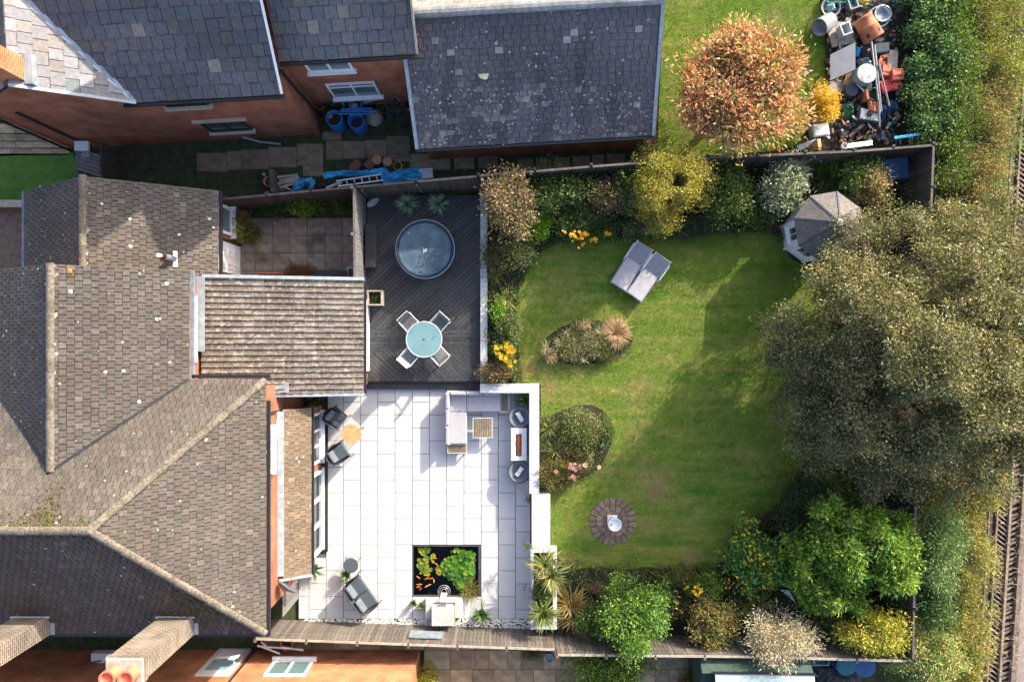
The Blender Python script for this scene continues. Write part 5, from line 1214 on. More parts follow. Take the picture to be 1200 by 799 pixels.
MB().box((c.x, c.y, DZ + .15), (.47, .47, .28)).build('soil', M['soil'], pb)
V, F, cc = leaf_quads(np.array([(c.x, c.y, DZ + .32)]) + rng.normal(size=(120, 3)) * (.1, .1, .04), rng.normal(size=(120, 3)) + (0, 0, .5), .09, .05, np.array([(.05, .09, .02)]) * rng.uniform(.6, 1.4, (120, 1))); fast_mesh('seedlings', V, F, cc, M['leaf'], pb)

# loungers on the lawn, built with the feet end at -Y and head at +Y
def lounger():
    t = thing('sun_lounger', '', 'lounger', (0, 0, 0), 'sun loungers side by side on the lawn')
    MB().rbox((0, -.4, .3), (.64, 1.12, .05), r=.012).build('seat_sling', M['lounger'], t)
    MB().rbox((0, .48, .44), (.64, .8, .045), r=.012, Mx=Matrix.Rotation(.42, 3, 'X')).build('back_sling', M['loungerd'], t)
    for s in (-1, 1):
        MB().beam((s * .335, -.95, .28), (s * .335, .2, .28), .035, .05).build('side_rail', M['leadd'], t); MB().beam((s * .335, .16, .3), (s * .335, .86, .63), .03, .04).build('back_rail', M['alu'], t)
        MB().tube([(s * .37, -.02, .3), (s * .39, .08, .5), (s * .39, .72, .56)], [.016, .024, .022], 8).build('armrest', M['alu'], t)
        for y in (-.85, .7): MB().tube([(s * .33, y, .28), (s * .35, y + (.06 if y > 0 else -.04), 0)], .018, 6).build('leg', M['leadd'], t)
    MB().beam((-.35, -.97, .28), (.35, -.97, .28), .04, .05).build('end_bar', M['leadd'], t)
    for i in range(4): MB().rbox((0, .24 + .05 * i, .348 + .024 * i), (.6 - .05 * i, .016, .01), r=.003, Mx=Matrix.Rotation(.42, 3, 'X')).build('fabric_crease', M['loungerd'], t)
    return t
for i, (a, b_, lab) in enumerate((((725.5, 334.5), (757.5, 286), 'grey sun lounger nearer the orange flowers, left of the pair on the lawn'), ((744, 347), (779, 300), 'grey sun lounger further from the flower border, right of the pair on the lawn'))):
    if i == 0: lg = lounger(); o = lg
    else: o = copy_tree(lg)
    f_, h_ = P(*a, TG + .3), P(*b_, TG + .65); d = (h_ - f_); c = (f_ + h_) / 2; o.location = (c.x, c.y, TG); o.rotation_euler = (0, 0, math.atan2(d.y, d.x) - PI / 2); o['label'] = lab
# circle of setts with a white pedestal
cp = thing('stone_circle', 'round patch of brown setts set in the lawn under the white pedestal', 'paving', P(718, 610, TG)); c0 = P(718, 611, TG)
MB().lathe([(.9, -.02), (.9, .006)], c0, 40).build('bed', M['soil'], cp)
for r0, r1, n in ((.2, .38, 8), (.39, .62, 14), (.63, .9, 22)):
    for k in range(n):
        a0, a1 = 2 * PI * k / n + .02, 2 * PI * (k + 1) / n - .02; q = [(c0.x + math.cos(a) * r, c0.y + math.sin(a) * r) for r, a in ((r0 + .01, a0), (r1 * rnd.uniform(.98, 1.02), a0), (r1, (a0 + a1) / 2), (r1 * rnd.uniform(.98, 1.02), a1), (r0 + .01, a1))]
        MB().prism(q, TG - .01, TG + rnd.uniform(.018, .03)).build('sett', M['cobble'], cp)
MB().lathe([(.19, 0), (.19, .02)], c0, 16).build('sett', M['cobble'], cp)
bb = thing('bird_bath', 'white pedestal with square foot and round bowl on the sett circle', 'bird bath', P(717.5, 609.5, TG)); c = P(717.2, 609, TG + .03)
MB().rbox(c + Vector((0, 0, .05)), (.38, .36, .1), r=.015).build('foot', M['whitepaint'], bb); MB().lathe([(.13, .1), (.09, .2), (.08, .55), (.13, .66)], c, 20).build('pedestal', M['whitepaint'], bb, True)
MB().lathe([(.1, .64), (.24, .7), (.255, .76), (.235, .765), (.2, .73), (.0, .72)], c, 28).build('bowl', M['whitepaint'], bb, True); MB().lathe([(.03, .73), (.03, .8), (.0, .81)], c + Vector((-.13, .02, 0)), 10).build('ornament', M['leadd'], bb)
# ================================================================== SUMMERHOUSE
su = thing('summerhouse', 'white octagonal summerhouse with grey felt roof half under the big birch', 'summerhouse', (11.42, 4.12, TG)); oc = Vector((11.42, 4.12, TG)); ph = math.radians(167)
def oct_(r, z, k): a = ph + k * PI / 4; return oc + Vector((math.cos(a) * r, math.sin(a) * r, z))
wb = MB()
for k in range(8):
    a0, a1 = oct_(1.1, 0, k), oct_(1.1, 0, k + 1); b0, b1 = oct_(1.05, 0, k), oct_(1.05, 0, k + 1); z = Vector((0, 0, 1.72))
    wb.add([a0, a1, a1 + z, a0 + z, b0, b1, b1 + z, b0 + z], [(0, 1, 2, 3), (5, 4, 7, 6), (3, 2, 6, 7)])
swl = wb.build('wall', M['whitepaint'], su)
for k in range(8):
    a0, a1 = oct_(1.105, 0, k), oct_(1.105, 0, k + 1); al = (a1 - a0).normalized(); ou = Vector((al.y, -al.x, 0)); ou = ou if ou.dot(a0 - oc) > 0 else -ou
    MB().beam(oct_(1.12, 0, k), oct_(1.12, 1.72, k), .07, .07).build('corner_post', M['white'], swl)
    if k % 2 == 0 or k in (1,):
        l = (a1 - a0).length; window(swl, a0 + al * (l * .5 - .27) + Vector((0, 0, .72)), al, ou, .54, .85, 2, (1, 1), .035, .03, True)
    for z in (.3, .55): MB().beam(a0 + Vector((0, 0, z)), a1 + Vector((0, 0, z)), .014, .02).build('board_line', M['whitepaint'], swl)
sr = MB(); ap = oc + Vector((0, 0, 2.55)); tm = MB()
for k in range(8):
    tri = [oct_(1.3, 1.68, k), oct_(1.3, 1.68, k + 1), ap]; sr.slab(tri, .03)
srf_ = sr.build('roof', M['gutter'], su)
for k in range(8):
    tri = [oct_(1.3, 1.68, k), oct_(1.3, 1.68, k + 1), ap]; tiles(tri, .21, .16, .008, TC((.115, .105, .10), (.15, .137, .128), 0), tm, gap=.004, jit=.004, lift=.006)
    MB().beam(oct_(1.31, 1.70, k), ap + Vector((0, 0, .02)), .05, .02).build('hip_strip', M['dcush'], srf_)
stuff(tm.build('shingles', M['felt'], srf_)); MB().lathe([(.12, 0), (.12, .04), (.07, .06), (.0, .08)], ap - Vector((0, 0, .02)), 14).build('finial', M['whitepaint'], srf_)

# ================================================================== CLUTTER HELPERS
def one(name, label, cat, loc, group=None): return thing(name, label, cat, loc, group)
def drum(name, label, px, py, r, h, g, m, inner='dark', group=None, open_=True, cat='barrel', lid=None):
    q = P(px, py, g + h); b = Vector((q.x, q.y, g)); t = one(name, label, cat, b, group)
    pr = [(r * .93, 0), (r * 1.0, .06 * h), (r * 1.0, .3 * h), (r * 1.03, .33 * h), (r, .36 * h), (r, .63 * h), (r * 1.03, .66 * h), (r, .69 * h), (r * .98, .97 * h), (r, h), (r * .9, h), (r * .88, h * .9)]
    if open_: pr += [(r * .87, h * .55), (.01, h * .55)]
    MB().lathe(pr, b, 24).build('body', M[m], t, True)
    if open_: MB().lathe([(r * .86, h * .55), (r * .86, h * .6)], b, 18).build('contents', M[inner], t)
    if lid: MB().lathe([(r * .97, h), (r * .97, h + .03), (r * .5, h + .045), (.01, h + .045)], b, 24).build('lid', M[lid], t)
    return t
def crate(name, label, px, py, wx, wy, h, rz, g, m, cat='box', lid=None, wall_=.02, group=None):
    q = P(px, py, g + h); b = Vector((q.x, q.y, g)); t = one(name, label, cat, b, group); R3 = Matrix.Rotation(rz, 3, 'Z')
    mb = MB(); mb.box(b + Vector((0, 0, .012)), (wx, wy, .02), rz)
    for s in (-1, 1): mb.box(b + R3 @ Vector((s * (wx / 2 - wall_ / 2), 0, h / 2)), (wall_, wy, h), rz).box(b + R3 @ Vector((0, s * (wy / 2 - wall_ / 2), h / 2)), (wx - 2 * wall_, wall_, h - .004), rz)
    mb.build('body', M[m], t)
    rm = MB()
    for s in (-1, 1): rm.box(b + R3 @ Vector((s * (wx / 2 + .01), 0, h - .015)), (.03, wy + .05, .03), rz).box(b + R3 @ Vector((0, s * (wy / 2 + .01), h - .016)), (wx - .01, .03, .028), rz)
    rm.build('rim', M[lid or m], t)
    if lid: MB().rbox(b + Vector((0, 0, h + .012)), (wx * .98, wy * .98, .03), rz, r=.01).build('lid', M[lid], t)
    return t
def board(name, label, cat, quad, th, m, group=None):
    c = sum((Vector(q) for q in quad), Vector()) / len(quad); t = one(name, label, cat, c, group); MB().slab(quad, th).build('panel', M[m], t); return t
def pole(name, label, a, b, r, m, cat='pipe', group=None):
    t = one(name, label, cat, Vector(a), group); MB().tube([a, b], r, 8).build('tube', M[m], t)
    for e, o_ in ((a, b), (b, a)): d = (Vector(e) - Vector(o_)).normalized(); MB().tube([Vector(e) - d * .02, Vector(e) + d * .004], r * 1.15, 8).build('end', M[m], t)
    return t
def cloth(name, label, cat, px_pts, g, m, amp=.12, res=14, sag=.0, top=.25, seed=1, group=None):
    """crumpled sheet draped over a heap, following an outline"""
    poly = [P(a, b, g + top * .7) for a, b in px_pts]; c = sum(poly, Vector()) / len(poly); t = one(name, label, cat, (c.x, c.y, g), group)
    n = len(poly); rg = 7; vs = []; fs = []; r_ = random.Random(seed); f1, f2, f3 = (r_.uniform(3, 9) for _ in range(3)); per = []
    sub = 3
    for i in range(n):
        for s in range(sub): per.append(poly[i].lerp(poly[(i + 1) % n], s / sub))
    N2 = len(per)
    for k in range(rg + 1):
        f = 1 - k / rg * .97
        for i, p in enumerate(per):
            q = c.lerp(p, f); z = g + top * (1 - f ** 2.2) + amp * (math.sin(q.x * f1 * 2 + q.y * f2) * math.sin(q.y * f3 * 2 - q.x * 3) * .5 + r_.uniform(-.35, .35)) * (.4 + .6 * (1 - f)) + .05
            vs.append(Vector((q.x + r_.uniform(-.02, .02), q.y + r_.uniform(-.02, .02), max(z, g + .01))))
    for k in range(rg):
        for i in range(N2): j = (i + 1) % N2; fs.append((k * N2 + i, k * N2 + j, k * N2 + N2 + j, k * N2 + N2 + i))
    fs.append(tuple(range(rg * N2, rg * N2 + N2)))
    MB().add(vs, fs).build('sheet', M[m], t, False); return t

# ---------------- neighbour's side yard
drum('water_butt', 'open blue plastic barrel with orange ball inside, nearer the brick corner', 391, 139, .31, .95, 0, 'blue', group='blue barrels by the neighbouring house')
drum('water_butt', 'open blue plastic barrel, dark inside, nearer the outbuilding', 417, 142, .31, .95, 0, 'blue', group='blue barrels by the neighbouring house')
tag(MB().lathe([(.0, -.09), (.07, -.06), (.1, 0), (.07, .06), (.0, .09)], P(387, 137, .7), 14).build('orange_ball', M['orange'], None, True), 'small orange ball lying inside a blue barrel', 'ball')
t = one('hose_coil', 'bright blue hose coil behind the two blue barrels', 'hose', P(413, 124, .4)); [MB().ring(P(413, 124, .4 + .05 * i), .36 - .01 * i, .05, 26, 6, Mx=Matrix.Rotation(.25, 3, 'X')).build('loop', M['blue'], t) for i in range(3)]
t = one('plastic_bag', 'crumpled clear bag inside the blue hose coil', 'bag', P(414, 124, .35)); MB().lathe([(.05, 0), (.22, .05), (.2, .2), (.06, .28)], P(414, 125, .3), 9, jit=.25).build('bag', M['galv'], t)
for i, (a, b) in enumerate((((398, 131), (441, 131)), ((396, 134), (438, 134)), ((400, 129), (436, 128)))): pole('blue_pipe', 'long blue pipe across the barrels, ' + ('middle of three', 'lowest of three', 'uppermost of three')[i], P(*a, .95), P(*b, .9), .035, 'blue', group='blue pipes laid over the barrels')
pole('pale_pipe', 'thick pale blue-grey pipe leaning under the ground floor window', P(426, 121, .5), P(447, 115, .6), .08, 'galv')
t = one('mower', 'green and dark mower box beside the blue barrels', 'mower', P(385, 117, 0)); MB().rbox(P(384, 115, .4), (.42, .6, .35), r=.05).build('box', M['shedg'], t); MB().rbox(P(391, 118, .45), (.1, .45, .2), r=.03).build('side', M['green'], t); MB().tube([P(384, 120, .5), P(366, 116, .9)], .02, 6).build('handle', M['wood'], t); MB().tube([P(393, 116, .5), P(402, 122, .9)], .02, 6).build('lever', M['conc'], t)
t = one('bicycle', 'black bicycle lying against the outbuilding wall', 'bicycle', P(455, 126, 0))
for c_, r_ in ((P(452, 122, .5), .36), (P(465, 130, .45), .36)):
    w_ = MB().ring(c_, r_, .03, 28, 6, Mx=Matrix.Rotation(.5, 3, 'X')).build('wheel', M['black'], t)
    for k in range(8): a = 2 * PI * k / 8; MB().tube([c_, c_ + Matrix.Rotation(.5, 3, 'X') @ Vector((math.cos(a) * r_, math.sin(a) * r_, 0))], .006, 4).build('spoke', M['galv'], w_)
MB().tube([P(452, 122, .6), P(458, 118, .8), P(465, 130, .55), P(457, 128, .6), P(452, 122, .6)], .022, 6).build('frame', M['black'], t); MB().tube([P(458, 118, .8), P(463, 114, .9), P(469, 119, .9)], .018, 6).build('handlebar', M['galv'], t); MB().rbox(P(455, 129, .75), (.12, .26, .06), r=.02).build('saddle', M['black'], t)
t = one('grey_sack', 'rounded grey sack on the ground between barrels and bicycle', 'sack', P(440, 140, 0)); MB().lathe([(.2, 0), (.36, .1), (.34, .25), (.18, .36), (.02, .38)], P(439, 140, 0), 14, jit=.08).build('sack', M['conc'], t, True); MB().tube([P(446, 140, .3), P(451, 143, .1), P(456, 138, .05)], .025, 6).build('tie', M['green'], t)
drum('red_bucket', 'red bucket against the outbuilding wall', 479, 122, .2, .35, 0, 'terra_r', cat='bucket'); drum('plant_pot', 'terracotta pot at the foot of the brick wall beside the mower', 374, 123, .16, .3, 0, 'terra', cat='pot')
pole('broom', 'rusty rake lying at the foot of the rear wall', P(463, 103, .5), P(475, 103, .45), .03, 'terra', 'rake')
LOG = mat('log_bark', (.16, .07, .05), .9, .3, 10, .6, 30); LOGE = mat('log_end', (.38, .19, .12), .9, .2, 15)
for i, (a, b_, lab) in enumerate(((412, 196, 'sawn log lying by the blue tarpaulin, leftmost of the row'), (430, 193, 'sawn log with split pale end, second from the left'), (444, 191, 'round log standing on end in the row above the tarpaulin'), (456, 193, 'round reddish log at the right end of the row'))):
    t = one('log', lab, 'log', P(a, b_, 0), 'sawn logs along the neighbouring path'); r_ = .2 if i > 1 else .19
    if i > 1: MB().lathe([(r_, 0), (r_ * .97, .4)], P(a, b_, 0), 14, jit=.04).build('bark', LOG, t); MB().lathe([(r_ * .9, .4), (r_ * .88, .412)], P(a, b_, 0), 14).build('cut_end', LOGE, t)
    else:
        MB().tube([P(a, b_ + 4, .2), P(a + 9, b_ - 6, .22)], r_, 12).build('bark', LOG, t); d = (P(a, b_ + 4, .2) - P(a + 9, b_ - 6, .22)).normalized(); MB().tube([P(a, b_ + 4, .2) + d * .001, P(a, b_ + 4, .2) + d * .012], r_ * .88, 12).build('cut_end', LOGE, t)
t = one('yellow_ring', 'thin yellow ring hanging at the end of the log row', 'ring', P(466, 195, .1)); MB().ring(P(466, 195, .12), .16, .014, 22, 6).build('ring', mat('yellow_plastic', (.6, .42, .03), .5), t)
cloth('tarpaulin', 'bright blue tarpaulin heaped along the fence, widest part at the right', 'tarpaulin', [(444, 203), (470, 197), (494, 195), (500, 204), (494, 215), (470, 217), (448, 216)], 0, 'tarp', .22, top=.45, seed=3)
cloth('tarpaulin', 'long narrow torn blue tarpaulin strip beside the ladder', 'tarpaulin', [(376, 203), (400, 199), (425, 199), (452, 196), (457, 204), (425, 207), (395, 207), (380, 210)], 0, 'tarp', .2, top=.22, seed=4)
cloth('tarpaulin', 'small blue tarpaulin corner at the left end of the plank heap', 'tarpaulin', [(343, 210), (364, 207), (370, 213), (362, 224), (341, 226)], 0, 'tarp', .18, top=.3, seed=5)
cloth('tarpaulin', 'dark blue folded sheet beside the small tarpaulin corner', 'tarpaulin', [(353, 212), (364, 212), (363, 221), (353, 223)], .12, 'tarpd', .1, top=.25, seed=6)
cloth('compost_heap', 'brown heap of soil framed by torn blue tarpaulin', 'compost', [(364, 212), (395, 207), (445, 206), (448, 213), (400, 220), (364, 222)], 0, 'soil', .12, top=.3, seed=7)
ld = one('ladder', 'aluminium ladder lying on the soil heap next to blue tarpaulin', 'ladder', P(420, 212, .5)); A0, A1, B0, B1 = P(394, 213, .55), P(447, 205, .55), P(396, 219, .55), P(449, 212, .55)
for a, b in ((A0, A1), (B0, B1)): MB().beam(a, b, .05, .06).build('stile', M['alu'], ld)
for k in range(6): f = (k + .3) / 6; MB().tube([A0.lerp(A1, f), B0.lerp(B1, f)], .02, 6).build('rung', M['alu'], ld)
t = one('white_sheet', 'white plastic sheet under the right end of the tarpaulin', 'sheet', P(500, 203, .2)); MB().rbox(P(499, 204, .2), (.55, .4, .06), r=.02, rz=.1).build('sheet', M['plast_w'], t)
pole('white_pipe', 'white pipe sliding out from under the ladder', P(383, 221, .3), P(400, 214, .45), .06, 'plast_w')
t = one('trestle', 'small white and blue folding frame at the fence beside the tarpaulin corner', 'frame', P(332, 221, 0)); MB().tube([P(325, 225, 0), P(333, 219, .5), P(340, 224, 0)], .03, 6).build('leg', M['alu'], t); MB().tube([P(328, 226, 0), P(336, 220, .5), P(343, 225, 0)], .03, 6).build('leg', M['alu'], t)
drum('terracotta_jar', 'orange terracotta jar standing at the left fence end', 314, 213, .19, .5, 0, 'terra', cat='jar')
t = one('timber_offcut', 'upright weathered timber post beside the terracotta jar', 'post', P(321, 214, 0)); MB().box(P(321, 214, .25), (.16, .9, .5), rz=.1).build('post', M['fence'], t)
for i in range(4):
    t = one('plank', ('topmost', 'second', 'third', 'lowest')[i] + ' short plank in the small stack left of the soil heap', 'plank', P(336, 208 + 4 * i, .1), 'planks stacked by the soil heap'); MB().rbox(P(337 + i % 2 * 2, 207 + 3.4 * i, .1 + .02 * i), (.8, .1, .04), rz=.12 + .05 * i, r=.006).build('plank', M['rail'], t)
t = one('white_bottle', 'small white bottle beside the terracotta jar', 'bottle', P(312, 207, 0)); MB().lathe([(.06, 0), (.06, .25), (.025, .3), (.025, .34)], P(312, 207, 0), 12).build('bottle', M['plast_w'], t)

# ---------------- our paved yard
crate('trough', 'terracotta trough against the extension, in the paved yard', 316, 324, .95, .22, .3, 0, 0, 'terra', cat='trough')
crate('storage_box', 'long dark grey storage box against the extension, in the paved yard', 385.5, 323.5, 1.35, .3, .35, 0, 0, 'dgrey', cat='box', lid='dgrey')
t = one('side_stand', 'small white frame standing between grey storage box and partition fence', 'frame', P(412, 322, 0)); mb = MB()
for s in (-1, 1): mb.box(P(412, 322, .3) + Vector((s * .16, 0, 0)), (.03, .5, .03)); mb.box(P(412, 322, .3) + Vector((0, s * .26, 0)), (.29, .03, .03))
mb.build('frame', M['white'], t); MB().box(P(412, 322, .15), (.26, .46, .28)).build('body', M['dcush'], t)

# ---------------- scrap heap in the far corner
sg = TG
cloth('rubbish_heap', 'bare brown earth and debris under the scrap heap', 'heap', [(962, -6), (1046, -6), (1056, 40), (1058, 120), (1050, 165), (1000, 172), (945, 176), (940, 160), (975, 140), (968, 90), (966, 50)], sg - .06, 'soil', .07, top=.14, seed=9)
mb = MB()
for i in range(700):
    x_, y_ = rnd.uniform(968, 1054), rnd.uniform(0, 168)
    if x_ < 980 and 95 < y_ < 140: continue
    q = P(x_, y_, sg + rnd.uniform(.04, .3)); s = rnd.uniform(.03, .16); R3 = Matrix.Rotation(rnd.uniform(0, 3), 3, 'Z') @ Matrix.Rotation(rnd.uniform(-.6, .6), 3, 'X')
    mb.box(q, (s * rnd.uniform(.6, 2.2), s * rnd.uniform(.3, 1), s * rnd.uniform(.15, .5)), Mx=R3, col=pick([(.05, .045, .04), (.18, .13, .09), (.30, .12, .06), (.10, .10, .11), (.34, .34, .35), (.06, .10, .16), (.12, .09, .05), (.2, .19, .17), (.07, .06, .04)], .25))
tag(stuff(mb.build('debris', M['tile'])), 'small broken bits of wood, brick and plastic between the scrap', 'debris')
t = one('chimney_pot', 'big terracotta chimney pot lying on its side on the scrap heap', 'chimney pot', P(1016, 32, sg)); ax = P(1023, 44, sg + .5) - P(1010, 21, sg + .6); Rq = ax.to_track_quat('Z', 'Y').to_matrix(); c = P(1010, 21, sg + .6)
MB().lathe([(.33, 0), (.36, .02), (.36, .08), (.34, .1), (.35, .4), (.37, .41), (.37, .46), (.36, .47), (.385, .9), (.37, .92), (.33, .92), (.31, .6), (.01, .6)], c, 28, Mx=Rq).build('pot', M['terra'], t, True)
for a in (1.2, 2.5, 4.2): MB().box(c + Rq @ Vector((math.cos(a) * .372, math.sin(a) * .372, .72)), (.03, .11, .15), Mx=Rq @ Matrix.Rotation(a, 3, 'Z')).build('opening', M['dark'], t)
drum('aqua_tub', 'round pale blue nested tubs beside the terracotta chimney pot', 1031, 20, .4, .55, sg, 'aqua', 'aqua', cat='tub'); 
t = one('aqua_basin', 'pale basin sitting inside the nested tubs', 'basin', P(1033, 19, sg + .5)); MB().lathe([(.2, 0), (.3, .16), (.33, .18), (.29, .17), (.17, .04), (.01, .04)], P(1032, 19, sg + .4), 24).build('basin', M['galv'], t, True)
t = one('metal_tub', 'galvanised grey dustbin lying under the white container', 'bin', P(979, 30, sg)); MB().lathe([(.2, 0), (.3, .05), (.32, .7), (.34, .72), (.3, .72), (.28, .3), (.01, .3)], P(974, 24, sg + .35), 22, Mx=Matrix.Rotation(2.2, 3, 'Z') @ Matrix.Rotation(-1.25, 3, 'X')).build('bin', M['galv'], t, True)
crate('white_container', 'white square plastic container next to the terracotta chimney pot', 992, 34, .34, .4, .4, .35, sg + .3, 'plast_w', cat='container')
t = one('wire_basket', 'round wire basket holding crumpled blue plastic, top left of the heap', 'basket', P(974, 9, sg))
for z, r_ in ((.1, .26), (.3, .32), (.5, .36)): MB().ring(P(974, 9, sg + z), r_, .016, 24, 5).build('hoop', M['galv'], t)
for k in range(10): a = 2 * PI * k / 10; p = P(974, 9, sg + .1); MB().tube([p + Vector((math.cos(a) * .26, math.sin(a) * .26, 0)), p + Vector((math.cos(a) * .36, math.sin(a) * .36, .4))], .012, 4).build('wire', M['galv'], t)
cloth('plastic_sheet', 'crumpled pale blue plastic inside the wire basket', 'sheet', [(969, 5), (978, 4), (981, 11), (974, 14), (968, 11)], sg + .35, 'aqua', .1, top=.15, seed=12)
crate('green_tray', 'green plastic tray cut by the top edge of the picture', 984, -3, .9, .4, .3, 0, sg, 'green', cat='tray')
crate('blue_box', 'light blue plastic box above the terracotta chimney pot', 1000, 3, .3, .45, .4, .3, sg, 'aqua', cat='box')
t = one('yellow_bag', 'small yellow bag at the top edge of the scrap heap', 'bag', P(1012, 0, sg)); MB().lathe([(.1, 0), (.28, .08), (.2, .22), (.02, .26)], P(1012, 0, sg), 10, jit=.15).build('bag', mat('yellow_bag', (.55, .4, .05), .6), t)
board('stone_slab', 'tan stone slab under the grey dustbin', 'slab', [P(967, 27, sg + .25), P(976, 56, sg + .25), P(1003, 50, sg + .25), P(996, 26, sg + .25)], .1, 'conc')
board('stone_slab', 'tan stone slab under the orange sticks, beside the golden bush', 'slab', [P(972, 96, sg + .2), P(969, 110, sg + .2), P(980, 114, sg + .22), P(994, 102, sg + .22), P(992, 94, sg + .22)], .1, 'conc')
board('leaning_board', 'large pale grey board lying tilted on the scrap heap', 'board', [P(973, 65, sg + .5), P(1002.5, 50, sg + .85), P(1002.5, 82, sg + .75), P(973, 95, sg + .42)], .03, 'whiteboard') if 'whiteboard' in M else None
crate('storage_tub', 'dark blue-grey open storage tub right of the long pipes', 1034, 57, .5, .34, .35, .1, sg + .15, 'tarpd', cat='tub', lid='dcush')
cloth('plastic_sheet', 'torn bright blue plastic beside the pale tilted board', 'sheet', [(1003, 54), (1008, 56), (1008, 66), (1003, 67)], sg + .2, 'tarp', .1, top=.2, seed=13)
cloth('plastic_sack', 'black and silver plastic sack above the white-lidded barrel', 'sack', [(1006, 56), (1022, 55), (1024, 68), (1010, 70)], sg + .2, 'dark', .12, top=.3, seed=14)
cloth('plastic_sack', 'crumpled grey plastic sack touching the white-lidded barrel', 'sack', [(1006, 68), (1014, 67), (1023, 74), (1022, 79), (1008, 76)], sg + .2, 'galv', .14, top=.28, seed=15)
t = one('concrete_block', 'long tan concrete block behind the bricks', 'block', P(1042, 72, sg)); MB().rbox(P(1043, 73, sg + .2), (.4, .75, .4), r=.03, rz=-.05).build('block', M['conc'], t)
for i, (a, b_, r_) in enumerate(((1036, 67, .3), (1032, 71, 1.2), (1033, 75.5, .2))): t = one('brick', ('topmost', 'middle', 'lowest')[i] + ' of three loose red bricks against the tan concrete block', 'brick', P(a, b_, sg + .4), 'loose red bricks on the scrap heap'); MB().rbox(P(a, b_, sg + .42), (.25, .13, .09), rz=r_, r=.008).build('brick', M['terra_r'], t)
def flue_block(label, px, py, rz, w_, d_, h_):
    t = one('flue_block', label, 'block', P(px, py, sg), 'square terracotta flue blocks'); c = P(px, py, sg + .25 + h_ / 2); MB().rbox(c, (w_, d_, h_), rz=rz, r=.02).rbox(c + Vector((0, .02, h_ * .1)), (w_ * 1.04, d_ * .4, h_ * .9), rz=rz, r=.02).build('body', M['terra_r'], t); MB().lathe([(.05, 0), (.05, .012)], c + Vector((.05, -.06, h_ / 2)), 14).build('hole', M['dark'], t)
flue_block('square terracotta flue block with round hole, right side of the heap', 1049, 90, .1, .42, .4, .45); flue_block('terracotta flue block next to the one with hole, left of it', 1036, 85, -.1, .3, .4, .35); flue_block('terracotta flue block lying below the one with hole', 1050, 102, .1, .36, .26, .25)
crate('red_crate', 'bright red plastic crate under the terracotta flue blocks', 1039, 101, .42, .42, .4, .35, sg + .1, 'red', cat='crate', lid='red')
drum('oil_drum', 'large drum with white splashed lid in the middle of the scrap heap', 1015.5, 87, .37, .8, sg, 'aqua', open_=False, lid='lidw', cat='drum') if 'lidw' in M else None
drum('black_bucket', 'dark grey bucket left of the long sticks', 998, 106, .24, .45, sg, 'dcush', cat='bucket', open_=False, lid='dcush'); drum('black_bucket', 'dark grey bucket under the white-lidded drum', 1015, 101, .22, .4, sg, 'dgrey', cat='bucket', open_=False, lid='dgrey'); drum('black_bucket', 'dark bucket with green rope, in the middle of the pipes', 1025, 111, .24, .4, sg, 'dark', 'dcush', cat='bucket')
t = one('green_rope', 'green rope looped over the dark bucket', 'rope', P(1024, 105, sg + .4)); MB().tube([P(1020, 108, sg + .45), P(1023, 104, sg + .5), P(1030, 104, sg + .45), P(1032, 109, sg + .42)], .02, 6).build('rope', M['green'], t)
for i in range(5): a = 989 + 2.6 * i; pole('timber_stick', ('leftmost', 'second', 'middle', 'fourth', 'rightmost')[i] + ' orange timber stick on the tan slab', P(a, 100 + i % 2, sg + .3), P(a + 3, 88 - i % 3, sg + .36), .03, 'wood', 'stick', 'orange timber sticks')
for i in range(2): pole('pale_stick', ('upper', 'lower')[i] + ' pale slanting stick between the dark buckets', P(1005 + i * 1.5, 100 + 1.5 * i, sg + .6), P(1015 + i, 110 + 2 * i, sg + .4), .025, 'lime', 'stick', 'pale slanting sticks')
for i, (a, b, r_) in enumerate((((1021, 50), (1031, 133), .035), ((1025, 54), (1033, 131), .03), ((1030, 76), (1042, 125), .035), ((1030, 118), (1030.5, 149), .035))): pole('long_pipe', 'long thin pale metal pipe over the heap, ' + ('leftmost', 'second from left', 'rightmost, slanting', 'lowest, ending near the fence')[i], P(*a, sg + .75), P(*b, sg + .62), r_, 'chrome' if i != 2 else 'leadd', group='long metal pipes across the scrap heap')
for i in range(3): q0, q1 = P(1019 + 4.3 * i, 119 + i, sg + .4), P(1020 + 4.3 * i, 131 + i, sg + .42); t = one('roof_pantile', ('left', 'middle', 'right')[i] + ' one of three rounded terracotta tiles', 'tile', q0, 'rounded terracotta tiles'); MB().tube([q0, q1], .075, 12).build('tile', M['terra'], t); MB().tube([q1, q1 + (q1 - q0) * .03], .05, 10).build('hollow', M['dark'], t)
t = one('terracotta_shard', 'upright terracotta piece left of the rounded tiles', 'tile', P(1013, 114, sg)); MB().rbox(P(1013, 114, sg + .3), (.12, .4, .5), rz=.1, r=.02).build('shard', M['terra'], t)
t = one('stone_sink', 'grey stone sink block with round hole', 'sink', P(1017, 138, sg)); MB().rbox(P(1017, 137, sg + .25), (.75, .42, .35), rz=-.15, r=.03).build('block', M['galv'], t); MB().lathe([(.1, 0), (.1, .02), (.07, .03)], P(1018.5, 134.5, sg + .42), 16).build('hole', M['dark'], t)
cloth('green_bag', 'shiny green plastic bag beside the golden bush', 'bag', [(984, 122), (996, 117), (1003, 122), (1004, 135), (994, 142), (983, 138)], sg, 'bag_g', .16, top=.45, seed=16) if 'bag_g' in M else None
cloth('plastic_sheet', 'dark blue sheet below the red crate', 'sheet', [(1038, 118), (1054, 115), (1055, 131), (1040, 133)], sg, 'tarpd', .1, top=.2, seed=17)
cloth('plastic_sheet', 'dark blue sheet at the lower end of the pipes', 'sheet', [(1031, 122), (1038, 121), (1039, 141), (1032, 141)], sg, 'tarpd', .12, top=.28, seed=18)
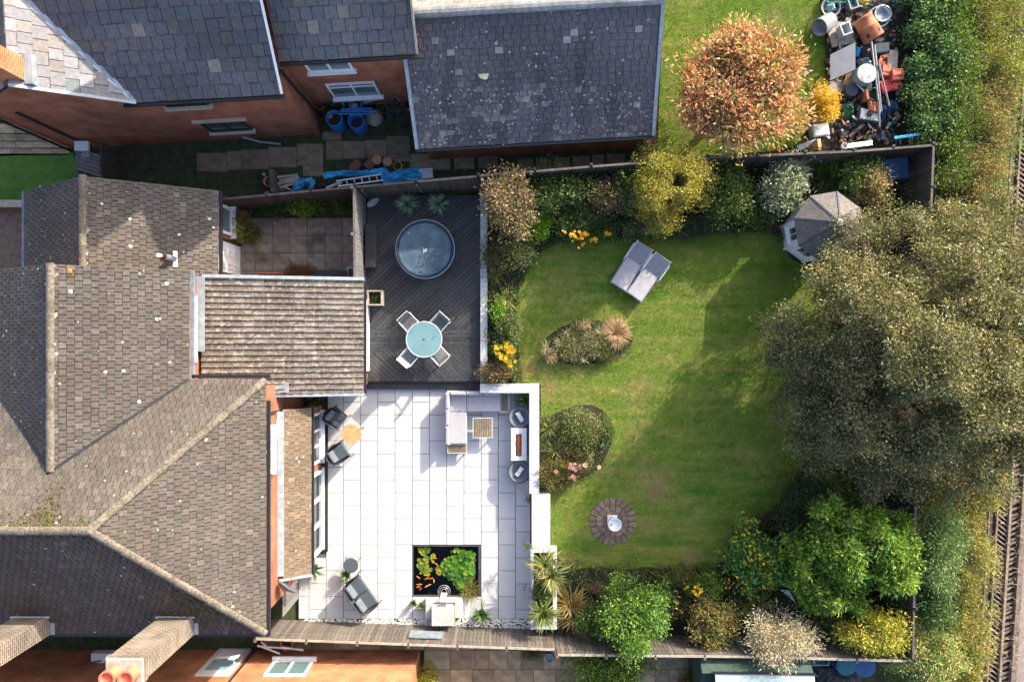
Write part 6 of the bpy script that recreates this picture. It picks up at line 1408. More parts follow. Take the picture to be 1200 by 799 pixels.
cloth('plastic_sack', 'black plastic bag lowest on the scrap heap', 'sack', [(982, 146), (1004, 141), (1010, 148), (1000, 154), (984, 156)], sg, 'dark', .1, top=.22, seed=19)
cloth('plastic_sack', 'black plastic bag tucked under the stone sink', 'sack', [(1008, 146), (1028, 146), (1022, 153), (1010, 152)], sg, 'dark', .1, top=.2, seed=20)
pole('timber_stick', 'dark brown timber slanting at the bottom of the heap', P(995, 161, sg + .2), P(1012, 147, sg + .3), .07, 'fence', 'stick')
crate('cool_box', 'pale blue cool box beneath the golden bush', 962, 153, .58, .42, .42, .15, sg, 'aqua', cat='box', lid='plast_w')
t = one('timber_offcut', 'short orange timber post at the fence below the golden bush', 'post', P(954, 174, sg)); MB().box(P(954, 172, sg + .5), (.13, .3, .9), rz=.1).build('post', M['wood'], t); MB().box(P(957, 175, sg + .3), (.1, .2, .5)).build('offcut', M['terra_r'], t)
t = one('grey_trough', 'grey metal trough along the fence beside the orange post', 'trough', P(945, 172, sg)); MB().rbox(P(945, 171, sg + .35), (.8, .22, .2), rz=.35, r=.02).build('trough', M['galv'], t)
for i in range(4): pole('metal_tube', 'thin metal tube at the fence foot, ' + ('topmost', 'second', 'third', 'lowest')[i] + ' of four', P(991 + i, 174.5 - 1.6 * i, sg + .5), P(1022, 170.5 - 1.5 * i, sg + .5), .025, 'chrome', 'tube', 'metal tubes stacked along the fence')
t = one('white_pot', 'small white pot on the fence side of the heap', 'pot', P(987, 174, sg)); MB().lathe([(.09, 0), (.12, .2), (.1, .2), (.08, .1)], P(987, 173, sg + .4), 14).build('pot', M['plast_w'], t)
t = one('blue_trestle', 'bright blue trestle frame by the corner of the fence', 'trestle', P(1063, 160, sg)); MB().beam(P(1048, 162, sg + .75), P(1078, 158, sg + .75), .1, .05).build('top_bar', M['tarp'], t)
for a in (1050, 1055, 1066, 1069, 1076): MB().beam(P(a, 162, sg + .72), P(a, 170, sg + .05), .04, .04).build('leg', M['alu'] if 1052 < a < 1074 else M['tarp'], t)
crate('blue_box', 'dark blue box in the shaded corner inside the fence', 1051, 198, .85, .75, .6, .1, TG, 'tarpd', cat='box', lid='tarpd')

# ---------------- along the bottom fence and the southern neighbour
t = one('green_shed', 'dark green shed with pale sheet roof across the bottom fence', 'shed', P(890, 800, 0))
x0_, x1_ = P(822, 0, 1.9).x, P(946, 0, 1.9).x; yn, ys_ = P(0, 771, 1.7).y, -16.5
MB().box(((x0_ + x1_) / 2, (yn + ys_) / 2, .9), (x1_ - x0_, yn - ys_, 1.8)).build('wall', M['shedg'], t)
rA = MB().slab([(x0_ - .05, yn + .08, 1.85), (x1_ + .1, yn + .08, 1.85), (x1_ + .1, yn - .32, 2.2), (x0_ - .05, yn - .32, 2.2)], .04).build('roof', M['shedg'], t)
MB().slab([(x0_ + .4, yn - .3, 2.24), (x1_ + .12, yn - .36, 2.24), (x1_ + .12, yn - 2.6, 2.5), (x0_ + .4, yn - 2.6, 2.5)], .03).build('roof_sheet', M['shedr'], rA); MB().beam((x0_ + .3, yn - .27, 2.25), (x1_ + .15, yn - .33, 2.25), .07, .05).build('ridge_strip', M['black'], rA)
for i in range(8): xx = x0_ + (x1_ - x0_) * (i + .5) / 8; MB().box((xx, yn + .012, .9), (.02, .03, 1.75)).build('board_joint', M['gutter'], t)
drum('blue_barrel', 'small blue barrel wedged between fence and green shed', 834, 770, .2, .95, 0, 'blue', open_=False, lid='blue')
MBt = one('green_tool', 'green garden tool leaning on the fence right of the shed', 'tool', P(935, 785, 0)); MB().beam(P(930, 778, 1.0), P(940, 786, .4), .16, .04).build('blade', M['green'], MBt); MB().tube([P(940, 786, .4), P(960, 793, .1)], .02, 6).build('handle', M['conc'], MBt)
drum('water_barrel', 'dark blue round barrel behind the fence at the bottom right, smaller', 992, 779, .4, .9, 0, 'tarpd', open_=False, lid='tarp_d2', cat='barrel'); drum('water_barrel', 'dark blue round barrel at the bottom right, rightmost', 1014, 781, .4, .9, 0, 'tarpd', open_=False, lid='tarpd', cat='barrel')
cloth('black_sheet', 'dark sheet on the ground between shed and barrels', 'sheet', [(955, 779), (985, 778), (1010, 792), (1012, 806), (955, 806)], 0, 'dark', .12, top=.25, seed=22)
crate('white_tray', 'pale plastic tray half under the fence beside the shed', 962, 775, .6, .3, .3, 0, .3, 'aqua', cat='tray')
t = one('stone_urn', 'round grey stone urn behind the bottom fence', 'urn', P(643, 766, 0)); MB().lathe([(.12, 0), (.09, .1), (.2, .35), (.19, .42), (.15, .42), (.13, .3), (.01, .3)], P(643, 766, 0), 20).build('urn', M['galv'], t, True)
t = one('clothes_airer', 'pale folded metal stand across the fence beside the orange brick wall', 'stand', P(330, 757, 0))
for a, b in (((302, 756), (328, 766)), ((302, 757), (355, 761)), ((306, 752), (318, 762)), ((330, 758), (356, 762))): MB().tube([P(*a, .9), P(*b, .85)], .035, 6).build('arm', M['alu'], t)
MB().tube([P(318, 759, .9), P(318, 759, 0)], .04, 8).build('pole', M['galv'], t); drum('yellow_bucket', 'yellow bucket behind the bottom fence next to the pale metal stand', 335, 756, .24, .4, .1, 'orange', cat='bucket')
t = one('glass_panel', 'narrow dark reflective panel hung on the bottom fence', 'panel', P(495, 744, 1.0)); a, b = (-3.85, -11.0), (-2.6, -11.05); MB().beam((a[0], a[1], 1.02), (b[0], b[1], 1.02), .03, .62).build('panel', M['leadd'], t)
# ================================================================== PLANTS
DG = [(.055, .11, .03), (.08, .145, .036), (.105, .17, .048), (.06, .12, .05)]
MG = [(.075, .16, .03), (.10, .20, .035), (.13, .22, .045), (.07, .14, .04)]
LG = [(.11, .25, .03), (.15, .30, .035), (.20, .34, .045), (.09, .19, .03)]
YG = [(.28, .31, .05), (.36, .34, .06), (.21, .25, .045), (.44, .38, .10), (.17, .2, .045)]
GG = [(.13, .17, .09), (.18, .21, .13), (.10, .13, .07), (.22, .24, .16)]
BR = [(.16, .10, .05), (.21, .14, .07), (.12, .09, .05), (.10, .10, .04)]
GOLD = [(.5, .36, .03), (.58, .46, .05), (.42, .28, .025), (.5, .44, .09), (.46, .26, .02)]

# --- the big birch on the right
def birch():
    g = TG; c = P(1060, 400, 6.0); root = thing('birch_tree', 'huge olive-green birch covering the right side, summerhouse half under it', 'tree', (c.x, c.y, g))
    lb = []; specs = [(1060, 400, 6.6, 88, 92, 2.6), (1010, 370, 5.2, 88, 80, 2.3), (1120, 340, 5.6, 80, 78, 2.3), (1130, 440, 5.6, 85, 85, 2.3), (1040, 480, 4.8, 95, 70, 2.1), (960, 400, 4.0, 68, 72, 1.7), (985, 465, 3.9, 78, 75, 1.8), (1080, 520, 4.2, 85, 52, 1.8), (1010, 525, 3.6, 55, 40, 1.4), (1165, 390, 4.6, 55, 90, 2.0), (1075, 300, 4.6, 75, 55, 1.8), (1165, 290, 4.4, 50, 65, 1.7), (1150, 500, 4.0, 55, 60, 1.6), (908, 390, 3.1, 32, 44, .9), (935, 490, 3.0, 36, 52, 1.0), (1000, 315, 3.7, 34, 26, 1.0), (962, 340, 3.3, 30, 26, .9), (1195, 330, 4.6, 40, 60, 1.8), (1195, 470, 4.4, 38, 80, 1.8), (1110, 555, 3.4, 60, 34, 1.3), (1040, 560, 3.2, 50, 34, 1.2), (965, 530, 3.0, 40, 40, 1.0), (1160, 560, 3.2, 40, 30, 1.2), (1030, 262, 3.6, 30, 26, 1.0), (1120, 262, 3.8, 55, 28, 1.2), (1210, 430, 4.4, 50, 90, 1.8)]
    specs += [(1012, 268, 4.8, 32, 30, 1.1), (990, 298, 4.4, 32, 18, .9), (1018, 268, 4.6, 26, 24, 1.2), (1000, 292, 4.2, 24, 18, 1.0), (975, 312, 3.9, 22, 18, 1.0), (1030, 240, 4.2, 20, 16, .9)]
    for (px, py, z, rx, ry, rz) in specs:
        z = TG + (z - TG) * .74; rz *= .78; q = P(px, py, z); k = (H - z) / H / 30; n = int(9 + rx * ry / 240)
        for i in range(n):
            d = rng.normal(size=3); d /= np.linalg.norm(d); d[2] = abs(d[2]) * (1 if rng.random() < .8 else -1); f = rng.uniform(.5, .92); s = rng.uniform(.13, .27)
            lb.append((q.x + d[0] * rx * k * f, q.y + d[1] * ry * k * f, q.z + d[2] * rz * f, rx * k * s, ry * k * s, rz * s * .7))
    pal = [(.135, .165, .08), (.17, .195, .10), (.11, .14, .065), (.235, .25, .15), (.09, .12, .06), (.33, .33, .22), (.2, .18, .09)]
    pts, dirs, cols = crown(lb, 230000, 26, .15, pal, .38, .35, -.25, .5, .3, .9)
    V, F, cc = leaf_quads(pts, dirs, .095, .05, cols, .3); fast_mesh('crown', V, F, cc, M['leaf'], root)
    mb = MB(); b = Vector((c.x + .2, c.y - .2, g)); top = Vector((c.x, c.y, 4.9))
    mb.tube([b - Vector((0, 0, .1)), b.lerp(top, .3) + Vector((.1, .1, 0)), b.lerp(top, .65), top], [.32, .26, .17, .06], 10)
    for l in rnd.sample(lb, 70):
        s = b.lerp(top, rnd.uniform(.22, .85)); e = Vector(l[:3]); m_ = s.lerp(e, .5) + Vector((0, 0, rnd.uniform(.1, .6))); mb.tube([s, m_, e], [.08, .05, .012], 5, cap=False)
        for k in range(3): e2 = e + Vector((rnd.uniform(-.7, .7), rnd.uniform(-.7, .7), rnd.uniform(-.5, .3))); mb.tube([m_.lerp(e, .6), e2], [.022, .006], 4, cap=False)
    mb.build('trunk', M['bark'], root, True)
birch()
# --- russet tree, golden bush, topiary
bush('russet_tree', 'russet and pink autumn tree behind the fence on the neighbouring lawn', 'tree', 861, 116, 3.4, 78, 68, [(.52, .24, .15), (.56, .34, .25), (.46, .28, .14), (.56, .44, .32), (.36, .29, .13), (.20, .23, .09), (.52, .24, .19), (.48, .40, .2), (.16, .2, .07)], 27000, .17, .065, rz=1.45, nl=34, per=7, sigma=.14, out=1.1, up=.35, shell=.4, frac=(.16, .28), rand=.6, part='crown', m='leaf', droop=.35, ljit=.25)
bush('golden_bush', 'bright golden-orange bush between russet tree and scrap heap', 'shrub', 963, 126, 1.7, 19, 18, GOLD, 5200, .06, .04, nl=14, per=8, frac=(.25, .4), shell=.3)
def hole(c, rx, ry, rz): return []
bush('clipped_tree', 'rounded yellow-green clipped tree with a bare brown gap near its top', 'tree', 777, 214, 3.0, 44, 47, YG, 21000, .065, .04, rz=1.35, nl=26, per=9, frac=(.22, .36), inner=None, shell=.3, part='crown') if False else None
def clipped():
    h = 3.0; cz = TG + h - 1.3; c = P(777, 216, cz); k = (H - cz) / H / 30; rx, ry, rz = 50 * k, 52 * k, 1.3
    root = thing('clipped_tree', 'rounded yellow-green clipped tree with a bare brown gap near its top', 'tree', (c.x, c.y, TG)); lb = auto_lobes(c, rx, ry, rz, 34, (.2, .33), .85, .25)
    lb.append((c.x, c.y, c.z, rx * .72, ry * .75, rz * .75)); pts, dirs, cols = crown(lb, 24000, 9, .07, YG, .25, .8, .25, .25)
    q = P(796, 212, 3.0); d = np.hypot(pts[:, 0] - q.x, (pts[:, 1] - q.y)); keep = (d > .2 + .22 * rng.random(len(d)))
    V, F, cc = leaf_quads(pts[keep], dirs[keep], .065, .04, cols[keep]); fast_mesh('crown', V, F, cc, M['leaf'], root); trunk(root, (c.x, c.y, TG), lb, .09, 'trunk', 14)
    mb = MB()
    for i in range(38): a = rnd.uniform(0, 2 * PI); r = rnd.uniform(.05, .42); mb.tube([(q.x, q.y, 1.4), (q.x + math.cos(a) * r * .5, q.y + math.sin(a) * r * .5, 2.2), (q.x + math.cos(a) * r, q.y + math.sin(a) * r, 2.75 + rnd.uniform(-.2, .2))], [.02, .014, .004], 4, cap=False)
    mb.build('bare_twigs', M['bark'], root)
clipped()
# --- border along the upper fence
bush('shrub', 'bronze and cream shrub at the corner of deck and upper fence', 'shrub', 598, 236, 2.9, 33, 40, [(.24, .18, .13), (.34, .28, .2), (.16, .15, .08), (.11, .13, .05), (.22, .15, .12), (.12, .15, .06)], 5200, .12, .055, nl=16, frac=(.24, .38), out=1.0)
bush('shrub', 'dark olive shrub next to the bronze shrub under the upper fence', 'shrub', 655, 220, 1.9, 36, 30, DG + [(.09, .11, .04)], 5200, .09, .045, nl=16, frac=(.24, .38))
bush('shrub', 'brownish-grey shrub with dry tips left of the clipped tree', 'shrub', 707, 232, 1.7, 24, 24, [(.15, .13, .08), (.10, .10, .06), (.20, .17, .11), (.06, .07, .035)], 3600, .10, .04, nl=12, out=1.0)
bush('shrub', 'dark leafy shrub beside clipped tree, next to fence', 'shrub', 738, 222, 1.7, 17, 24, DG, 2400, .10, .06, nl=8)
bush('shrub', 'small vivid lime green bush below the bronze shrub', 'shrub', 633, 266, 1.0, 14, 15, [(.16, .36, .015), (.12, .28, .02), (.22, .42, .04)], 2000, .07, .05, nl=9)
bush('shrub', 'low dark green shrub behind the larger orange flowers', 'shrub', 686, 258, 1.1, 30, 18, DG, 3600, .085, .05, nl=12)
bush('shrub', 'low grey-green mound at the lawn edge under the clipped tree', 'shrub', 750, 268, .7, 26, 12, GG + DG, 2600, .07, .035, nl=10)
bush('shrub', 'low blue-green mound right of the clipped tree at the lawn edge', 'shrub', 822, 266, .7, 34, 12, [(.05, .09, .05), (.08, .11, .07), (.04, .07, .03)], 3200, .07, .035, nl=12)
bush('shrub', 'ferny yellowish-green shrub between clipped tree and silver shrub', 'shrub', 848, 226, 1.7, 28, 34, DG + [(.12, .16, .03)], 4200, .12, .045, nl=13, out=1.0)
bush('shrub', 'dark green low shrub below the silver shrub at the lawn edge', 'shrub', 882, 256, .9, 22, 15, DG, 2400, .08, .05, nl=9)
bush('shrub', 'silvery white variegated shrub between upper fence and summerhouse', 'shrub', 918, 220, 2.0, 27, 33, [(.36, .43, .36), (.50, .55, .47), (.10, .19, .12), (.07, .14, .09), (.28, .35, .27)], 4200, .12, .05, nl=18, frac=(.2, .34), out=1.0)
q = P(968, 212, TG)
def fern(name, label, cat, px, py, L, n, pal, W=.07, heads=((0, 0),), g=TG, elev=(.1, 1.2), droop=.4, sway=.15, m='strap'):
    p = P(px, py, g); root = thing(name, label, cat, p); V, F, cc = blade_arrays([(p.x + a, p.y + b, g + .1) for a, b in heads], n, L, W, elev, droop, pal, sway=sway); fast_mesh('fronds', V, F, cc, M[m], root); MB().tube([p, p + Vector((0, 0, .12))], .06, 7).build('stem', M['bark'], root); return root
fern('fern', 'dark green ferns between silver shrub and upper fence corner', 'fern', 968, 208, 1.0, 70, [(.06, .13, .03), (.08, .17, .03), (.04, .09, .02)], .09, ((0, 0), (.6, .15), (-.4, .5), (.3, -.5)))
bush('shrub', 'pale brownish shrub near the fence corner above the birch', 'shrub', 1020, 218, 2.0, 20, 19, [(.25, .22, .12), (.16, .16, .07), (.32, .27, .17)], 3000, .09, .045, nl=12)
bush('shrub', 'dark green shrub squeezed between ferns and pale brownish shrub', 'shrub', 1000, 205, 1.6, 20, 18, DG + MG, 2600, .10, .05, nl=9)
# --- flowers
def flowers(name, label, px, py, spots, pal, hz, leafpal, g=TG, rpx=12, n=700, fs=.05, cat='flowers'):
    p = P(px, py, g); t = thing(name, label, cat, p); lb = [(P(a, b, g + hz * .5).x, P(a, b, g + hz * .5).y, g + hz * .5, .2, .2, hz * .45) for a, b in spots[::3]]
    pts, dirs, cols = crown(lb, n, 6, .06, leafpal, .25, .7, .3, .5); V, F, cc = leaf_quads(pts, dirs, .08, .03, cols); fast_mesh('foliage', V, F, cc, M['leaf'], t)
    vs = []; fs_ = []; cs = []; mb = MB(); st = MB()
    for (a, b) in spots:
        q = P(a + rnd.uniform(-.6, .6), b + rnd.uniform(-.6, .6), g + hz * rnd.uniform(.85, 1.15)); r = fs * rnd.uniform(.8, 1.25); a0 = rnd.uniform(0, 1); tl = Matrix.Rotation(rnd.uniform(-.5, .5), 3, 'X') @ Matrix.Rotation(rnd.uniform(-.5, .5), 3, 'Y')
        pv = [q + Vector((0, 0, .008))]; pf = []
        for k in range(8):
            w_ = a0 + 2 * PI * k / 8; pv += [q + tl @ Vector((math.cos(w_ - .3) * r, math.sin(w_ - .3) * r, .012)), q + tl @ Vector((math.cos(w_ + .3) * r, math.sin(w_ + .3) * r, .012))]; pf.append((0, 1 + 2 * k, 2 + 2 * k))
        m_ = MB().add(pv, pf, pick(pal, .15)); m_.lathe([(r * .3, .01), (r * .2, .03)], q, 7, col=(.25, .12, .02)); m_.build('blossom', M['leaf'], t)
        st.tube([(q.x, q.y, q.z), (q.x + rnd.uniform(-.1, .1), q.y + rnd.uniform(-.1, .1), g)], .006, 4, cap=False)
    st.build('stems', mat('stem_green', (.07, .12, .03), .7), t); return t
OR = [(.75, .33, .01), (.8, .42, .02)]; YL = [(.8, .55, .015), (.75, .45, .01)]
def cluster(cx, cy, rx, ry, n): return [(cx + rx * math.sqrt(rnd.random()) * math.cos(a), cy + ry * math.sqrt(rnd.random()) * math.sin(a)) for a in [rnd.uniform(0, 2 * PI) for _ in range(n)]]
flowers('orange_flowers', 'patch of orange flowers at the upper lawn edge, the larger one', 680, 279, cluster(679, 276, 11, 5, 34) + cluster(696, 282, 4, 3, 8) + [(662, 273), (659, 271), (678, 291), (684, 286), (682, 288), (671, 283)], OR, 1.15, MG)
flowers('orange_flowers', 'tiny patch of orange flowers at the upper lawn edge, nearer the loungers', 713, 275, cluster(713, 274.5, 4.5, 2, 9), OR, 1.0, MG, n=250)
flowers('yellow_flowers', 'bright yellow flowers crowding the border beside the white deck wall', 592, 416, cluster(591, 412, 12, 11, 52) + cluster(600, 426, 5, 4, 10), YL, 1.0, MG, rpx=18, n=1400, fs=.06)
flowers('yellow_flowers', 'scattered yellow flowers in the bottom border between two bushes', 816, 690, cluster(818, 692, 7, 8, 18) + [(803, 690), (802, 683), (794, 707), (806, 688)], YL, 1.25, DG, n=900)
flowers('pink_roses', 'pale pink roses beside the white patio wall', 670, 548, cluster(674, 547, 7, 5, 12) + cluster(688, 545, 4, 3, 4) + cluster(672, 560, 5, 3, 6) + [(702, 548), (651, 553)], [(.72, .42, .36), (.75, .5, .42), (.7, .3, .28)], .7, [(.08, .13, .03), (.13, .15, .04), (.16, .14, .05)], n=1000, fs=.065)
# --- border beside the deck
bush('shrub', 'dull green shrub between bronze shrub and lawn, beside the deck wall', 'shrub', 588, 296, 1.0, 22, 22, [(.07, .10, .03), (.10, .12, .05), (.05, .07, .025), (.14, .15, .07)], 3400, .08, .035, nl=12)
bush('shrub', 'low grey-green shrub at the left lawn edge, above the yellow strappy plants', 'shrub', 612, 296, .8, 19, 17, GG + DG, 2400, .07, .035, nl=9)
fern('flax_plant', 'yellowish strappy plant beside the deck wall, upper of two', 'flax', 579, 322, .6, 45, [(.28, .24, .06), (.20, .20, .05), (.24, .15, .06)], .045)
fern('flax_plant', 'pale yellow-green strappy plant beside the deck wall, lower of two', 'flax', 594, 352, .65, 40, [(.26, .28, .08), (.34, .33, .13), (.12, .18, .04)], .04)
bush('shrub', 'bright green leafy clump beside the deck wall above the grey-green mound', 'shrub', 584, 366, .6, 9, 12, LG, 900, .08, .045, nl=6)
bush('shrub', 'grey-green low mound above the yellow flowers at the lawn edge', 'shrub', 596, 386, .6, 16, 18, GG + MG, 2600, .07, .035, nl=10)
bush('sedum', 'brown and cream seed heads beside the patio wall corner', 'plant', 583, 437, .8, 21, 13, [(.27, .19, .11), (.35, .27, .18), (.16, .14, .06), (.12, .12, .05)], 2600, .07, .04, nl=10, out=1.0)
bush('shrub', 'small green plant right of the yellow flowers at the lawn edge', 'shrub', 607, 437, .5, 9, 12, MG + BR, 900, .07, .03, nl=6)
# --- island beds in the lawn
def bed(name, label, pts, z=TG + .004):
    poly = pxpoly(pts, TG); cx = sum(p[0] for p in poly) / len(poly); cy = sum(p[1] for p in poly) / len(poly); t = thing(name, label, 'flower bed', (cx, cy, TG))
    n = len(poly); rings = [(1, -.02), (.985, .012), (.9, .03), (.5, .06)]; mb = MB(); vs = [(cx + (p[0] - cx) * f, cy + (p[1] - cy) * f, TG + zz + rnd.uniform(-.008, .008)) for f, zz in rings for p in poly]
    mb.add(vs, [(r * n + i, r * n + (i + 1) % n, r * n + n + (i + 1) % n, r * n + n + i) for r in range(3) for i in range(n)] + [tuple(range(3 * n, 4 * n))]); mb.build('soil', M['soil'], t); return t
def ell(cx, cy, rx, ry, n=30, rot=0): return [(cx + rx * math.cos(a) * math.cos(rot) - ry * math.sin(a) * math.sin(rot), cy + rx * math.cos(a) * math.sin(rot) + ry * math.sin(a) * math.cos(rot)) for a in [2 * PI * k / n for k in range(n)]]
bed('flower_bed', 'oval island bed in the lawn with tawny grass at one end', ell(689, 402, 53, 26, 30, -.1))
bed('flower_bed', 'rounded bed growing against the white patio wall', [(634, 490), (645, 487), (660, 480), (675, 475), (692, 474), (706, 480), (716, 492), (721, 506), (716, 524), (708, 540), (700, 550), (690, 558), (672, 566), (655, 572), (634, 575)])
MIXL = [(.16, .24, .07), (.24, .29, .13), (.11, .18, .05), (.38, .36, .24), (.2, .16, .09), (.10, .09, .05), (.13, .22, .06)]
bush('heather', 'straggly green and brown low plants filling the oval island bed', 'plant', 684, 403, .45, 42, 20, MIXL + [(.06, .08, .03)], 5200, .06, .025, nl=22, frac=(.14, .26), sigma=.1)
bush('heather', 'pale cream tufts at the left end of the oval island bed', 'plant', 645, 416, .4, 11, 8, [(.42, .37, .27), (.30, .28, .17), (.2, .2, .1)], 800, .06, .025, nl=6)
bush('heather', 'silver-grey tuft in the middle of the oval island bed', 'plant', 692, 400, .4, 7, 7, [(.34, .36, .33), (.25, .27, .23)], 500, .06, .02, nl=5)
bush('heather', 'dark twiggy low plant at the lower edge of the oval bed', 'plant', 706, 418, .3, 15, 8, [(.07, .06, .035), (.10, .09, .04), (.06, .08, .03)], 1000, .06, .02, nl=7)
bush('heather', 'pale straw tuft at the upper edge of the oval bed', 'plant', 683, 384, .4, 9, 6, [(.48, .42, .28), (.36, .33, .2), (.2, .2, .09)], 700, .07, .022, nl=6)
bush('heather', 'light green tuft at the lower middle of the oval bed', 'plant', 668, 417, .4, 10, 6, [(.28, .32, .14), (.36, .38, .2), (.18, .2, .09)], 700, .07, .022, nl=6)
fern('tawny_grass', 'fountain of tawny dry grass in the oval island bed', 'grass', 722, 392, .82, 260, [(.42, .26, .13), (.52, .36, .21), (.36, .2, .09), (.56, .44, .29)], .022, ((0, 0), (-.06, .05), (-.15, 0)), elev=(.0, 1.3), droop=.35, sway=.1, m='dryleaf')
fern('flax_plant', 'green and yellow strappy plant by the patio wall, upper of two in the rounded bed', 'flax', 643, 501, .65, 50, [(.20, .22, .05), (.30, .27, .09), (.10, .13, .03)], .04)
fern('flax_plant', 'green and yellow strappy plant by the patio wall, lower of two in the rounded bed', 'flax', 651, 527, .7, 45, [(.24, .25, .08), (.32, .30, .12), (.12, .15, .04)], .035)
bush('shrub', 'mixed green and twiggy plants at the top of the rounded bed', 'plant', 684, 505, .6, 28, 25, MIXL + MG, 5200, .065, .025, nl=18, frac=(.16, .28), sigma=.09)
bush('shrub', 'small fresh green clump at the outer edge of the rounded bed', 'plant', 712, 503, .5, 8, 13, MG, 900, .06, .03, nl=7)
bush('shrub', 'low bushy rose foliage at the lower part of the rounded bed', 'plant', 652, 554, .7, 23, 19, [(.12, .15, .04), (.17, .17, .05), (.08, .12, .03), (.22, .17, .07)], 3200, .06, .03, nl=14, frac=(.2, .32))
bush('shrub', 'dark olive plant in the middle of the rounded bed', 'plant', 672, 528, .6, 18, 17, [(.06, .08, .025), (.10, .10, .04), (.14, .13, .06)], 2000, .07, .025, nl=10)
for lab, grp, spots, pal in (('small straw-coloured grass tuft in the oval bed', 'straw tufts in the oval bed', [(655, 402, 'left of its middle'), (664, 390, 'at its upper left edge'), (676, 408, 'just below its middle'), (697, 414, 'below the tawny grass'), (700, 388, 'above the tawny grass'), (670, 400, 'in its very middle'), (640, 408, 'at its left tip'), (684, 422, 'at its lowest edge')], [(.40, .36, .2), (.28, .32, .13), (.48, .4, .26)]),
                             ('small light green tuft in the rounded bed', 'green tufts in the rounded bed', [(664, 492, 'at its upper left'), (680, 486, 'at its top edge'), (698, 490, 'at its upper right'), (706, 518, 'at its right edge'), (692, 534, 'just above the roses at the right'), (676, 514, 'in its middle'), (660, 512, 'close to the flax'), (686, 522, 'right of its middle')], [(.20, .30, .09), (.30, .34, .13), (.14, .24, .07)])):
    for (a, b, wh) in spots:
        p = P(a, b, TG + .05); t = thing('grass_tuft', lab + ', ' + wh, 'plant', p, grp); V, F, cc = blade_arrays([(p.x, p.y, TG + .25)], 26, rnd.uniform(.3, .42), .024, (.1, 1.3), .35, pal, sway=.15); fast_mesh('blades', V, F, cc, M['dryleaf'], t)
# --- patio pots and yuccas
YU = [(.13, .22, .06), (.20, .28, .09), (.30, .34, .15), (.09, .16, .05)]
q = P(641, 668, .85)
spiky('yucca', 'big yellow-striped yucca in the white planter, pair of crowns', 'yucca', (q.x, q.y, .75), .9, 130, [(.28, .32, .12), (.16, .22, .06), (.38, .38, .2), (.10, .15, .05)], .055, (-.1, 1.4), .18, heads=[(-.1, .32, .3), (.12, -.05, .55)])
q = P(634, 715, .85); spiky('yucca', 'green yucca at the fence end of the white planter', 'yucca', (q.x + .05, q.y, .75), .8, 150, YU, .05, (-.1, 1.4), .16, heads=[(0, 0, .45)])
bush('shrub', 'low dark green leaves between the yuccas in the planter', 'plant', 635, 695, .45, 12, 12, DG + MG, 900, .09, .05, g=.75, nl=6)
bush('ivy_sprig', 'tiny green sprig at the inner corner of the planter', 'plant', 619, 640, .3, 4, 4, DG, 130, .06, .04, g=.8, nl=3)
bush('ivy_sprig', 'tiny green sprig where patio wall meets wide wall', 'plant', 620, 584, .3, 4, 4, DG, 130, .06, .04, g=.5, nl=3)
PG = [(.05, .13, .035), (.08, .18, .05), (.12, .22, .07), (.04, .09, .03)]
q = P(615, 468, .5); spiky('potted_palm', 'spiky green plant in pot at the sofa end of the patio wall', 'plant', (q.x, q.y, .03), .6, 56, PG, .05, (.0, 1.3), .2, pot=(.18, .32))
q = P(367, 468, .6); spiky('potted_palm', 'spiky green plant squeezed between extension and bay roof', 'plant', (q.x, q.y, .03), .55, 50, PG, .045, (.0, 1.3), .2, pot=(.18, .4))
q = P(366, 668, .4); spiky('potted_palm', 'spiky green plant at the end of the bay below the satellite dish', 'plant', (q.x, q.y, .03), .6, 56, PG, .05, (.0, 1.3), .2, pot=(.16, .3))
q = P(404, 676, .5); spiky('potted_palm', 'small spiky green plant between side table and loveseat', 'plant', (q.x, q.y, .03), .36, 46, PG, .05, (.0, 1.3), .2, pot=(.15, .35))
q = P(564, 721, .4); spiky('potted_palm', 'spiky green plant on the slabs right of the stone fountain', 'plant', (q.x, q.y, .03), .58, 56, PG, .055, (.0, 1.3), .25, pot=(.16, .3))
q = P(484, 708, .3); spiky('potted_palm', 'tiny bushy green plant left of the fountain, nearer the loveseat', 'plant', (q.x, q.y, .03), .2, 40, PG, .05, (.1, 1.3), .15, pot=(.1, .25))
q = P(493, 711, .3); spiky('potted_palm', 'tiny yellowish green plant just beside the fountain side block', 'plant', (q.x, q.y, .03), .22, 36, [(.14, .2, .04), (.2, .22, .05), (.08, .14, .03)], .05, (.1, 1.3), .15, pot=(.1, .25))
AG = [(.15, .27, .18), (.22, .37, .25), (.3, .45, .33), (.10, .19, .13)]
for a, lab in ((476.5, 'round spiky blue-green plant on the deck, nearer the oval panel'), (513, 'round spiky blue-green plant on the deck, nearer the flower border')):
    q = P(a, 238.5, DZ + .55); spiky('spiky_plant', lab, 'plant', (q.x, q.y, DZ), .52, 170, AG, .028, (-.05, 1.5), .08, pot=(.2, .4), potm='black', group='pair of spiky plants on the deck', sway=.02)
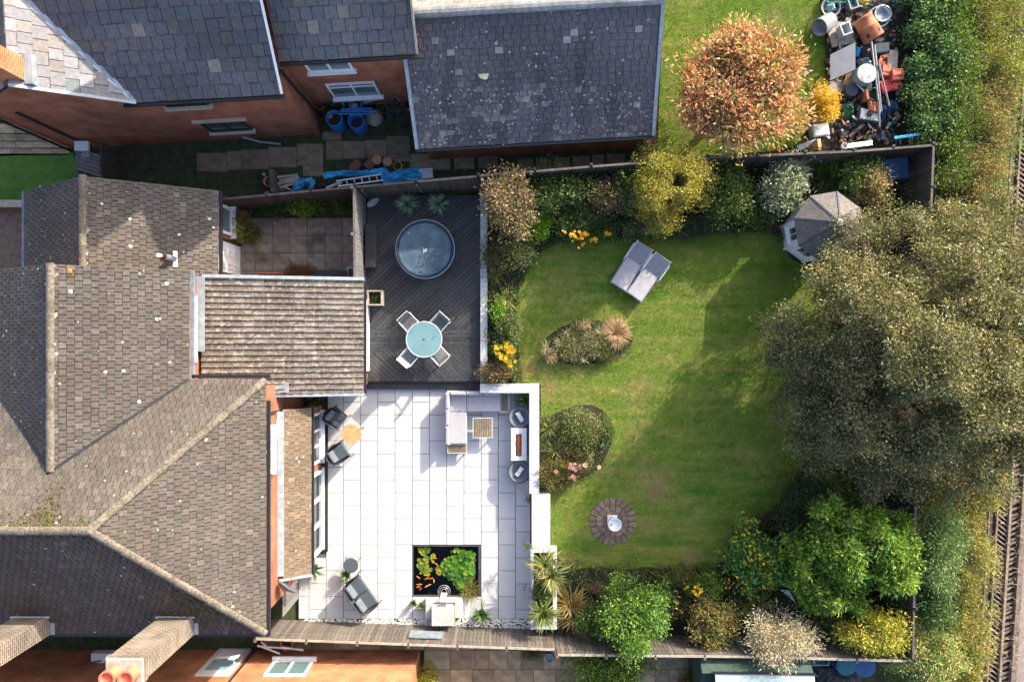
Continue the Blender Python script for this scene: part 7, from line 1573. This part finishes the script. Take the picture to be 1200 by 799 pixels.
# --- paved yard shrubs
bush('shrub', 'dark green low shrub at the yard fence, left of the bright one', 'shrub', 322, 246, .8, 17, 11, [(.04, .10, .03), (.06, .13, .04)], 2000, .09, .05, g=0, nl=9)
bush('shrub', 'fresh green leafy shrub at the yard fence', 'shrub', 359, 243, .9, 17, 11, LG, 2200, .10, .06, g=0, nl=9)
bush('shrub', 'low green patch at the yard fence next to the partition', 'shrub', 402, 243, .5, 11, 7, MG, 900, .08, .04, g=0, nl=6)
bush('shrub', 'yellow-green shrub beside the garage window', 'shrub', 277, 272, 1.0, 9, 10, LG + YG, 1100, .09, .045, g=0, nl=7, out=1.0)
bush('shrub', 'pinkish-brown shrub above the yellow-green one by the garage', 'shrub', 284, 257, 1.0, 9, 8, BR + [(.25, .15, .1)], 800, .08, .04, g=0, nl=6)
bush('shrub', 'sprawling dull green plant in the yard corner', 'shrub', 297, 273, .6, 10, 9, MG + BR, 900, .09, .035, g=0, nl=6)
bush('shrub', 'brown withered low shrub in front of the terracotta trough', 'shrub', 348, 320, .5, 17, 10, [(.13, .07, .04), (.09, .06, .03), (.17, .1, .05)], 1600, .07, .03, g=0, nl=9)
# --- bottom border
fern('flax_plant', 'large bronze and yellow-green flax at the end of the white planter', 'flax', 668, 706, 1.15, 90, [(.26, .20, .07), (.18, .18, .05), (.30, .26, .1), (.22, .12, .05)], .06, ((0, 0), (.1, -.4)))
bush('grass_tuft', 'small brown dome-shaped tuft between flax and big green bush', 'plant', 701, 689, .5, 7, 8, [(.16, .12, .08), (.22, .17, .12)], 700, .07, .015, nl=5, out=1.3)
bush('bush', 'big glossy mid-green bush against the bottom fence', 'shrub', 742, 714, 2.6, 41, 43, [(.085, .20, .045), (.11, .25, .045), (.16, .31, .055), (.07, .15, .035), (.21, .33, .055)], 11500, .10, .055, nl=26, frac=(.2, .33), out=1.0)
bush('shrub', 'dark green feathery shrub left of the big glossy bush', 'shrub', 694, 722, 1.2, 17, 20, DG + MG, 2600, .09, .035, nl=10)
bush('shrub', 'low mixed greenery along the lawn edge behind yellow flowers', 'shrub', 800, 678, .6, 40, 11, DG + MG + BR, 3600, .08, .035, nl=18, frac=(.12, .26))
bush('shrub', 'dark purple-brown shrub between big bush and yellow flowers', 'shrub', 791, 706, 1.0, 16, 14, [(.08, .05, .045), (.06, .05, .03), (.05, .07, .025)], 2000, .09, .045, nl=9)
bush('shrub', 'fresh green clump just right of the scattered yellow flowers', 'shrub', 832, 682, .8, 14, 12, MG + LG, 1700, .10, .04, nl=8)
bush('shrub', 'bronze-green bush by the bottom fence beside the grey spiky shrub', 'shrub', 834, 729, 1.8, 30, 28, [(.17, .2, .055), (.22, .18, .08), (.13, .19, .045), (.28, .21, .11)], 5800, .09, .045, nl=18, frac=(.2, .34))
bush('shrub', 'dark round-leaved shrub spotted with yellow leaves, beside the lawn', 'shrub', 880, 655, 1.5, 36, 30, [(.07, .19, .05), (.10, .24, .06), (.085, .2, .05), (.05, .14, .04), (.10, .24, .055), (.5, .42, .03)], 5600, .13, .10, nl=20, frac=(.2, .33), out=.8)
bush('shrub', 'small wine-red plant at the foot of the yellow-spotted shrub', 'shrub', 858, 684, .6, 14, 6, [(.12, .045, .05), (.09, .05, .04), (.07, .08, .03)], 900, .07, .035, nl=6)
bush('spiky_shrub', 'cream-grey spiky bush overhanging the bottom fence', 'shrub', 907, 740, 2.7, 36, 31, [(.52, .44, .30), (.60, .52, .38), (.40, .34, .2), (.46, .41, .26)], 8500, .11, .025, nl=22, frac=(.22, .34), out=1.6, rand=.5, up=.4, shell=.35, m='dryleaf')
fern('montbretia', 'dark green arching strap leaves between cream bush and laurel', 'plant', 952, 722, 1.3, 130, [(.05, .10, .025), (.08, .14, .03), (.12, .16, .05), (.04, .08, .02)], .04, ((0, 0), (.3, .6), (.6, -.2), (-.2, .9)))
fern('montbretia', 'few yellow strap leaves between yellow-spotted shrub and cream bush', 'plant', 872, 708, 1.1, 40, [(.20, .24, .06), (.12, .18, .04)], .04, ((0, 0), (.6, .1)))
def laurel():
    root = None; specs = [(985, 620, 2.7, 44, 36, 1.2), (1010, 660, 3.0, 55, 46, 1.3), (960, 655, 2.3, 40, 40, 1.1), (1040, 640, 2.6, 36, 42, 1.2), (1005, 605, 2.4, 40, 30, 1.0), (985, 690, 2.1, 32, 24, .9), (1045, 665, 3.0, 30, 24, 1.0), (940, 640, 2.4, 24, 28, 1.0), (955, 690, 2.3, 26, 24, .9), (935, 668, 2.2, 20, 22, .9), (975, 598, 2.7, 26, 18, .9)]
    c = P(1000, 652, 2.2); root = thing('laurel_bush', 'huge bright green large-leaved laurel below the birch', 'shrub', (c.x, c.y, TG)); lb = []
    for (px, py, z, rx, ry, rz) in specs: k = (H - z) / H / 30; lb += auto_lobes(P(px, py, z - rz * .5), rx * k * 1.05, ry * k * 1.05, rz, 11, (.16, .3), .9)
    pal = [(.09, .22, .04), (.13, .29, .045), (.18, .35, .05), (.07, .16, .04), (.28, .43, .07), (.22, .37, .055)]
    pts, dirs, cols = crown(lb, 23000, 7, .09, pal, .3, 1.1, .4, .3, .2, .6); V, F, cc = leaf_quads(pts, dirs, .17, .06, cols, .3); fast_mesh('foliage', V, F, cc, M['leaf'], root); trunk(root, (c.x, c.y, TG), lb, .12, 'trunk', 16)
laurel()
bush('bush', 'yellow-gold leaved bush in the bottom corner against the fence', 'shrub', 1022, 738, 2.5, 36, 30, [(.44, .42, .06), (.32, .36, .06), (.2, .28, .06), (.55, .46, .08), (.14, .22, .06)], 7500, .10, .045, nl=20, frac=(.2, .33), out=1.0)
bush('shrub', 'dark blue-green shrub between laurel, fence edge and gold-leaved bush', 'shrub', 1050, 702, 1.6, 16, 24, [(.04, .10, .05), (.06, .13, .07)], 1800, .09, .05, nl=9)
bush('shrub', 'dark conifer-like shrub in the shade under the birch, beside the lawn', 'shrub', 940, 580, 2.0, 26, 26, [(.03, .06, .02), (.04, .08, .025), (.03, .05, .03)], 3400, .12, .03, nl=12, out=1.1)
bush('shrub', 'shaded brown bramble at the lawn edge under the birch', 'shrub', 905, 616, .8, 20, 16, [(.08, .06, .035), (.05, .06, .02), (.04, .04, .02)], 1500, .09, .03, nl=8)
bush('conifer', 'soft green feathery conifer outside the right fence, below the birch', 'shrub', 1092, 632, 2.9, 27, 48, [(.11, .21, .08), (.15, .25, .10), (.08, .15, .055), (.19, .29, .13)], 9500, .13, .03, nl=24, frac=(.2, .32), out=1.2, rand=.5, m='leaf')
bush('shrub', 'darker green shrub outside the fence under the feathery conifer', 'shrub', 1088, 700, 1.8, 24, 30, [(.04, .10, .035), (.06, .13, .05), (.08, .15, .05)], 4200, .10, .05, nl=14)
bush('shrub', 'pale variegated green shrub in the bottom right corner outside the fence', 'shrub', 1082, 765, 2.0, 45, 38, [(.17, .31, .09), (.27, .38, .14), (.40, .44, .2), (.12, .21, .06), (.42, .33, .17)], 9500, .09, .05, nl=24, frac=(.2, .32))
for i in range(2): t = thing('timber_offcut', ('upper', 'lower')[i] + ' rough brown timber end jutting from the laurel near the fence', 'timber', P(1045 + 3 * i, 603 + 14 * i, TG)); MB().rbox(P(1050 + 2 * i, 602 + 15 * i, 2.2), (.55, .2, .16), rz=-.1 - .2 * i, r=.02).build('timber', M['bark'], t)
t = thing('letter_plate', 'small white triangular plate with dark markings in the dark leaves', 'plate', P(924, 698, 1.0)); a = [P(914, 691, 1.2), P(925, 692, 1.2), P(932, 706, 1.2)]; MB().slab(a, .02).build('plate', M['plast_w'], t)
for i, (u, v) in enumerate(((919, 693.5), (922, 696), (925, 699))): MB().box(P(u, v, 1.225), (.09, .03, .012), rz=.9 - .6 * (i % 2)).build('marking', M['black'], t)
# --- outside the bottom fence
bush('bush', 'leafy light green bush behind the bottom fence, cut by the picture edge', 'shrub', 708, 786, 1.5, 56, 26, LG + MG + [(.35, .36, .12)], 6500, .11, .055, g=0, nl=22, frac=(.16, .3), out=1.0)
bush('bush', 'small yellow-green bush at the end of the orange brick wall', 'shrub', 501, 792, 1.2, 11, 15, [(.22, .25, .03), (.14, .2, .03), (.3, .3, .05)], 1700, .07, .035, g=0, nl=8)
bush('bush', 'small brown-orange plant beside the green shed', 'shrub', 808, 796, .9, 12, 9, [(.25, .13, .04), (.18, .13, .05), (.12, .12, .04)], 900, .08, .03, g=0, nl=6)
bush('weeds', 'low weeds under the bottom fence beside the stone urn', 'plant', 622, 766, .4, 16, 4, MG + BR, 700, .07, .03, g=0, nl=8, frac=(.1, .25))
# --- ivy hedge and scrub on the right
def strip(name, label, cat, centers, pal, n, L, W, z, r, rz, m='leaf', kind=None, out=.7, per=9, group=None):
    lb = []
    for i in range(len(centers) - 1):
        (a, b, w0), (c, d, w1) = centers[i], centers[i + 1]; l = math.hypot(c - a, d - b); k_ = max(2, int(l / 11))
        for s in range(k_):
            f = (s + rnd.random()) / k_; w_ = w0 + (w1 - w0) * f
            for e in range(max(2, int(w_ / 9))):
                q = P(a + (c - a) * f + rnd.uniform(-1, 1) * w_ * .85, b + (d - b) * f + rnd.uniform(-4, 4), z); rr = r * rnd.uniform(.7, 1.25); lb.append((q.x, q.y, q.z + rnd.uniform(-.3, .25) * rz, rr, rr, rz * rnd.uniform(.6, 1.0)))
    cx, cy = sum(l[0] for l in lb) / len(lb), sum(l[1] for l in lb) / len(lb); t = thing(name, label, cat, (cx, cy, TG), group)
    pts, dirs, cols = crown(lb, n, per, L * 1.3, pal, .3, out, .25, .35, strayp=.02 if cat == 'hedge' else .13); pts[:, 2] = np.maximum(pts[:, 2], TG + .02); V, F, cc = leaf_quads(pts, dirs, L, W, cols); fast_mesh('foliage', V, F, cc, M[m], t)
    mb = MB()
    for l in lb[::4]: mb.tube([(l[0], l[1], TG - .05), (l[0] + rnd.uniform(-.2, .2), l[1] + rnd.uniform(-.2, .2), l[2])], [.03, .012], 5, cap=False)
    mb.build('stems', M['bark'], t)
    if kind: t['kind'] = kind
    return t
strip('ivy_hedge', 'tall dark ivy hedge between scrap heap and railway scrub', 'hedge', [(1084, -30, 30), (1087, 60, 31), (1092, 120, 32), (1095, 158, 28)], [(.055, .15, .05), (.085, .20, .065), (.12, .25, .09), (.045, .11, .04), (.20, .31, .13)], 23000, .09, .075, .95, .38, .6)
def scrub(label, centers, pal, n, z=.9, L=.11, W=.03, r=.42, rz=.5, m='leaf', out=.9): return strip('scrub', label, 'scrub', centers, pal, n, L, W, z, r, rz, m, None, out, group='scrub along the track')
scrub('green scrub just beyond the ivy hedge strip, upper right', [(1122, -30, 16), (1126, 60, 16), (1124, 140, 18), (1112, 215, 20)], LG + MG + [(.18, .24, .09), (.15, .12, .07)], 13000, 1.1)
scrub('yellow-green bright scrub nearest the top right edge', [(1166, -30, 32), (1168, 50, 32), (1172, 100, 26)], [(.30, .38, .08), (.22, .32, .06), (.40, .42, .12), (.22, .16, .09), (.14, .22, .06)], 12000)
scrub('golden-brown dry scrub above the birch near the track', [(1162, 100, 24), (1160, 160, 26), (1158, 225, 28)], [(.38, .31, .12), (.30, .29, .10), (.44, .30, .13), (.2, .23, .07)], 11500, m='dryleaf')
scrub('golden-orange scrub strip along the track, below the birch', [(1158, 530, 14), (1146, 600, 16), (1142, 660, 19), (1136, 720, 20), (1132, 830, 20)], [(.38, .33, .10), (.27, .33, .09), (.42, .30, .09), (.2, .29, .07), (.34, .37, .13), (.15, .24, .06)], 15000, m='leaf', r=.36)
scrub('green-gold undergrowth between feathery conifer and golden strip', [(1112, 720, 16), (1116, 760, 16), (1114, 830, 20)], [(.14, .18, .05), (.2, .22, .06), (.09, .14, .04)], 4500, .8)
# distant ground cover so that the world goes on beyond the picture
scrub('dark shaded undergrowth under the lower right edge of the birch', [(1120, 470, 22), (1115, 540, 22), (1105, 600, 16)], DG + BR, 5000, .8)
scrub('tangled undergrowth on the track side of the birch, mostly under its crown', [(1165, 235, 22), (1168, 330, 22), (1162, 440, 22), (1155, 530, 16)], MG + BR, 8000, .8)
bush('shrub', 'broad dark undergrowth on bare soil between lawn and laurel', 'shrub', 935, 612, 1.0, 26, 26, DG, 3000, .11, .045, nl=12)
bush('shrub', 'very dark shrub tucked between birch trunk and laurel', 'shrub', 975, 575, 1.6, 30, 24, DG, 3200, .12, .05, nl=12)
def cover(label, px_poly, n, pal, L=.09, W=.035, hmax=.35, g=TG):
    poly = pxpoly(px_poly, TG); q = scatter_in(poly, n // 6); f = .5 + .5 * np.sin(q[:, 0] * 2.7 + 2 * np.sin(q[:, 1] * 1.9)) * np.sin(q[:, 1] * 3.1 + q[:, 0]); keep = rng.random(len(q)) < .45 + .6 * f; q = q[keep]; f = f[keep]
    pal = np.array(pal); ci = pal[np.clip(((f + rng.normal(0, .25, len(q))) * len(pal)).astype(int), 0, len(pal) - 1)]; i = np.repeat(np.arange(len(q)), 6)
    pts = np.concatenate([q[i] + rng.normal(size=(len(i), 2)) * .07, (g + .03 + f[i] * rng.random(len(i)) * hmax)[:, None]], 1); d = rng.normal(size=(len(i), 3)); d[:, 2] = np.abs(d[:, 2]) * .7 + .2
    V, F, cc = leaf_quads(pts, d, L, W, ci[i] * rng.uniform(.7, 1.3, (len(i), 1)), .3); tag(stuff(fast_mesh('ground_cover', V, F, cc, M['leaf'])), label, 'ground cover')
CV = DG + MG + [(.14, .15, .06), (.10, .08, .045)]
cover('mixed low ground cover under the shrubs of the upper border', [(566, 205), (640, 200), (740, 195), (830, 190), (1000, 185), (1060, 180), (1060, 230), (960, 235), (915, 290), (895, 276), (850, 279), (760, 284), (690, 288), (650, 292), (632, 304), (616, 322), (606, 350), (604, 395), (612, 448), (566, 448)], 34000, CV, hmax=.45)
cover('mixed low ground cover under the shrubs of the bottom border', [(656, 655), (700, 660), (756, 660), (842, 660), (850, 640), (900, 602), (930, 560), (1000, 520), (1060, 540), (1064, 735), (655, 730)], 34000, CV, hmax=.4)
cover('tangle of low plants over the rounded bed', [(634, 488), (660, 480), (692, 473), (716, 490), (722, 506), (708, 544), (674, 568), (634, 576)], 6500, MIXL + MG, .08, .022, .4)
cover('tangle of low plants over the oval island bed', ell(688, 402, 54, 27, 24, -.1), 5200, MIXL + DG, .07, .022, .25)
cover('low green weeds covering the ground beyond the right fence', [(1068, 560), (1150, 540), (1140, 810), (1040, 810), (1040, 772), (1068, 748)], 16000, MG + [(.2, .24, .08), (.3, .28, .1)], hmax=.5)
cover('low green weeds and grasses covering the ground between hedge and track', [(1108, -40), (1215, -40), (1215, 110), (1180, 200), (1180, 330), (1090, 330), (1098, 170)], 26000, MG + LG + [(.25, .3, .1)], .12, .028, .5)
# dead stalks lying on the track
tk = MB()
for i in range(150):
    y = rnd.uniform(-13.5, -5.0); x = trk(rnd.uniform(-.1, 1.5), y); a = rnd.uniform(0, PI); l = rnd.uniform(.1, .4); tk.tube([(x, y, TG + .18), (x + math.cos(a) * l * .5, y + math.sin(a) * l * .5, TG + .24), (x + math.cos(a + .5) * l, y + math.sin(a + .5) * l, TG + .17)], [.008, .01, .004], 4, cap=False)
tag(stuff(tk.build('dead_stalks', mat('dry_stalk', (.42, .32, .22), .9, .2, 10))), 'pale dead stalks scattered over the track', 'stalks')
# fallen leaves on lawns
def litter(label, poly, n, pal, z, s=.05):
    q = scatter_in(poly, n); pts = np.concatenate([q, np.full((n, 1), z)], 1); d = rng.normal(size=(n, 3)); d[:, 2] = np.abs(d[:, 2]) * .3
    pal = np.array(pal); V, F, cc = leaf_quads(pts, d, s, s * .6, pal[rng.integers(0, len(pal), n)], .2); tag(stuff(fast_mesh('fallen_leaves', V, F, cc, M['dryleaf'])), label, 'leaves')
litter('fallen pale leaves scattered on the lawn', LAWN, 420, [(.4, .33, .16), (.3, .2, .08), (.5, .45, .3)], TG + .03)
litter('fallen pale leaves scattered on the neighbouring lawn', NL, 380, [(.45, .33, .16), (.4, .2, .08), (.5, .45, .3)], TG + .04)
litter('fallen leaves and twigs on the mossy side yard', [(-12, 5.3), (-1.3, 6.0), (-1.3, 8.0), (-12, 7.2)], 350, [(.2, .14, .08), (.3, .22, .12), (.1, .1, .04)], .04)
